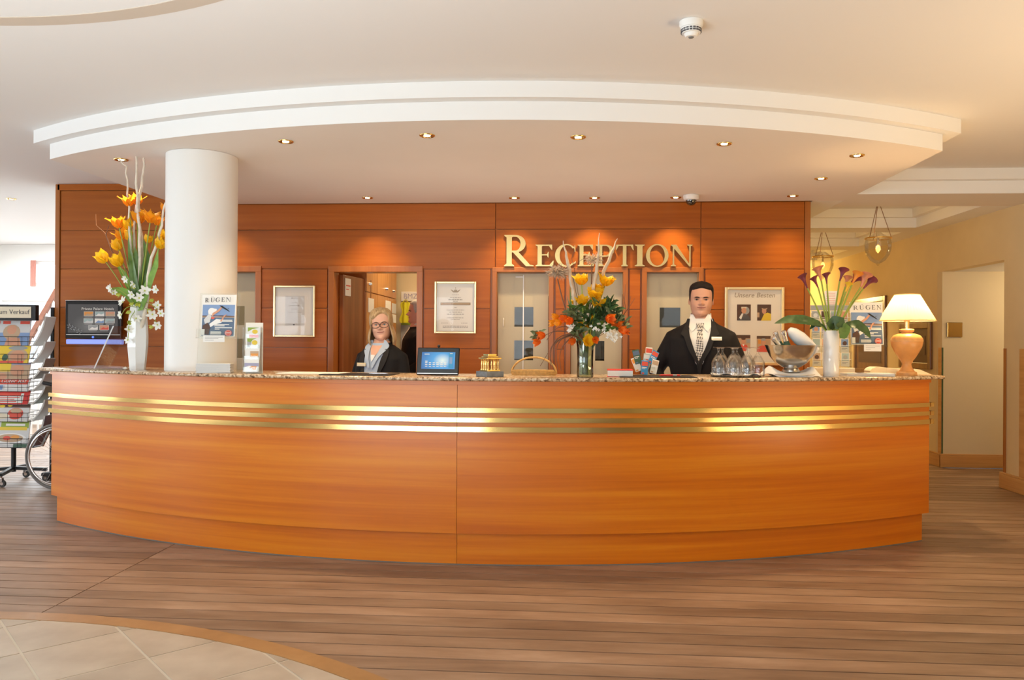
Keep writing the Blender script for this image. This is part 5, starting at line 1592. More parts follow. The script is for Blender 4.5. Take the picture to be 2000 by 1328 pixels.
for k, (q, e) in enumerate((((275, 590), (315, 612)), ((272, 590), (305, 565)), ((262, 590), (216, 563)), ((266, 600), (236, 618)), ((280, 600), (308, 634)), ((262, 610), (250, 664)))):
    MB().tube([mouth] + [Vector(p) for p in bez(P1(*q, -.06), P1(*e, -.095), (0, -.02, .03), 6)], .0025, 6).build('blossom_twig', 'stem_green', fa, smooth=60)
for k, pts in enumerate(([(250, 530), (218, 490), (205, 455), (188, 440), (187, 418)], [(218, 488), (207, 458), (213, 440)])):
    MB().tube([mouth * .9] * (1 - k) + [P1(x, y, .05) for x, y in pts], [.004, .0035, .003, .0025, .002, .0015][:len(pts) + 1 - k], 6).build('bare_twig', 'twig_brown', fa, smooth=60)
q = on_counter(248, .16)
t = thing('fallen_petal', 'curled white petal lying on the granite beside the tall vase', 'petal', q)
MB().grid(lambda s, t_: (.045 * (s - .5) * (1.2 - .4 * t_), .03 * (t_ - .5), .004 + .030 * abs(s - .4) ** 1.2 + .008 * t_), 6, 3).build('blade', 'flower_white', t, smooth=70)
# slanted acrylic stand seen from its edge
q = on_counter(198, .18)
t = thing('acrylic_stand', 'slanted clear acrylic sign stand seen edge-on left of the tall vase', 'sign holder', q, R(2))
a_, b_ = Vector((0, 0, .002)), px2(234, 637, q)
for dy in (-.11,):
    MB().add([(0, -.1, .006), (.010, -.1, .006), (.010, .11, .006), (0, .11, .006), (b_.x, -.1, b_.z), (b_.x + .010, -.1, b_.z), (b_.x + .010, .11, b_.z), (b_.x, .11, b_.z)], [(0, 3, 2, 1), (4, 5, 6, 7), (0, 1, 5, 4), (1, 2, 6, 5), (2, 3, 7, 6), (3, 0, 4, 7)]).build('sheet', 'acrylic', t)
MB().bbox(-.004, .105, -.1, .11, 0, .005, .001).build('foot', 'acrylic', t)
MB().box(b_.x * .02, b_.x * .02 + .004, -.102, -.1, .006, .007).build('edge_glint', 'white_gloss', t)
MB().add([(0, -.1005, .006), (.010, -.1005, .006), (b_.x + .010, -.1005, b_.z), (b_.x, -.1005, b_.z)], [(0, 1, 2, 3)]).build('edge', 'paper_grey', t)

# ------------------------------------------------------------------ magazine cover with the RÜGEN title
def ruegen(parent, w_, h_, loc, rot, name='magazine_print'):
    its = [('paper', rect(0, 0, 1, 1)), ('sky_print', rect(.03, .02, .97, .76)), ('lilac_print', rect(.03, .42, .97, .50)), ('sea_print', rect(.03, .02, .97, .46)), ('tan_print', rect(.03, .455, .97, .475)), ('darkbrown_print', [(.03, .475), (.40, .485), (.70, .475), (.97, .475), (.97, .49), (.6, .505), (.03, .50)])]
    its += [('white', disc(.30, .60, .105, .085)), ('white', [(.20, .54), (.42, .54), (.45, .66), (.25, .68)]), ('paper_grey', [(.08, .40), (.22, .54), (.30, .50), (.26, .34), (.12, .30)]), ('white', [(.25, .30), (.45, .42), (.62, .40), (.60, .33), (.40, .28), (.28, .22)]),
            ('skin_print', [(.30, .46), (.38, .52), (.52, .60), (.60, .68), (.57, .71), (.47, .63), (.33, .56)]), ('redlight', [(.29, .46), (.40, .46), (.38, .42), (.30, .42)]), ('skin_print', [(.55, .36), (.62, .44), (.66, .50), (.74, .535), (.73, .51), (.67, .46), (.63, .36)]),
            ('darkbrown_print', [(.05, .06), (.06, .26), (.20, .33), (.28, .22), (.24, .04)]), ('black', [(.52, .745), (.60, .735), (.74, .66), (.84, .59), (.80, .60), (.66, .66), (.58, .70)]), ('ink', [(.78, .68), (.80, .665), (.76, .65)])]
    for a, b, c in ((.40, .83, .275), (.40, .70, .245), (.42, .92, .20), (.42, .56, .165), (.30, .60, .10), (.30, .62, .075), (.30, .60, .05), (.62, .92, .38), (.62, .93, .35)):
        its.append(('paper', rect(a, c, b, c + .018)))
    its += [('paper', rect(.03, .03, .13, .17)), ('red', disc(.82, .085, .105, .075)), ('paper', disc(.82, .085, .088, .062)), ('redlight', disc(.82, .085, .080, .056)), ('paper', rect(.75, .078, .89, .094))]
    gl, xe = roman_polys('RÜGEN', 0, 0, .10 / 1.0, 1.0, .26)
    s_ = .84 / xe * (1 if w_ <= 0 else 1); hh = .105
    sxx = .84 / xe
    for ch, polys in gl:
        for poly in polys: its.append(('ink', [(.10 + px * sxx, .815 + pz * 1.05) for px, pz in poly]))
    return decal(name, parent, its, w_, h_, -.0008, loc, rot)
def magazine_holder(label, x0, y0, x1, y1, org, tilt, cardlabel):
    """clear holder: magazine high up on a slanted acrylic back, bent tray, small white card below"""
    p, q = px2(x0, y1, org), px2(x1, y0, org)
    t = thing('magazine_holder', label, 'magazine stand', org)
    w_ = q.x - p.x; z0, z1 = p.z, q.z; cx = (p.x + q.x) / 2
    ty = lambda z: z * tilt
    def quad(nm, xa, xb, za, zb, off, mt, th=.003):
        MB().add([(xa, ty(za) + off, za), (xb, ty(za) + off, za), (xb, ty(zb) + off, zb), (xa, ty(zb) + off, zb), (xa, ty(za) + off + th, za), (xb, ty(za) + off + th, za), (xb, ty(zb) + off + th, zb), (xa, ty(zb) + off + th, zb)],
                 [(0, 1, 2, 3), (7, 6, 5, 4), (0, 4, 5, 1), (1, 5, 6, 2), (2, 6, 7, 3), (3, 7, 4, 0)]).build(nm, mt, t)
    quad('back_sheet', cx - w_ / 2 - .02, cx + w_ / 2 + .02, .002, z1 + .012, .012, 'acrylic')
    MB().bbox(cx - w_ / 2 - .02, cx + w_ / 2 + .02, -.03, .15, 0, .004, .001).build('foot', 'acrylic', t)
    MB().bbox(cx - w_ / 2 - .022, cx + w_ / 2 + .022, ty(z0) - .022, ty(z0) + .012, z0 - .012, z0 - .006, .002).build('ledge', 'acrylic', t)
    quad('front_lip', cx - w_ / 2 - .02, cx + w_ / 2 + .02, z0 - .01, z0 + .05, -.020, 'acrylic')
    return t, w_, z0, z1, cx, ty
def holder_full(label, mlabel, x0, y0, x1, y1, org, tilt, card):
    t, w_, z0, z1, cx, ty = magazine_holder(label, x0, y0, x1, y1, org, tilt, '')
    h_ = (z1 - z0) * math.sqrt(1 + tilt * tilt)
    mg = thing('magazine', mlabel, 'magazine', Vector(org) + Vector((cx, ty(z0), z0)), 0, 'island magazines on the counter')
    ang = math.atan(tilt)
    b = MB().bbox(-w_ / 2, w_ / 2, 0, .006, 0, h_, .001).build('pages', 'paper', mg); b.rotation_euler = (-ang, 0, 0)
    ruegen(mg, w_, h_, (0, 0, 0), (-ang, 0, 0))
    a, b_, c, d = card
    cp, cq = px2(a, d, org), px2(c, b_, org)
    yc = ty(cp.z) - .030
    cd = MB().bbox(cp.x, cq.x, yc, yc + .0012, cp.z, cq.z, .0004).build('title_card', 'paper', t)
    mb = MB()
    for k in range(3):
        zz = cq.z - (cq.z - cp.z) * (.30 + .22 * k); mb.flat([(cp.x + .012, zz), (cq.x - .012 - .03 * k, zz), (cq.x - .012 - .03 * k, zz + .003), (cp.x + .012, zz + .003)], yc - .0004)
    mb.build('card_text', 'ink_soft', cd)
    return t
o1 = on_counter(421, .12)
holder_full('clear acrylic magazine stand in front of the white column', 'magazine titled RÜGEN displayed before the white column', 388, 575, 456, 657, o1, .10, (398, 655, 440, 668))
def mag_stack(x, off, rz, n, labels, group, w_=.27, d_=.20, side='paper_grey'):
    q = on_counter(x, off); z = q.z
    for k in range(n):
        hh = .0062
        m_ = thing('magazine', labels % ('topmost' if k == n - 1 else 'lowest' if k == 0 else ('', 'second from bottom', 'third from bottom', 'fourth from bottom', 'fifth from bottom', 'fourth from top', 'third from top', 'second from top')[k]), 'magazine', (q.x + rnd.uniform(-.003, .003), q.y + rnd.uniform(-.003, .003), z + .0004), rz + R(rnd.uniform(-1.5, 1.5)), group)
        MB().bbox(-w_ / 2, w_ / 2, 0, d_, 0, hh, .001).build('pages', side, m_)
        MB().box(-w_ / 2, w_ / 2, 0, d_, hh + .0001, hh + .0005).build('cover', 'paper', m_)
        z += hh + .0007
mag_stack(416, .03, R(1), 9, 'white magazine at the foot of the column, %s of its neat pile', 'magazines piled at the column foot', .225, .06)
# ------------------------------------------------------------------ brochure tower
q = on_counter(491, .10)
t = thing('brochure_holder', 'narrow upright white brochure holder with four tiers right of the column', 'brochure holder', q)
wp = px2(509, 630, q)
hw_, hz = .058, wp.z
MB().bbox(-hw_, hw_, .045, .05, 0, hz, .002).build('back_board', 'paper_warm', t)
MB().bbox(-hw_, hw_, .0, .05, 0, .004, .001).build('foot', 'acrylic', t)
for x in (-hw_, hw_ - .002): MB().box(x, x + .002, .002, .044, .004, hz * .90).build('side', 'acrylic', t)
for k in range(4):
    z = .01 + hz * .215 * k; MB().box(-hw_ + .003, hw_ - .003, .002 + .009 * k, .0035 + .009 * k, z, z + hz * .10).build('pocket', 'acrylic', t)
its = [[('paper', rect(0, 0, 1, 1)), ('lilac_print', [(.0, .35), (.3, .5), (1, .42), (1, .72), (0, .72)]), ('orange_print', [(.3, .3), (.5, .3), (.6, .15), (.8, .15), (.85, .45), (.5, .48)])],
       [('paper', rect(0, 0, 1, 1)), ('tan_print', rect(.35, .3, .95, .8)), ('orange_print', rect(.4, .35, .9, .6))],
       [('paper', rect(0, 0, 1, 1)), ('green_print', [(.1, .2), (.5, .85), (.8, .95), (.1, .95)]), ('yellow_print', disc(.62, .6, .2, .2)), ('ink_soft', [(.1, .2), (.3, .2), (.4, .6), (.1, .7)])],
       [('paper', rect(0, 0, 1, 1)), ('redlight', rect(.2, .1, .85, .35)), ('yellow_print', disc(.6, .6, .2, .18)), ('green_print', [(.1, .6), (.4, .8), (.9, .95), (.1, .95)])]]
lb = ('bottom', 'second from bottom', 'third from bottom', 'top')
for k in range(4):
    z = .012 + hz * .215 * k
    b = thing('brochure', 'small picture brochure in the %s tier of the narrow white holder' % lb[k], 'brochure', (q.x, q.y + .0055 + .009 * k, q.z + z), 0, 'brochures in the narrow tower')
    MB().bbox(-.048, .048, 0, .004, 0, hz * .24, .0005).build('leaflet', 'paper', b)
    decal('leaflet_print', b, its[k], .094, hz * .235, -.0004)
# ------------------------------------------------------------------ paper and desk pads
q = on_counter(612, .24)
t = thing('paper_folder', 'thin cream folder lying flat left of the black desk pad', 'folder', q, R(-4))
MB().bbox(-.20, .22, -.13, .12, 0, .004, .001).build('cover', 'cream', t); MB().box(-.19, .21, -.12, .11, .0041, .0075).build('sheets', 'paper_warm', t)
q = on_counter(705, .22)
t = thing('desk_pad', 'black desk pad in front of the blonde receptionist', 'desk pad', q, R(-2))
MB().bbox(-.22, .22, -.16, .13, 0, .006, .002).build('pad', 'black', t)
def pen(label, x, off, z, col, L=.14):
    q = on_counter(x, off, z); t = thing('pen', label, 'pen', q, R(4))
    MB().tube([(-L / 2, 0, .006), (-L / 2 + .014, 0, .006), (L / 2 - .02, 0, .006), (L / 2, 0, .006)], [.0015, .005, .005, .004], 10).build('barrel', col, t, smooth=50)
    MB().cyl((L / 2 - .045, 0, .006), (L / 2 - .02, 0, .006), .0056, None, 10).build('grip', 'chrome', t); MB().cyl((L / 2 - .001, 0, .006), (L / 2 + .009, 0, .006), .0025, None, 8).build('button', 'chrome', t)
pen('silver pen on the black desk pad before the blonde receptionist', 738, .13, ZTOP + .0065, 'chrome', .11)
q = on_counter(1285, .22)
t = thing('desk_pad', 'black desk pad in front of the receptionist in the suit', 'desk pad', q, R(1))
MB().bbox(-.25, .22, -.16, .13, 0, .006, .002).build('pad', 'black', t)
pen('red and silver pen on the black desk pad before the suited receptionist', 1308, .14, ZTOP + .0065, 'red', .13)
# ------------------------------------------------------------------ tablet
q = on_counter(854, .20)
t = thing('tablet', 'black tablet with bright blue start screen leaning on the counter', 'tablet', q, R(-4))
a_, b_ = px2(813, 729, q), px2(897, 679, q)
W_, H_ = b_.x - a_.x, (b_.z - .004) / math.cos(R(12))
fr = MB().bbox(-W_ / 2, W_ / 2, 0, .014, 0, H_, .006).build('casing', 'black_gloss', t); fr.rotation_euler = (R(-12), 0, 0); fr.location = (0, 0, .004)
sc = MB().box(-W_ / 2 + .030, W_ / 2 - .026, -.0012, -.0004, .038, H_ - .030).build('screen', 'tablet_screen', fr)
its = []
for r_ in range(3):
    for c in range(6):
        its.append(('paper', rect(.12 + .115 * c, .13 + .10 * r_, .12 + .115 * c + .07, .13 + .10 * r_ + (.05 if r_ else .035))))
its += [('paper', rect(.09, .86, .24, .89)), ('blue_print', rect(.83, .05, .96, .96)), ('sky_print', rect(.85, .30, .94, .70)), ('paper', rect(.86, .90, .94, .93)), ('paper', rect(.12, .42, .2, .47))]
decal('screen_icons', fr, its, W_ - .058, H_ - .07, -.0016, (0, 0, .039))
MB().bbox(-W_ / 2 + .006, W_ / 2 - .006, -.0006, .0, .008, .012, .0002).build('chrome_edge', 'chrome', fr)
MB().ball((0, .004, H_ + .010), .010, 12, 8).build('webcam', 'black', fr, smooth=60)
MB().cyl((0, .007, H_ - .002), (0, .006, H_ + .004), .004).build('webcam_foot', 'black', fr)
MB().add([(-.06, .03, H_ * .6), (.06, .03, H_ * .6), (.06, .11, 0), (-.06, .11, 0), (-.06, .034, H_ * .6), (.06, .034, H_ * .6), (.06, .115, 0), (-.06, .115, 0)], [(0, 1, 2, 3), (7, 6, 5, 4), (0, 4, 5, 1), (1, 5, 6, 2), (2, 6, 7, 3), (3, 7, 4, 0)]).build('rear_stand', 'black', t)
# ------------------------------------------------------------------ small brass pavilion on a marble base
q = on_counter(957, .12)
t = thing('desk_ornament', 'small brass columned pavilion on a dark marble block', 'ornament', q, R(38))
MB().bbox(-.062, .062, -.062, .062, 0, .034, .003).build('marble_base', 'marble_grey', t)
MB().bbox(-.046, .046, -.046, .046, .0345, .042, .002).build('floor_plate', 'brass', t)
for x in (-.036, -.012, .012, .036):
    for y in (-.036, .036): MB().lathe([(.0075, .0425), (.0075, .050), (.005, .054), (.0045, .098), (.0065, .104), (.0075, .108)], 12, (x, y, 0)).build('post', 'brass', t, smooth=40)
for y in (-.012, .012):
    for x in (-.036, .036): MB().lathe([(.0075, .0425), (.0075, .050), (.005, .054), (.0045, .098), (.0065, .104), (.0075, .108)], 12, (x, y, 0)).build('post', 'brass', t, smooth=40)
MB().bbox(-.052, .052, -.052, .052, .1085, .118, .003).build('entablature', 'brass', t)
MB().bbox(-.038, .038, -.038, .038, .1185, .126, .002).build('attic', 'brass', t); MB().bbox(-.030, .030, -.030, .030, .1265, .140, .003).build('roof_block', 'brass', t)
# ------------------------------------------------------------------ wicker handle of a basket standing behind the worktop
q = on_counter(1043, .42)
t = thing('wicker_basket', 'low wicker basket with arched handle behind the glass vase', 'basket', q)
hr = .145
for k, dy in enumerate((-.006, .006)):
    MB().tube([(hr * math.cos(PI * i / 24), dy + .004 * math.sin(i * 1.3 + 3 * k), .01 + .105 * math.sin(PI * i / 24)) for i in range(25)], .0065, 8).build('handle', 'wicker', t, smooth=60)
mb = MB()
for k in range(5): mb.tube([((hr - .004 + .003 * (k % 2)) * math.cos(2 * PI * i / 36), (.075) * math.sin(2 * PI * i / 36), .004 + .0065 * k) for i in range(36)], .004, 6, closed=True)
mb.build('woven_rim', 'wicker', t, smooth=60)
MB().lathe([(0, 0), (.13, 0), (.13, .003), (0, .003)], 30, mtx=Matrix.Diagonal((1, .55, 1, 1))).build('bottom', 'wicker', t)
# ------------------------------------------------------------------ glass vase with the big mixed arrangement
V2 = on_counter(1143, .14)
t = thing('glass_vase', 'clear ribbed glass vase half filled with water on the middle of the counter', 'vase', V2)
mb = MB(); N = 40
prof = [(.046, 0), (.050, .008), (.047, .10), (.050, .185), (.056, .225), (.052, .225), (.046, .185), (.043, .10), (.042, .014), (.0, .012)]
vsx = [(r_ * (1 + .022 * math.cos(10 * 2 * PI * j / N)) * math.cos(2 * PI * j / N), r_ * (1 + .022 * math.cos(10 * 2 * PI * j / N)) * math.sin(2 * PI * j / N), z) for r_, z in prof for j in range(N)]
mb.add(vsx, [(i * N + j, i * N + (j + 1) % N, (i + 1) * N + (j + 1) % N, (i + 1) * N + j) for i in range(len(prof) - 1) for j in range(N)] + [tuple(range(N))]).build('body', 'vase_glass', t, smooth=60)
fb = thing('flower_arrangement', 'large mixed arrangement of yellow and orange flowers, foliage and white branches in the glass vase', 'flowers', V2 + Vector((0, 0, .016)))
O2 = V2 + Vector((0, 0, .016)); m2 = Vector((0, 0, .20))
def P2(x, y, dv=0): return px2(x, y, O2, O2.y + dv)
def poly_path(pts, dvs):
    out = []
    for i in range(len(pts) - 1):
        a, b = P2(*pts[i], dvs[i]), P2(*pts[i + 1], dvs[i + 1])
        for j in range(4): out.append(a.lerp(b, j / 4) + Vector((.004 * math.sin(2.1 * i + 1.7 * j), 0, 0)))
    return out + [P2(*pts[-1], dvs[-1])]
for k, (pts, dv) in enumerate((([(1140, 680), (1148, 610), (1160, 560), (1168, 500), (1171, 455)], -.05), ([(1146, 680), (1168, 590), (1180, 530), (1196, 490), (1206, 466)], .02), ([(1140, 680), (1125, 600), (1117, 555), (1106, 500), (1100, 470)], -.02))):
    W_ = [Vector((0, 0, .03))] + poly_path(pts, [0, dv, dv, dv, dv]); n_ = len(W_)
    MB().tube(W_, [.0075 * (.7 + .8 * math.sin(PI * min(1, .15 + i / n_ * .8))) * (1 - .75 * smst(.6, 1, i / n_)) for i in range(n_)], 8).build('pale_branch', 'branch_tan', fb, smooth=70)
for k, (x, y, s_) in enumerate(((1136, 548, 1.25), (1181, 550, 1.3), (1168, 560, .8), (1160, 575, 1.3), (1165, 592, 1.05), (1138, 587, 1.05), (1122, 586, .6), (1139, 640, 1.15), (1148, 662, 1.05), (1154, 617, .8))):
    dv = rnd.uniform(-.08, .0); c = P2(x, y + 8, dv); d = c - m2; d.z = abs(d.z) + .04; d.y -= .05; d.normalize()
    mb = MB(); petals(mb, c, d, 4, .058 * s_, .030 * s_, .75 if k < 7 else .35, .25, .10, 2, 40 + k)
    f_ = mb.build('yellow_flower', 'tulip_orange' if k in (5, 7, 8) and False else 'tulip_yellow', fb, smooth=80)
    MB().tube(bez(m2 * .5, c, (0, 0, .015), 6), .0035, 6).build('stem', 'stem_green', f_, smooth=60)
for k, (x, y, s_, yl) in enumerate(((1092, 625, .9, 1), (1085, 637, .8, 1), (1097, 636, .8, 1), (1109, 628, 1.0, 0), (1118, 632, .9, 0), (1184, 628, 1.1, 0), (1192, 636, 1.0, 0), (1204, 640, .9, 0), (1208, 650, 1.0, 0), (1216, 652, .9, 0), (1065, 660, 1.0, 0), (1056, 672, .95, 0), (1123, 667, .9, 0), (1160, 666, .8, 0))):
    dv = rnd.uniform(-.12, -.02); c = P2(x, y - 6, dv); d = c - m2 - Vector((0, 0, .02)); d.z = min(d.z, .05) - .06; d.normalize()
    mb = MB(); petals(mb, c, d, 3, .056 * s_, .022 * s_, .30, .1, .02, 2, 70 + k)
    mb.build('orange_flower' if not yl else 'small_yellow_flower', 'flower_orange' if not yl else 'tulip_orange', fb, smooth=80)
def rosette(cx, cy, n, L, W_, dv, seed, mt, nm):
    r_ = random.Random(seed); mb = MB(); c = P2(cx, cy, dv)
    for k in range(n):
        th = r_.uniform(0, 2 * PI); el = r_.uniform(-.3, 1.2); d = Vector((math.cos(th) * math.cos(el), math.sin(th) * math.cos(el) - .3, math.sin(el)))
        l = L * r_.uniform(.7, 1.2); s0 = c + Vector((r_.uniform(-1, 1), r_.uniform(-1, 1), r_.uniform(-1, 1))) * L * .35
        leaf_strip(mb, [s0, s0 + d * l * .35 + Vector((0, 0, .004)), s0 + d * l * .7 + Vector((0, 0, .004)), s0 + d * l], W_, nrm=(d.y, -d.x, .6))
    return mb.build(nm, mt, fb, smooth=70)
for k, (x, y, n_, L, W_, mt) in enumerate(((1122, 615, 26, .07, .012, 'leaf_sage'), (1200, 622, 30, .07, .012, 'leaf_sage'), (1214, 636, 24, .06, .011, 'leaf_sage'), (1190, 606, 20, .08, .013, 'leaf_dark'), (1175, 640, 18, .07, .014, 'leaf_green'), (1150, 630, 24, .09, .013, 'leaf_dark'), (1128, 650, 18, .08, .012, 'leaf_sage'), (1050, 655, 16, .045, .009, 'leaf_sage'), (1145, 606, 16, .09, .012, 'leaf_green'), (1168, 615, 20, .10, .014, 'leaf_dark'), (1192, 596, 12, .05, .010, 'leaf_dark'))):
    rosette(x, y, n_, L, W_, -.05 + .01 * (k % 3), 90 + k, mt, 'foliage_tuft')
for k, (pts, W_) in enumerate((([(1150, 690), (1162, 640), (1178, 600), (1187, 580)], .014), ([(1150, 690), (1160, 630), (1160, 600)], .018), ([(1140, 690), (1120, 620), (1106, 575)], .010), ([(1140, 690), (1118, 630), (1110, 590)], .012), ([(1148, 690), (1178, 630), (1186, 585)], .012), ([(1142, 690), (1115, 600), (1113, 555)], .008), ([(1150, 690), (1185, 620), (1196, 590)], .012))):
    sp_ = [Vector((0, 0, .1))] + [P2(x, y, -.02) for x, y in pts]
    fine = [sp_[i].lerp(sp_[i + 1], j / 3) for i in range(len(sp_) - 1) for j in range(3)] + [sp_[-1]]
    leaf_strip(MB(), fine, W_, fold=.3).build('long_leaf', 'leaf_green' if k % 2 else 'leaf_sage', fb, smooth=70)
mb = MB()
for k in range(60):
    x, y = rnd.choice(((1172, 637), (1160, 640), (1196, 655), (1204, 660), (1112, 641), (1185, 648), (1120, 640)))
    c = P2(x + rnd.uniform(-10, 10), y + rnd.uniform(-7, 7), -.10 + rnd.uniform(-.03, .03)); star_flower(mb, c, Vector((rnd.uniform(-1, 1), -1, rnd.uniform(-.5, .8))), .011, 4, k)
o = mb.build('tiny_white_blossoms', 'flower_white', fb, smooth=70); o['kind'] = 'stuff'
def puff(cx, cy, rx, ry, mt, n, seed, nm, fan=None):
    r_ = random.Random(seed); mb = MB(); c = P2(cx, cy, -.02)
    for k in range(n):
        th = r_.uniform(0, 2 * PI) if not fan else R(r_.uniform(*fan)); el = r_.uniform(-1.0, 1.2); l = r_.uniform(.5, 1)
        d = Vector((math.cos(th) * math.cos(el) * rx, math.sin(th) * math.cos(el) * rx, math.sin(el) * ry)) * l
        sd = Vector((r_.uniform(-1, 1), r_.uniform(-1, 1), r_.uniform(-1, 1))) * .0022
        s0 = c + d * r_.uniform(0, .7); d2 = (d * .5 + Vector((r_.uniform(-1, 1) * rx, r_.uniform(-1, 1) * rx, r_.uniform(-1, 1) * ry)) * .8) * .6
        mid = s0 + d2 * .55 + Vector((0, 0, .006))
        mb.add([s0 - sd * .4, s0 + sd * .4, mid + sd, s0 + d2, mid - sd], [(0, 1, 2, 3, 4)])
    o = mb.build(nm, mt, fb); o['kind'] = 'stuff'; return o
puff(1090, 533, .085, .050, 'puff_beige', 900, 5, 'grass_plume')
puff(1158, 508, .070, .040, 'puff_cream', 600, 6, 'cream_plume', (-160, 60))
MB().tube(bez(m2 * .6, P2(1089, 545, -.02), (-.02, 0, .0), 8), .004, 6).build('plume_stalk', 'twig_brown', fb, smooth=60)
MB().tube(bez(m2 * .6, P2(1156, 515, -.02), (0.01, 0, .0), 8), .0035, 6).build('plume_stalk', 'twig_brown', fb, smooth=60)
for k, (a, e, b) in enumerate((((1130, 648), (1083, 732), (-.09, 0, .03)), ((1130, 648), (1090, 728), (-.06, 0, .05)), ((1132, 650), (1075, 720), (-.06, 0, .06)), ((1130, 650), (1096, 735), (-.05, 0, .02)), ((1128, 652), (1052, 665), (-.02, 0, .035)), ((1130, 646), (1068, 664), (-.02, 0, .05)), ((1120, 655), (1082, 706), (-.05, 0, .03)))):
    MB().tube([m2] + bez(P2(*a, -.05), P2(e[0], min(e[1], 724), -.07), b, 9), [.0035] * 6 + [.002] * 5, 6).build('hanging_twig', 'twig_brown', fb, smooth=60)
for k, pts in enumerate(([(1215, 620), (1220, 580), (1222, 555)], [(1212, 622), (1232, 595), (1240, 582)], [(1215, 618), (1228, 602), (1232, 578)], [(1218, 626), (1222, 600), (1216, 575)], [(1120, 545), (1124, 515), (1140, 505)], [(1122, 525), (1116, 505), (1122, 490)], [(1090, 660), (1070, 690), (1055, 715)])):
    MB().tube([m2 * (.9 if k < 4 else 1)] * (1 if k < 6 else 0) + [P2(x, y, .02) for x, y in pts], .0016, 5).build('fine_twig', 'twig_brown', fb, smooth=60)
# leaves and stems inside the glass
mb = MB()
for k in range(9):
    a = 2 * PI * k / 9; mb.tube([(.018 * math.cos(a + 2), .018 * math.sin(a + 2), .004), (.030 * math.cos(a), .030 * math.sin(a), .20)], .0045, 6)
mb.build('stems_in_vase', 'leaf_sage', fb, smooth=60)
MB().lathe([(0, .001), (.039, .001), (.040, .095), (0, .095)], 28).build('water', 'vase_glass', fb, smooth=50)
# ------------------------------------------------------------------ red book
q = on_counter(1211, .26)
t = thing('guest_book', 'thick white-paged book with dark red cover right of the glass vase', 'book', q, R(-3))
w2 = px2(1236, 720, q).x
MB().bbox(-w2, w2, -.10, .12, 0, .003, .001).build('back_cover', 'red', t); MB().bbox(-w2 + .003, w2 - .003, -.097, .12, .0031, .040, .002).build('pages', 'paper', t); MB().bbox(-w2, w2, -.10, .12, .0401, .0435, .001).build('front_cover', 'red', t)
# ------------------------------------------------------------------ fan of city cards
q = on_counter(1262, .30)
t = thing('card_stand', 'clear acrylic stand holding fanned blue and orange leaflets left of the suited receptionist', 'leaflet stand', q, R(14))
MB().bbox(-.07, .07, -.04, .06, 0, .005, .002).build('foot', 'acrylic', t); MB().bbox(-.05, .05, .03, .034, .005, .17, .001).build('back_sheet', 'acrylic', t); MB().bbox(-.05, .05, -.03, -.027, .005, .06, .001).build('front_sheet', 'acrylic', t)
lf_ = [(-.075, .0, .115, -.22, 'darkgreen_print', 'sea_print'), (-.035, -.035, .02, .10, 'blue_print', 'redlight'), (.0, .005, .08, .16, 'teal_print', 'paper_grey'), (.05, .0, .115, .50, 'blue_print', 'redlight'), (.03, .012, .135, .1, 'paper_warm', 'redlight'), (.055, -.03, .03, .28, 'paper_warm', 'tan_print'), (-.075, -.005, .05, -.35, 'paper_warm', 'orange_print')]
nm_ = ('dark green leaflet leaning left in the fanned stand', 'blue leaflet with orange corner at the front of the fanned stand', 'pale teal leaflet in the middle of the fanned stand', 'blue leaflet leaning right in the fanned stand', 'white leaflet with red top at the rear of the fanned stand', 'cream leaflet at the lower right of the fanned stand', 'cream leaflet leaning far left in the fanned stand')
for k, (x, y, z, rt, c1, c2) in enumerate(lf_):
    w_ = q + Matrix.Rotation(R(14), 3, 'Z') @ Vector((x * .68, y, z * .72 + .004))
    b = tag(MB().bbox(-.0225, .0225, 0, .003, -.008, .084, .001).build('leaflet', c1), nm_[k], 'leaflet', 'leaflets in the fanned stand'); b.location = w_; b.rotation_euler = (R(-8), rt, R(14))
    decal('leaflet_print', b, [(c2, rect(.05, .62, .95, .92)), ('paper', rect(.1, .48, .8, .53)), ('paper', rect(.1, .40, .6, .43)), (c2, rect(.1, .05, .45, .15))], .045, .092, -.0005, (0, 0, -.008))
# ------------------------------------------------------------------ tray of upturned glasses
q = on_counter(1438, .20)
q2 = q
t = thing('serving_tray', 'round silver tray with white napkin carrying upturned glasses', 'tray', q)
tr = px2(1490, 733, q).x
MB().lathe([(0, 0), (tr * .86, 0), (tr * .97, .010), (tr, .013), (tr * .97, .0145), (tr * .85, .004), (0, .003)], 44).build('dish', 'chrome', t, smooth=40)
mb = MB(); n_ = 40
vsx = [(0, 0, .0046)] + [((.90 + .05 * math.sin(7 * 2 * PI * j / n_)) * tr * math.cos(2 * PI * j / n_), (.90 + .05 * math.sin(7 * 2 * PI * j / n_)) * tr * math.sin(2 * PI * j / n_), .0115 + .012 * max(0, math.sin(5 * 2 * PI * j / n_))) for j in range(n_)]
mb.add(vsx, [(0, 1 + j, 1 + (j + 1) % n_) for j in range(n_)]); mb.build('napkin', 'cloth_white', t, smooth=60)
g_me = MB().lathe([(.037, 0), (.0385, .02), (.0385, .086), (.0355, .094), (.018, .130), (.007, .143), (.0055, .150), (.0055, .168), (.010, .176), (.030, .181), (.031, .1835), (0, .184)], 26, close=False)
g_me.lathe([(.0355, .001), (.037, .02), (.037, .086), (.034, .093), (.017, .126), (.0, .132)], 26, close=False)
g_me = g_me.mesh('wine_glass', 'tumbler_glass', 50)
spots = [(-.128, -.055), (-.045, -.095), (.045, -.095), (.128, -.05), (-.085, .03), (.0, -.015), (.085, .03), (0, .08)]
gl_l = ('upturned stemmed glass at the left front of the silver tray', 'second upturned glass along the tray front from the left', 'third upturned glass along the tray front from the left', 'upturned glass standing apart at the right of the silver tray',
        'upturned glass in the rear left of the silver tray', 'upturned glass in the middle of the silver tray', 'upturned glass in the rear right of the silver tray', 'rearmost upturned glass on the silver tray')
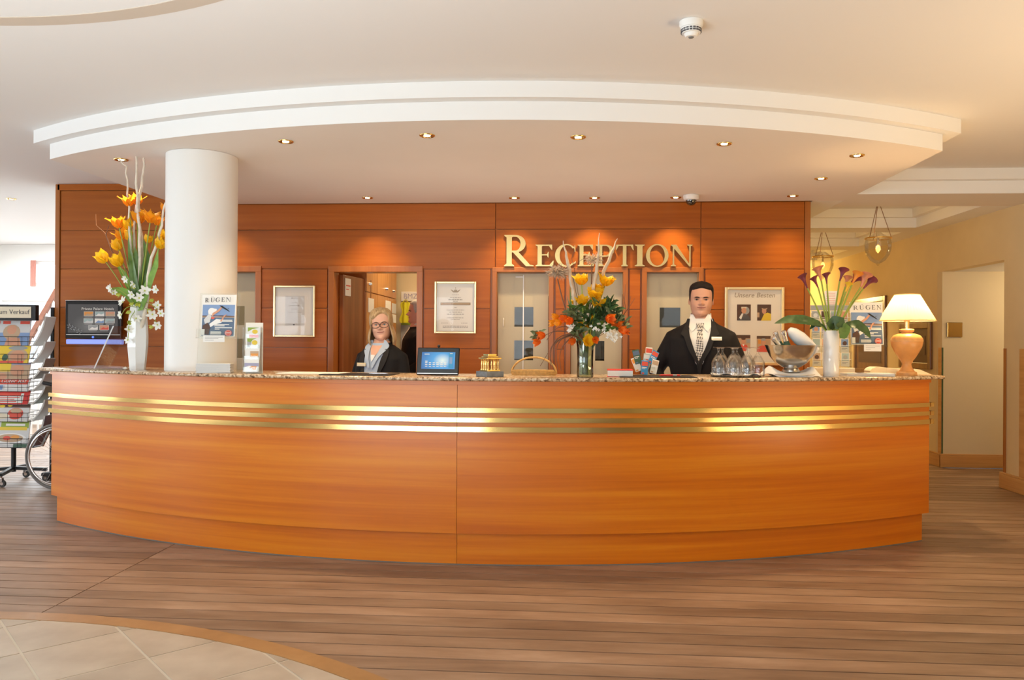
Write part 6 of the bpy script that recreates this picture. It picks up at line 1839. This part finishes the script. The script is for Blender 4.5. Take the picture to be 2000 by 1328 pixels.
for k, (x, y) in enumerate(spots):
    o = bpy.data.objects.new('stemmed_glass', g_me); COL.objects.link(o); o.location = q + Vector((x * tr / .175, y, .0065)); o.scale = (1.14, 1.14, 1.0); tag(o, gl_l[k], 'glass', 'upturned glasses on the silver tray')
# ------------------------------------------------------------------ champagne bowl
q = on_counter(1545, .20)
t = thing('plate', 'white plate under the steel champagne bowl', 'plate', q)
MB().lathe([(0, 0), (.11, 0), (.135, .010), (.150, .018), (.151, .020), (.13, .014), (.105, .005), (0, .004)], 40).build('dish', 'white_gloss', t, smooth=50)
t = thing('napkin', 'white cloth napkin with drooping corners under the steel bowl', 'napkin', q + Vector((0, 0, .0205)))
def nap(s, u):
    x, y = (s - .5) * 2, (u - .5) * 2; a = .152
    px, py = (x - y) * a * .76, (x + y) * a * .76
    r_ = math.hypot(px, py); th = math.atan2(py, px); z = .004 + .042 * abs(math.cos(th)) ** 3 * smst(.075, .125, r_)
    if r_ > .135: z -= (r_ - .135) * 1.15
    z += .010 * math.sin(30 * px) * smst(.1, .2, r_)
    return (px * 1.06, py * .72, max(z, -.019))
MB().grid(nap, 26, 26).build('cloth', 'cloth_white', t, smooth=70)
bw = thing('champagne_bowl', 'polished steel champagne bowl holding bottles and a napkin', 'bowl', q + Vector((0, 0, .026)))
bR, bH = px2(1596, 674, q).x * .98, px2(1545, 674, q).z - .026
prof = [(.0, 0), (.055, 0), (.060, .006), (.050, .022), (.042, .030), (.065, .040), (bR * .62, .065), (bR * .82, .105), (bR * .95, .150), (bR * 1.0, bH - .006), (bR * 1.03, bH), (bR * 1.0, bH - .002), (bR * .92, .150), (bR * .78, .105), (bR * .58, .070), (0, .050)]
MB().lathe(prof, 56, close=False).build('body', 'steel', bw, smooth=60)
bl = (((-.02, -.03, .075), (-.128, -.03, .222), 'silver foil neck of the leftmost bottle in the steel bowl'), ((-.02, .04, .075), (-.095, .03, .262), 'tallest silver-necked bottle at the rear left of the steel bowl'), ((.00, .0, .075), (-.055, -.02, .268), 'silver-necked bottle right beside the napkin in the steel bowl'))
for k, (a, b, l) in enumerate(bl):
    a, b = Vector(a), Vector(b); d = (b - a).normalized(); base = b - d * .205
    base = Vector((base.x, base.y, max(base.z, .066)))
    t = thing('champagne_bottle', l, 'bottle', bw.location, 0, 'bottles in the steel bowl')
    mt = base; L = (b - base).length; rot = d.to_track_quat('Z', 'Y').to_matrix().to_4x4(); X = Matrix.Translation(base) @ rot
    MB().lathe([(0, 0), (.022, .0), (.026, .01), (.027, L * .40), (.024, L * .52), (.0165, L * .68), (.0145, L * .70), (0, L * .70)], 22, mtx=X).build('glass_body', 'darkgreen_print', t, smooth=50)
    MB().lathe([(.0165, L * .66), (.0155, L * .86), (.0175, L * .92), (.0165, L), (.008, L + .006), (0, L + .006)], 20, mtx=X, close=False).build('foil', 'chrome', t, smooth=50)
t = thing('napkin', 'rolled white napkin standing in the steel bowl beside the bottles', 'napkin', bw.location)
p0, p1 = Vector((-.018, .0, .285)), Vector((.135, .0, .155)); ax = (p0 - p1).normalized()
X = Matrix.Translation(p1 - ax * .03) @ ax.to_track_quat('Z', 'Y').to_matrix().to_4x4(); L = (p0 - p1).length + .03
MB().lathe([(0, 0), (.030, .0), (.042, L * .3), (.046, L * .6), (.036, L * .85), (.018, L * .98), (0, L)], 26, mtx=X).build('cloth', 'cloth_white', t, smooth=60)
# ------------------------------------------------------------------ white cylinder vase with calla lilies
V3 = on_counter(1623, .16)
t = thing('cylinder_vase', 'white porcelain cylinder vase on the counter left of the second magazine stand', 'vase', V3)
vr = (px2(1638, 650, V3).x - px2(1608, 650, V3).x) / 2; vh = px2(1623, 645.5, V3).z
MB().lathe([(0, 0), (vr * .96, 0), (vr, .004), (vr, vh - .003), (vr * .97, vh), (vr * .90, vh - .003), (vr * .90, .02), (0, .02)], 40).build('body', 'white_gloss', t, smooth=40)
fc = thing('calla_arrangement', 'purple and orange calla lilies with broad leaves in the white cylinder vase', 'flowers', V3 + Vector((0, 0, .022)))
O3 = V3 + Vector((0, 0, .022)); m3 = Vector((0, 0, vh - .025))
def P3(x, y, dv=0): return px2(x, y, O3, O3.y + dv)
def calla(base, d, L, r_, lean, mat_):
    a, b, d = frame_of(d); base = Vector(base)
    def fn(s, t):
        ph = 2 * PI * s; tip = (.5 + .5 * math.cos(ph)) ** 2
        rr = r_ * (.20 + .30 * t + .55 * t ** 4)
        flare = r_ * .75 * t ** 6 * (.35 + .65 * tip)
        h = L * t * (.86 + .20 * tip * t)
        ca = math.cos(ph + lean); sa = math.sin(ph + lean)
        return base + d * (h - .22 * flare) + (a * ca + b * sa) * (rr + flare)
    return MB().grid(fn, 18, 10, closed=True)
cl = [((1577, 563), (1566, 537), .9, 'calla_purple', 'calla_peach'), ((1598, 562), (1588, 541), .8, 'calla_purple', 'calla_purple'), ((1604, 548), (1596, 522), 1.05, 'calla_peach', 'calla_peach'), ((1615, 555), (1613, 534), .75, 'calla_purple', 'calla_purple'), ((1640, 549), (1648, 525), .9, 'calla_purple', 'calla_peach'),
      ((1651, 560), (1656, 540), .8, 'calla_peach', 'calla_peach'), ((1652, 570), (1658, 553), .7, 'calla_yellow', 'calla_yellow'), ((1656, 560), (1676, 540), 1.0, 'calla_purple', 'calla_purple'), ((1665, 553), (1676, 533), 1.0, 'calla_orange', 'calla_orange'), ((1681, 561), (1692, 535), 1.05, 'calla_purple', 'calla_peach'), ((1686, 564), (1704, 544), 1.0, 'calla_purple', 'calla_peach')]
for k, (a, b, s_, m1, m2_) in enumerate(cl):
    dv = rnd.uniform(-.05, .05); A, B = P3(*a, dv), P3(*b, dv); d = B - A
    t = calla(A, d, d.length * 1.05, .026 * s_, 0 if d.x > 0 else PI, m1).build('calla_flower', m1 if k % 2 == 0 or m2_ == m1 else m2_, fc, smooth=80)
    root = m3 * .25 + Vector((rnd.uniform(-.02, .02), rnd.uniform(-.02, .02), 0)); lip = m3 + Vector((max(-.028, min(.028, A.x * .15)), dv * .4, -.01))
    MB().tube([root, lip] + [lip.lerp(A, i / 5) + Vector((0, 0, .012 * math.sin(PI * i / 5))) for i in range(1, 6)], [.0055] * 5 + [.005, .0055], 8).build('stem', 'stem_green', t, smooth=60)
    MB().cyl(A + d * .3, A + d * .85, .004, .002, 8).build('spadix', 'calla_yellow', t)
for k, (pts, W_, dv, mt) in enumerate((([(1616, 650), (1600, 632), (1570, 625), (1540, 624), (1512, 632)], .042, -.06, 'leaf_dark'), ([(1632, 648), (1640, 640), (1650, 640), (1646, 655), (1640, 660)], .038, -.10, 'leaf_green'), ([(1634, 646), (1655, 634), (1675, 634), (1690, 645), (1701, 661)], .040, -.06, 'leaf_dark'), ([(1630, 646), (1625, 632), (1640, 628), (1645, 650)], .045, -.08, 'leaf_dark'), ([(1618, 648), (1606, 636), (1590, 634), (1581, 644)], .018, -.03, 'leaf_dark'))):
    sp_ = [m3 * .9] + [P3(x, y, dv * min(1, (i + 1) / 3)) for i, (x, y) in enumerate(pts)]
    fine = [sp_[i].lerp(sp_[i + 1], j / 4) for i in range(len(sp_) - 1) for j in range(4)] + [sp_[-1]]
    kk = len(fine); nrm = (0, -.75, .65) if k in (0, 2, 4) else (.2, -1, .2)
    # bare petiole first, then the blade
    h = kk // 3
    lf_ = leaf_strip(MB(), fine[h:], W_, fold=.12, nrm=nrm).build('leaf', mt, fc, smooth=70)
    MB().tube(fine[:h + 1], .0035, 6).build('petiole', 'stem_green', lf_, smooth=60)
# ------------------------------------------------------------------ multi-pocket brochure rack behind the vase
q = on_counter(1612, .43)
t = thing('brochure_rack', 'clear multi-pocket brochure rack with printed strip behind the calla lilies', 'brochure rack', q)
p0, p1 = px2(1583, 720, q), px2(1660, 606, q)
xl, xr, zt = p0.x, p1.x, p1.z
MB().bbox(xl - .01, xr + .02, -.05, .05, 0, .05, .004).build('base', 'cream', t)
MB().bbox(xl, xr, .02, .025, .05, zt, .001).build('back_sheet', 'acrylic', t)
for x in (xl, (xl + xr) / 2, xr - .003): MB().box(x, x + .003, -.035, .019, .051, zt - .02).build('divider', 'acrylic', t)
for k in range(4):
    z = .055 + (zt - .06) * k / 4; MB().box(xl + .004, xr - .004, -.032 + .012 * k, -.029 + .012 * k, z, z + .05).build('pocket', 'acrylic', t)
    MB().cyl((xl + .002, -.034 + .012 * k, z + .052), (xr - .002, -.034 + .012 * k, z + .052), .0015, None, 6).build('pocket_edge', 'white_gloss', t)
hd = MB().bbox(xl, xr, .01, .0125, zt, zt + .035, .001).build('header_strip', 'grey_print', t)
tt = ('tan_print', 'grey_print', 'darkbrown_print', 'teal_print', 'skin_print', 'paper_grey', 'sky_print', 'lilac_print')
for k in range(4):
    for c in range(4):
        z = .058 + (zt - .06) * k / 4; x = xl + .006 + (xr - xl - .01) * c / 4; w_ = (xr - xl - .016) / 4 - .003
        b = tag(MB().bbox(0, w_, 0, .003, 0, (zt - .06) / 4 * 1.0, .0005).build('leaflet', 'paper_warm'), 'leaflet in the clear brochure rack, %s row, %s pocket' % (('bottom', 'lower middle', 'upper middle', 'top')[k], ('leftmost', 'inner left', 'inner right', 'rightmost')[c]), 'leaflet', 'leaflets in the clear brochure rack')
        b.location = q + Vector((x, -.024 + .012 * k, z))
        decal('leaflet_print', b, [(tt[(k * 3 + c) % 8], rect(.1, .42, .9, .95)), (tt[(k + c * 5 + 2) % 8], disc(.5, .66, .25, .16, 10)), ('ink_soft', rect(.15, .28, .8, .32)), ('ink_soft', rect(.15, .2, .6, .23))], w_, (zt - .06) / 4, -.0004, (w_ / 2, 0, 0))
c0, c1 = px2(1613, 592, q), px2(1638, 568, q)
nc = thing('price_card', 'white lined card standing above the brochure rack behind the calla stems', 'card', q + Vector((c0.x, .028, zt - .03)))
W_, H_ = c1.x - c0.x, c1.z - zt + .03
MB().box(0, W_, 0, .0015, 0, H_).build('sheet', 'paper', nc)
decal('card_lines', nc, [('redlight', rect(.12, .90 - .075 * i, .85, .915 - .075 * i)) for i in range(8)], W_, H_, -.0004, (W_ / 2, 0, 0))
# ------------------------------------------------------------------ second magazine stand, magazines, folder, lamp
o2 = on_counter(1697, .26)
holder_full('clear acrylic magazine stand left of the table lamp', 'magazine titled RÜGEN displayed beside the table lamp', 1664, 590, 1729, 673, o2, .10, (1686, 672, 1720, 686))
MB().bbox(-.10, -.05, .05, .09, .001, .16, .003).build('rear_pocket', 'acrylic', thing('table_stand_block', 'small clear upright block behind the second magazine stand', 'stand', o2 + Vector((0, .12, 0))))
mag_stack(1712, .07, R(-2), 3, 'white magazine before the second magazine stand, %s of its low pile', 'magazines piled by the lamp', .235, .12)
mag_stack(1676, .12, R(10), 3, 'white magazine right of the cylinder vase, %s of its small skewed pile', 'magazines piled by the cylinder vase', .15, .10)
q = on_counter(1752, .40)
t = thing('open_folder', 'open cream guest folder lying under the table lamp', 'folder', q, R(-6))
MB().prism([(-.20, .001), (-.205, .022), (-.19, .040), (-.165, .050), (-.12, .050), (-.05, .042), (.02, .038), (.13, .036), (.20, .004), (.20, .001)], -.085, .085).build('page_block', 'cream', t, smooth=35)
MB().bbox(-.21, .21, -.09, .09, -.0, .0008, .0002).build('cover', 'tan_print', t)
V4 = on_counter(1771, .14)
lm = thing('table_lamp', 'glowing table lamp with pleated cream shade and terracotta urn base', 'table lamp', V4)
S = (px2(1771, 627, V4).z - px2(1771, 733, V4).z) / 106   # metres per pixel at the lamp
def lp(pairs): return [(r_ * S, h * S) for r_, h in pairs]
MB().lathe(lp([(0, 0), (18.5, 0), (18.5, 6), (16.5, 8), (0, 8)]), 36).build('foot', 'terracotta_light', lm, smooth=40)
MB().lathe(lp([(0, 8), (14.5, 8.1), (10, 15), (8, 22), (9.5, 26), (0, 26)]), 36).build('stem', 'terracotta', lm, smooth=50)
MB().lathe(lp([(0, 26), (10.5, 26.1), (10.5, 28), (15, 34), (22, 46), (27, 56), (28.8, 64), (28.6, 66), (0, 66)]), 40).build('urn', 'terracotta', lm, smooth=50)
MB().lathe(lp([(0, 66), (29.2, 66.1), (29.2, 68), (28.5, 72), (24, 78), (16, 81.5), (10, 82.5), (9.5, 84), (12.5, 86), (13.2, 89), (12, 90.5), (8, 91.5), (0, 91.5)]), 40).build('shoulder', 'terracotta_light', lm, smooth=50)
MB().lathe(lp([(0, 91.5), (4.6, 91.6), (4.6, 106), (6, 107), (6, 109), (0, 109)]), 24).build('fitting', 'letter_brass', lm, smooth=40)
N = 96
sh = lambda r0, r1, h0, h1: MB().add([((r0 if j == 0 else r1) * S * (1 + .006 * (-1) ** i) * math.cos(2 * PI * i / N), (r0 if j == 0 else r1) * S * (1 + .006 * (-1) ** i) * math.sin(2 * PI * i / N), (h0 if j == 0 else h1) * S) for j in (0, 1) for i in range(N)], [(i, (i + 1) % N, N + (i + 1) % N, N + i) for i in range(N)])
sh(51, 22.5, 107, 158).build('shade', 'lampshade', lm)
for r_, h in ((51, 107), (22.5, 158)):
    MB().tube([(r_ * S * math.cos(2 * PI * i / 48), r_ * S * math.sin(2 * PI * i / 48), h * S) for i in range(48)], .0035, 6, closed=True).build('shade_rim', 'lampshade', lm, smooth=60)
for a in (0, 120, 240): MB().tube([(0, 0, 150 * S), (22.3 * S * math.cos(R(a)), 22.3 * S * math.sin(R(a)), 157 * S)], .0015, 5).build('shade_spoke', 'brass', lm)
MB().tube([(0, 0, 109 * S), (0, 0, 150 * S)], .003, 6).build('harp', 'brass', lm)
MB().lathe(lp([(0, 112), (3.2, 113), (4.0, 120), (7.5, 130), (6, 138), (0, 141)]), 20, (.02, 0, 0)).build('bulb', 'bulb_warm', lm, smooth=60)
point('lamp_glow', V4 + Vector((.02, 0, 127 * S)), 34, (1.0, .62, .27), .035)
# ================================================================== magazine carousel at the left edge
RV = 7.2
cL, cR = at_v(-42, 760, RV - .16), at_v(51, 760, RV - .16)
rc = Vector(((cL.x + cR.x) / 2, RV, 0)); hw = (cR.x - cL.x) / 2
rk = thing('magazine_rack', 'black wire magazine carousel on castors at the left edge with a sale header', 'magazine rack', rc, R(3))
m_px = 1 / FPX * (RV - .17)
zr = lambda y: 1.36 - (y - 661.6) * m_px
MB().tube([(0, 0, .10), (0, 0, 1.60)], .022, 14).build('post', 'black', rk)
for a in range(4):
    an = R(90 * a + 12); c, s_ = math.cos(an), math.sin(an)
    arm = MB().bar((0, 0, .135), (.29 * c, .29 * s_, .115), .035, .03).build('foot_arm', 'black', rk)
    MB().cyl((.27 * c, .27 * s_, .112), (.27 * c, .27 * s_, .075), .009, None, 10).build('castor_stem', 'chrome', arm)
    MB().bbox(.27 * c - .012, .27 * c + .018, .27 * s_ - .017, .27 * s_ + .017, .045, .085, .004).build('castor_fork', 'chrome', arm)
    X = Matrix.Translation((.27 * c + .012, .27 * s_, .034)) @ Matrix.Rotation(R(90), 4, 'X')
    MB().lathe([(.012, -.011), (.030, -.012), (.033, -.008), (.033, .008), (.030, .012), (.012, .011)], 22, mtx=X).build('castor_wheel', 'dark_rubber', arm, smooth=40)
    MB().lathe([(0, -.0125), (.015, -.0125), (.015, .0125), (0, .0125)], 14, mtx=X).build('castor_hub', 'chrome', arm)
ROWY = [(622, 676), (674, 712), (709, 745), (741, 770), (767, 797), (795, 832), (828, 885)]
# wire baskets on the front and on the right hand side
for side in (0, 1):
    for k, (ya, yb) in enumerate(ROWY):
        zb = zr(yb); zt = zr(yb) + .085
        mb = MB(); dep = .165
        if side == 0: P = lambda x, d, z: (x, -d, z)
        else: P = lambda x, d, z: (d, x, z)
        W_ = hw if side == 0 else .15
        for z in (zb, (zb + zt) / 2, zt):
            mb.tube([P(-W_, .06, z), P(-W_, dep, z), P(W_, dep, z), P(W_, .06, z)], .0022, 5)
        for i in range(6):
            x = -W_ + 2 * W_ * i / 5; mb.tube([P(x, .06, zb), P(x, dep, zb), P(x, dep, zt)], .0018, 5)
        mb.build('wire_basket', 'black', rk, smooth=60)
MB().bbox(-hw, hw, -.06, .06, zr(885) - .012, zr(885) - .004, .002).build('lower_shelf', 'black', rk)
hb = MB().bbox(-hw - .02, hw + .085, -.19, -.135, zr(624), zr(592), .004).build('header_box', 'black', rk); hb['label'] = 'black header box'
MB().bbox(-hw, hw + .045, -.194, -.1905, zr(619), zr(596), .001).build('header_sign', 'cream', rk)
p = at_v(16, 607, RV - .19)
text('header_text', 'Zum Verkauf', .060, 'ink', rk, (at_v(54, 607, RV - .19).x - rc.x, -.1952, zr(607)), align='RIGHT')
mags = [([('paper_grey', rect(0, 0, 1, 1)), ('sky_print', rect(0, .0, 1, .5)), ('tan_print', disc(.62, .52, .18, .30)), ('skin_print', disc(.62, .62, .10, .18)), ('redlight', rect(.42, .84, .58, .96)), ('redlight', rect(.78, .84, .98, .96)), ('redlight', rect(.08, .84, .36, .96)), ('skin_print', [(.5, 0), (.55, .3), (.8, .3), (.85, 0)])], 'pale magazine with red letters and a fair woman, top pocket of the carousel'),
        ([('yellow_print', rect(0, 0, 1, 1)), ('tan_print', disc(.75, .4, .22, .42)), ('skin_print', disc(.75, .4, .15, .32)), ('grey_print', disc(.74, .85, .20, .12)), ('skin_print', disc(.25, .35, .12, .25)), ('darkgreen_print', disc(.5, .3, .06, .2)), ('redlight', rect(.02, .0, .9, .12))], 'yellow magazine with a smiling face, second pocket of the carousel'),
        ([('tan_print', rect(0, 0, 1, 1)), ('yellow_print', rect(.30, .45, .60, .98)), ('skin_print', disc(.75, .5, .14, .35)), ('skin_print', disc(.45, .15, .10, .2)), ('lilac_print', rect(.6, .85, 1, 1)), ('yellow_print', rect(0, .5, .25, .9))], 'magazine with yellow title block, third pocket of the carousel'),
        ([('paper_grey', rect(0, 0, 1, 1)), ('redlight', rect(.36, .52, .97, .92)), ('paper', rect(.5, .15, .95, .42)), ('ink_soft', rect(.55, .28, .9, .32)), ('sky_print', rect(.36, .1, .46, .45))], 'white magazine with red Guter Rat title in the carousel'),
        ([('red', rect(0, 0, 1, 1)), ('paper', rect(.30, .10, .88, .80)), ('redlight', rect(.32, .62, .82, .80)), ('redlight', rect(.35, .48, .8, .53)), ('redlight', rect(.35, .34, .7, .39)), ('redlight', rect(.35, .18, .75, .24))], 'red bordered magazine in the fifth pocket of the carousel'),
        ([('paper_grey', rect(0, 0, 1, 1)), ('darkbrown_print', rect(.3, .8, 1, 1)), ('yellow_print', disc(.42, .88, .06, .09)), ('yellow_print', disc(.58, .92, .05, .08)), ('redlight', disc(.72, .45, .16, .34)), ('tan_print', disc(.72, .62, .12, .14)), ('green_print', rect(.0, .0, .4, .3)), ('cream', disc(.45, .3, .16, .16))], 'food magazine with a brown cake, sixth pocket of the carousel'),
        ([('paper_grey', rect(0, 0, 1, 1)), ('green_print', rect(.40, .70, .98, .97)), ('paper', rect(.5, .78, .9, .86)), ('yellow_print', rect(.0, .62, .95, .74)), ('white', disc(.62, .30, .34, .22)), ('tan_print', disc(.62, .33, .27, .15)), ('redlight', disc(.55, .33, .08, .08)), ('orange_print', disc(.72, .37, .09, .07)), ('darkgreen_print', rect(.7, 0, 1, .12)), ('redlight', rect(0, .74, .3, .95))], 'green titled food magazine with a plate, lowest pocket of the carousel')]
for k, ((ya, yb), (its, lab)) in enumerate(zip(ROWY, mags)):
    zb, zt = zr(yb) + .004, zr(ya)
    w_ = hw * 2 - .012
    wl = Matrix.Rotation(R(3), 3, 'Z') @ Vector((0, -.150, zb))
    mg = thing('magazine', lab, 'magazine', rc + wl, R(3), 'magazines facing front in the carousel')
    h_ = (zt - zb); tl = .05 / max(h_, .1)
    b = MB().bbox(-w_ / 2, w_ / 2, 0, .008, 0, h_, .001).build('pages', 'paper', mg); b.rotation_euler = (-math.atan(tl) * .9, 0, 0)
    decal('magazine_print', mg, its, w_, h_, -.0006, (0, 0, 0), (-math.atan(tl) * .9, 0, 0))
    if k == 3:
        tx = text('title', 'Guter Rat', .058, 'paper', mg, (w_ * .16, .002, h_ * .72), (R(90) - math.atan(tl) * .9, 0, 0), shear=.2); tx.location.y = -.0035 + tl * h_ * .72 * .9
for k, (ya, yb) in enumerate(ROWY):
    zb, h_ = zr(yb) + .004, max(.16, zr(ya) - zr(yb) + .03)
    wl = Matrix.Rotation(R(3), 3, 'Z') @ Vector((hw - .045, 0, zb))
    mg = thing('magazine', 'white-edged magazine fanned out on the right side of the carousel, pocket %s from the top' % ('one', 'two', 'three', 'four', 'five', 'six', 'seven')[k], 'magazine', rc + wl, R(3), 'magazines on the right side of the carousel')
    def curl(s, u): return (.02 + .115 * u + .02 * math.sin(PI * u), -.06 + .16 * s, h_ * u)
    mb = MB(); mb.grid(curl, 2, 8); n0 = len(mb.v)
    mb.v = [v_ for v_ in mb.v]; thicken_ = [(x + .012, y, z + .004) for x, y, z in mb.v]
    mb.grid(lambda s, u: (.034 + .115 * u + .02 * math.sin(PI * u), -.06 + .16 * s, h_ * u - .004), 2, 8)
    for i in range(8):
        for j in (0, 2): mb.f.append([i * 3 + j, (i + 1) * 3 + j, n0 + (i + 1) * 3 + j, n0 + i * 3 + j]); mb.mi.append(0)
    mb.build('pages', 'page_paper', mg, smooth=60)
    MB().grid(lambda s, u: (.0355 + .115 * u + .02 * math.sin(PI * u), -.06 + .16 * s, h_ * u - .004), 2, 8).build('cover', ('page_paper', 'page_paper', 'grey_print', 'page_paper', 'teal_print', 'page_paper', 'lilac_print')[k], mg, smooth=60)
# ================================================================== wheelchair between the rack and the counter
WVV = 6.86
wc = at_v(113, 887, WVV)
wr = .288
ch = thing('wheelchair', 'folded black wheelchair parked behind the left end of the counter', 'wheelchair', (wc.x, WVV, 0), R(2))
def wheel(r, y, x, z, nm, tube_r, sp):
    g_ = [(x + r * math.cos(2 * PI * i / 64), y, z + r * math.sin(2 * PI * i / 64)) for i in range(64)]
    w_ = MB().tube(g_, tube_r, 10, closed=True).build(nm, 'grey_rubber', ch, smooth=60)
    MB().tube([(x + (r - tube_r - .004) * math.cos(2 * PI * i / 56), y, z + (r - tube_r - .004) * math.sin(2 * PI * i / 56)) for i in range(56)], .0065, 8, closed=True).build('rim', 'chrome', w_, smooth=60)
    X = Matrix.Translation((x, y, z)) @ Matrix.Rotation(R(90), 4, 'X')
    MB().lathe([(0, -.03), (.022, -.03), (.022, .03), (0, .03)], 18, mtx=X).build('hub', 'steel', w_)
    mb = MB()
    for i in range(sp):
        a = 2 * PI * i / sp; b = a + (.28 if i % 2 else -.28)
        mb.tube([(x + .02 * math.cos(b), y + (.018 if i % 2 else -.018), z + .02 * math.sin(b)), (x + (r - tube_r) * math.cos(a), y, z + (r - tube_r) * math.sin(a))], .0011, 4)
    mb.build('spokes', 'chrome', w_)
    return w_
wz = .302
wn_ = wheel(wr, 0, 0, wz, 'big_wheel', .013, 28)
MB().tube([(.245 * math.cos(2 * PI * i / 56), -.035, wz + .245 * math.sin(2 * PI * i / 56)) for i in range(56)], .009, 8, closed=True).build('hand_rim', 'chrome', wn_, smooth=60)
wheel(wr, .35, .03, wz, 'big_wheel', .013, 28)
wheel(.185, .10, .08, .302, 'inner_wheel', .020, 12)
for y in (.05, .30):
    MB().tube([(.02, y, .12), (-.02, y, .50), (-.04, y, .72), (-.06, y, .93), (-.15, y, .96)], .012, 10).build('back_tube', 'grey_metal', ch, smooth=60)
    MB().tube([(-.08, y, .945), (-.17, y, .962)], .017, 10).build('push_grip', 'black', ch, smooth=60)
    MB().tube([(-.03, y, .50), (.42, y, .52), (.50, y, .18), (.62, y, .10)], .012, 10).build('side_tube', 'grey_metal', ch, smooth=60)
    MB().tube([(-.04, y, .70), (.30, y, .72), (.34, y, .52)], .012, 10).build('arm_tube', 'grey_metal', ch, smooth=60)
    MB().bbox(-.02, .28, y - .025, y + .025, .725, .755, .01).build('arm_pad', 'black', ch)
    X = Matrix.Translation((.46, y, .075)) @ Matrix.Rotation(R(90), 4, 'X')
    MB().lathe([(.02, -.014), (.068, -.016), (.073, -.01), (.073, .01), (.068, .016), (.02, .014)], 24, mtx=X).build('front_castor', 'grey_rubber', ch, smooth=40)
MB().bbox(-.01, .40, .06, .29, .49, .53, .012).build('seat', 'black', ch)
bb = MB().bbox(-.012, .018, .06, .29, .53, .90, .008).build('backrest', 'black', ch); bb.rotation_euler = (0, R(-4), 0)
MB().bbox(.10, .12, .05, .30, .20, .22, .004).build('cross_brace', 'black', ch)
MB().bbox(-.17, -.08, .02, .10, .115, .150, .01).build('tipping_lever', 'black', ch)
MB().ball((-.02, -.02, .155), .022, 14, 8, (1, .4, .8)).build('reflector', 'reflector_orange', ch, smooth=60)
for k in range(3):
    MB().bar((-.22 + .075 * k, .12, .38), (-.07 + .075 * k, .12, .70), .016, .02).build('folded_leg_rest', 'steel', ch)
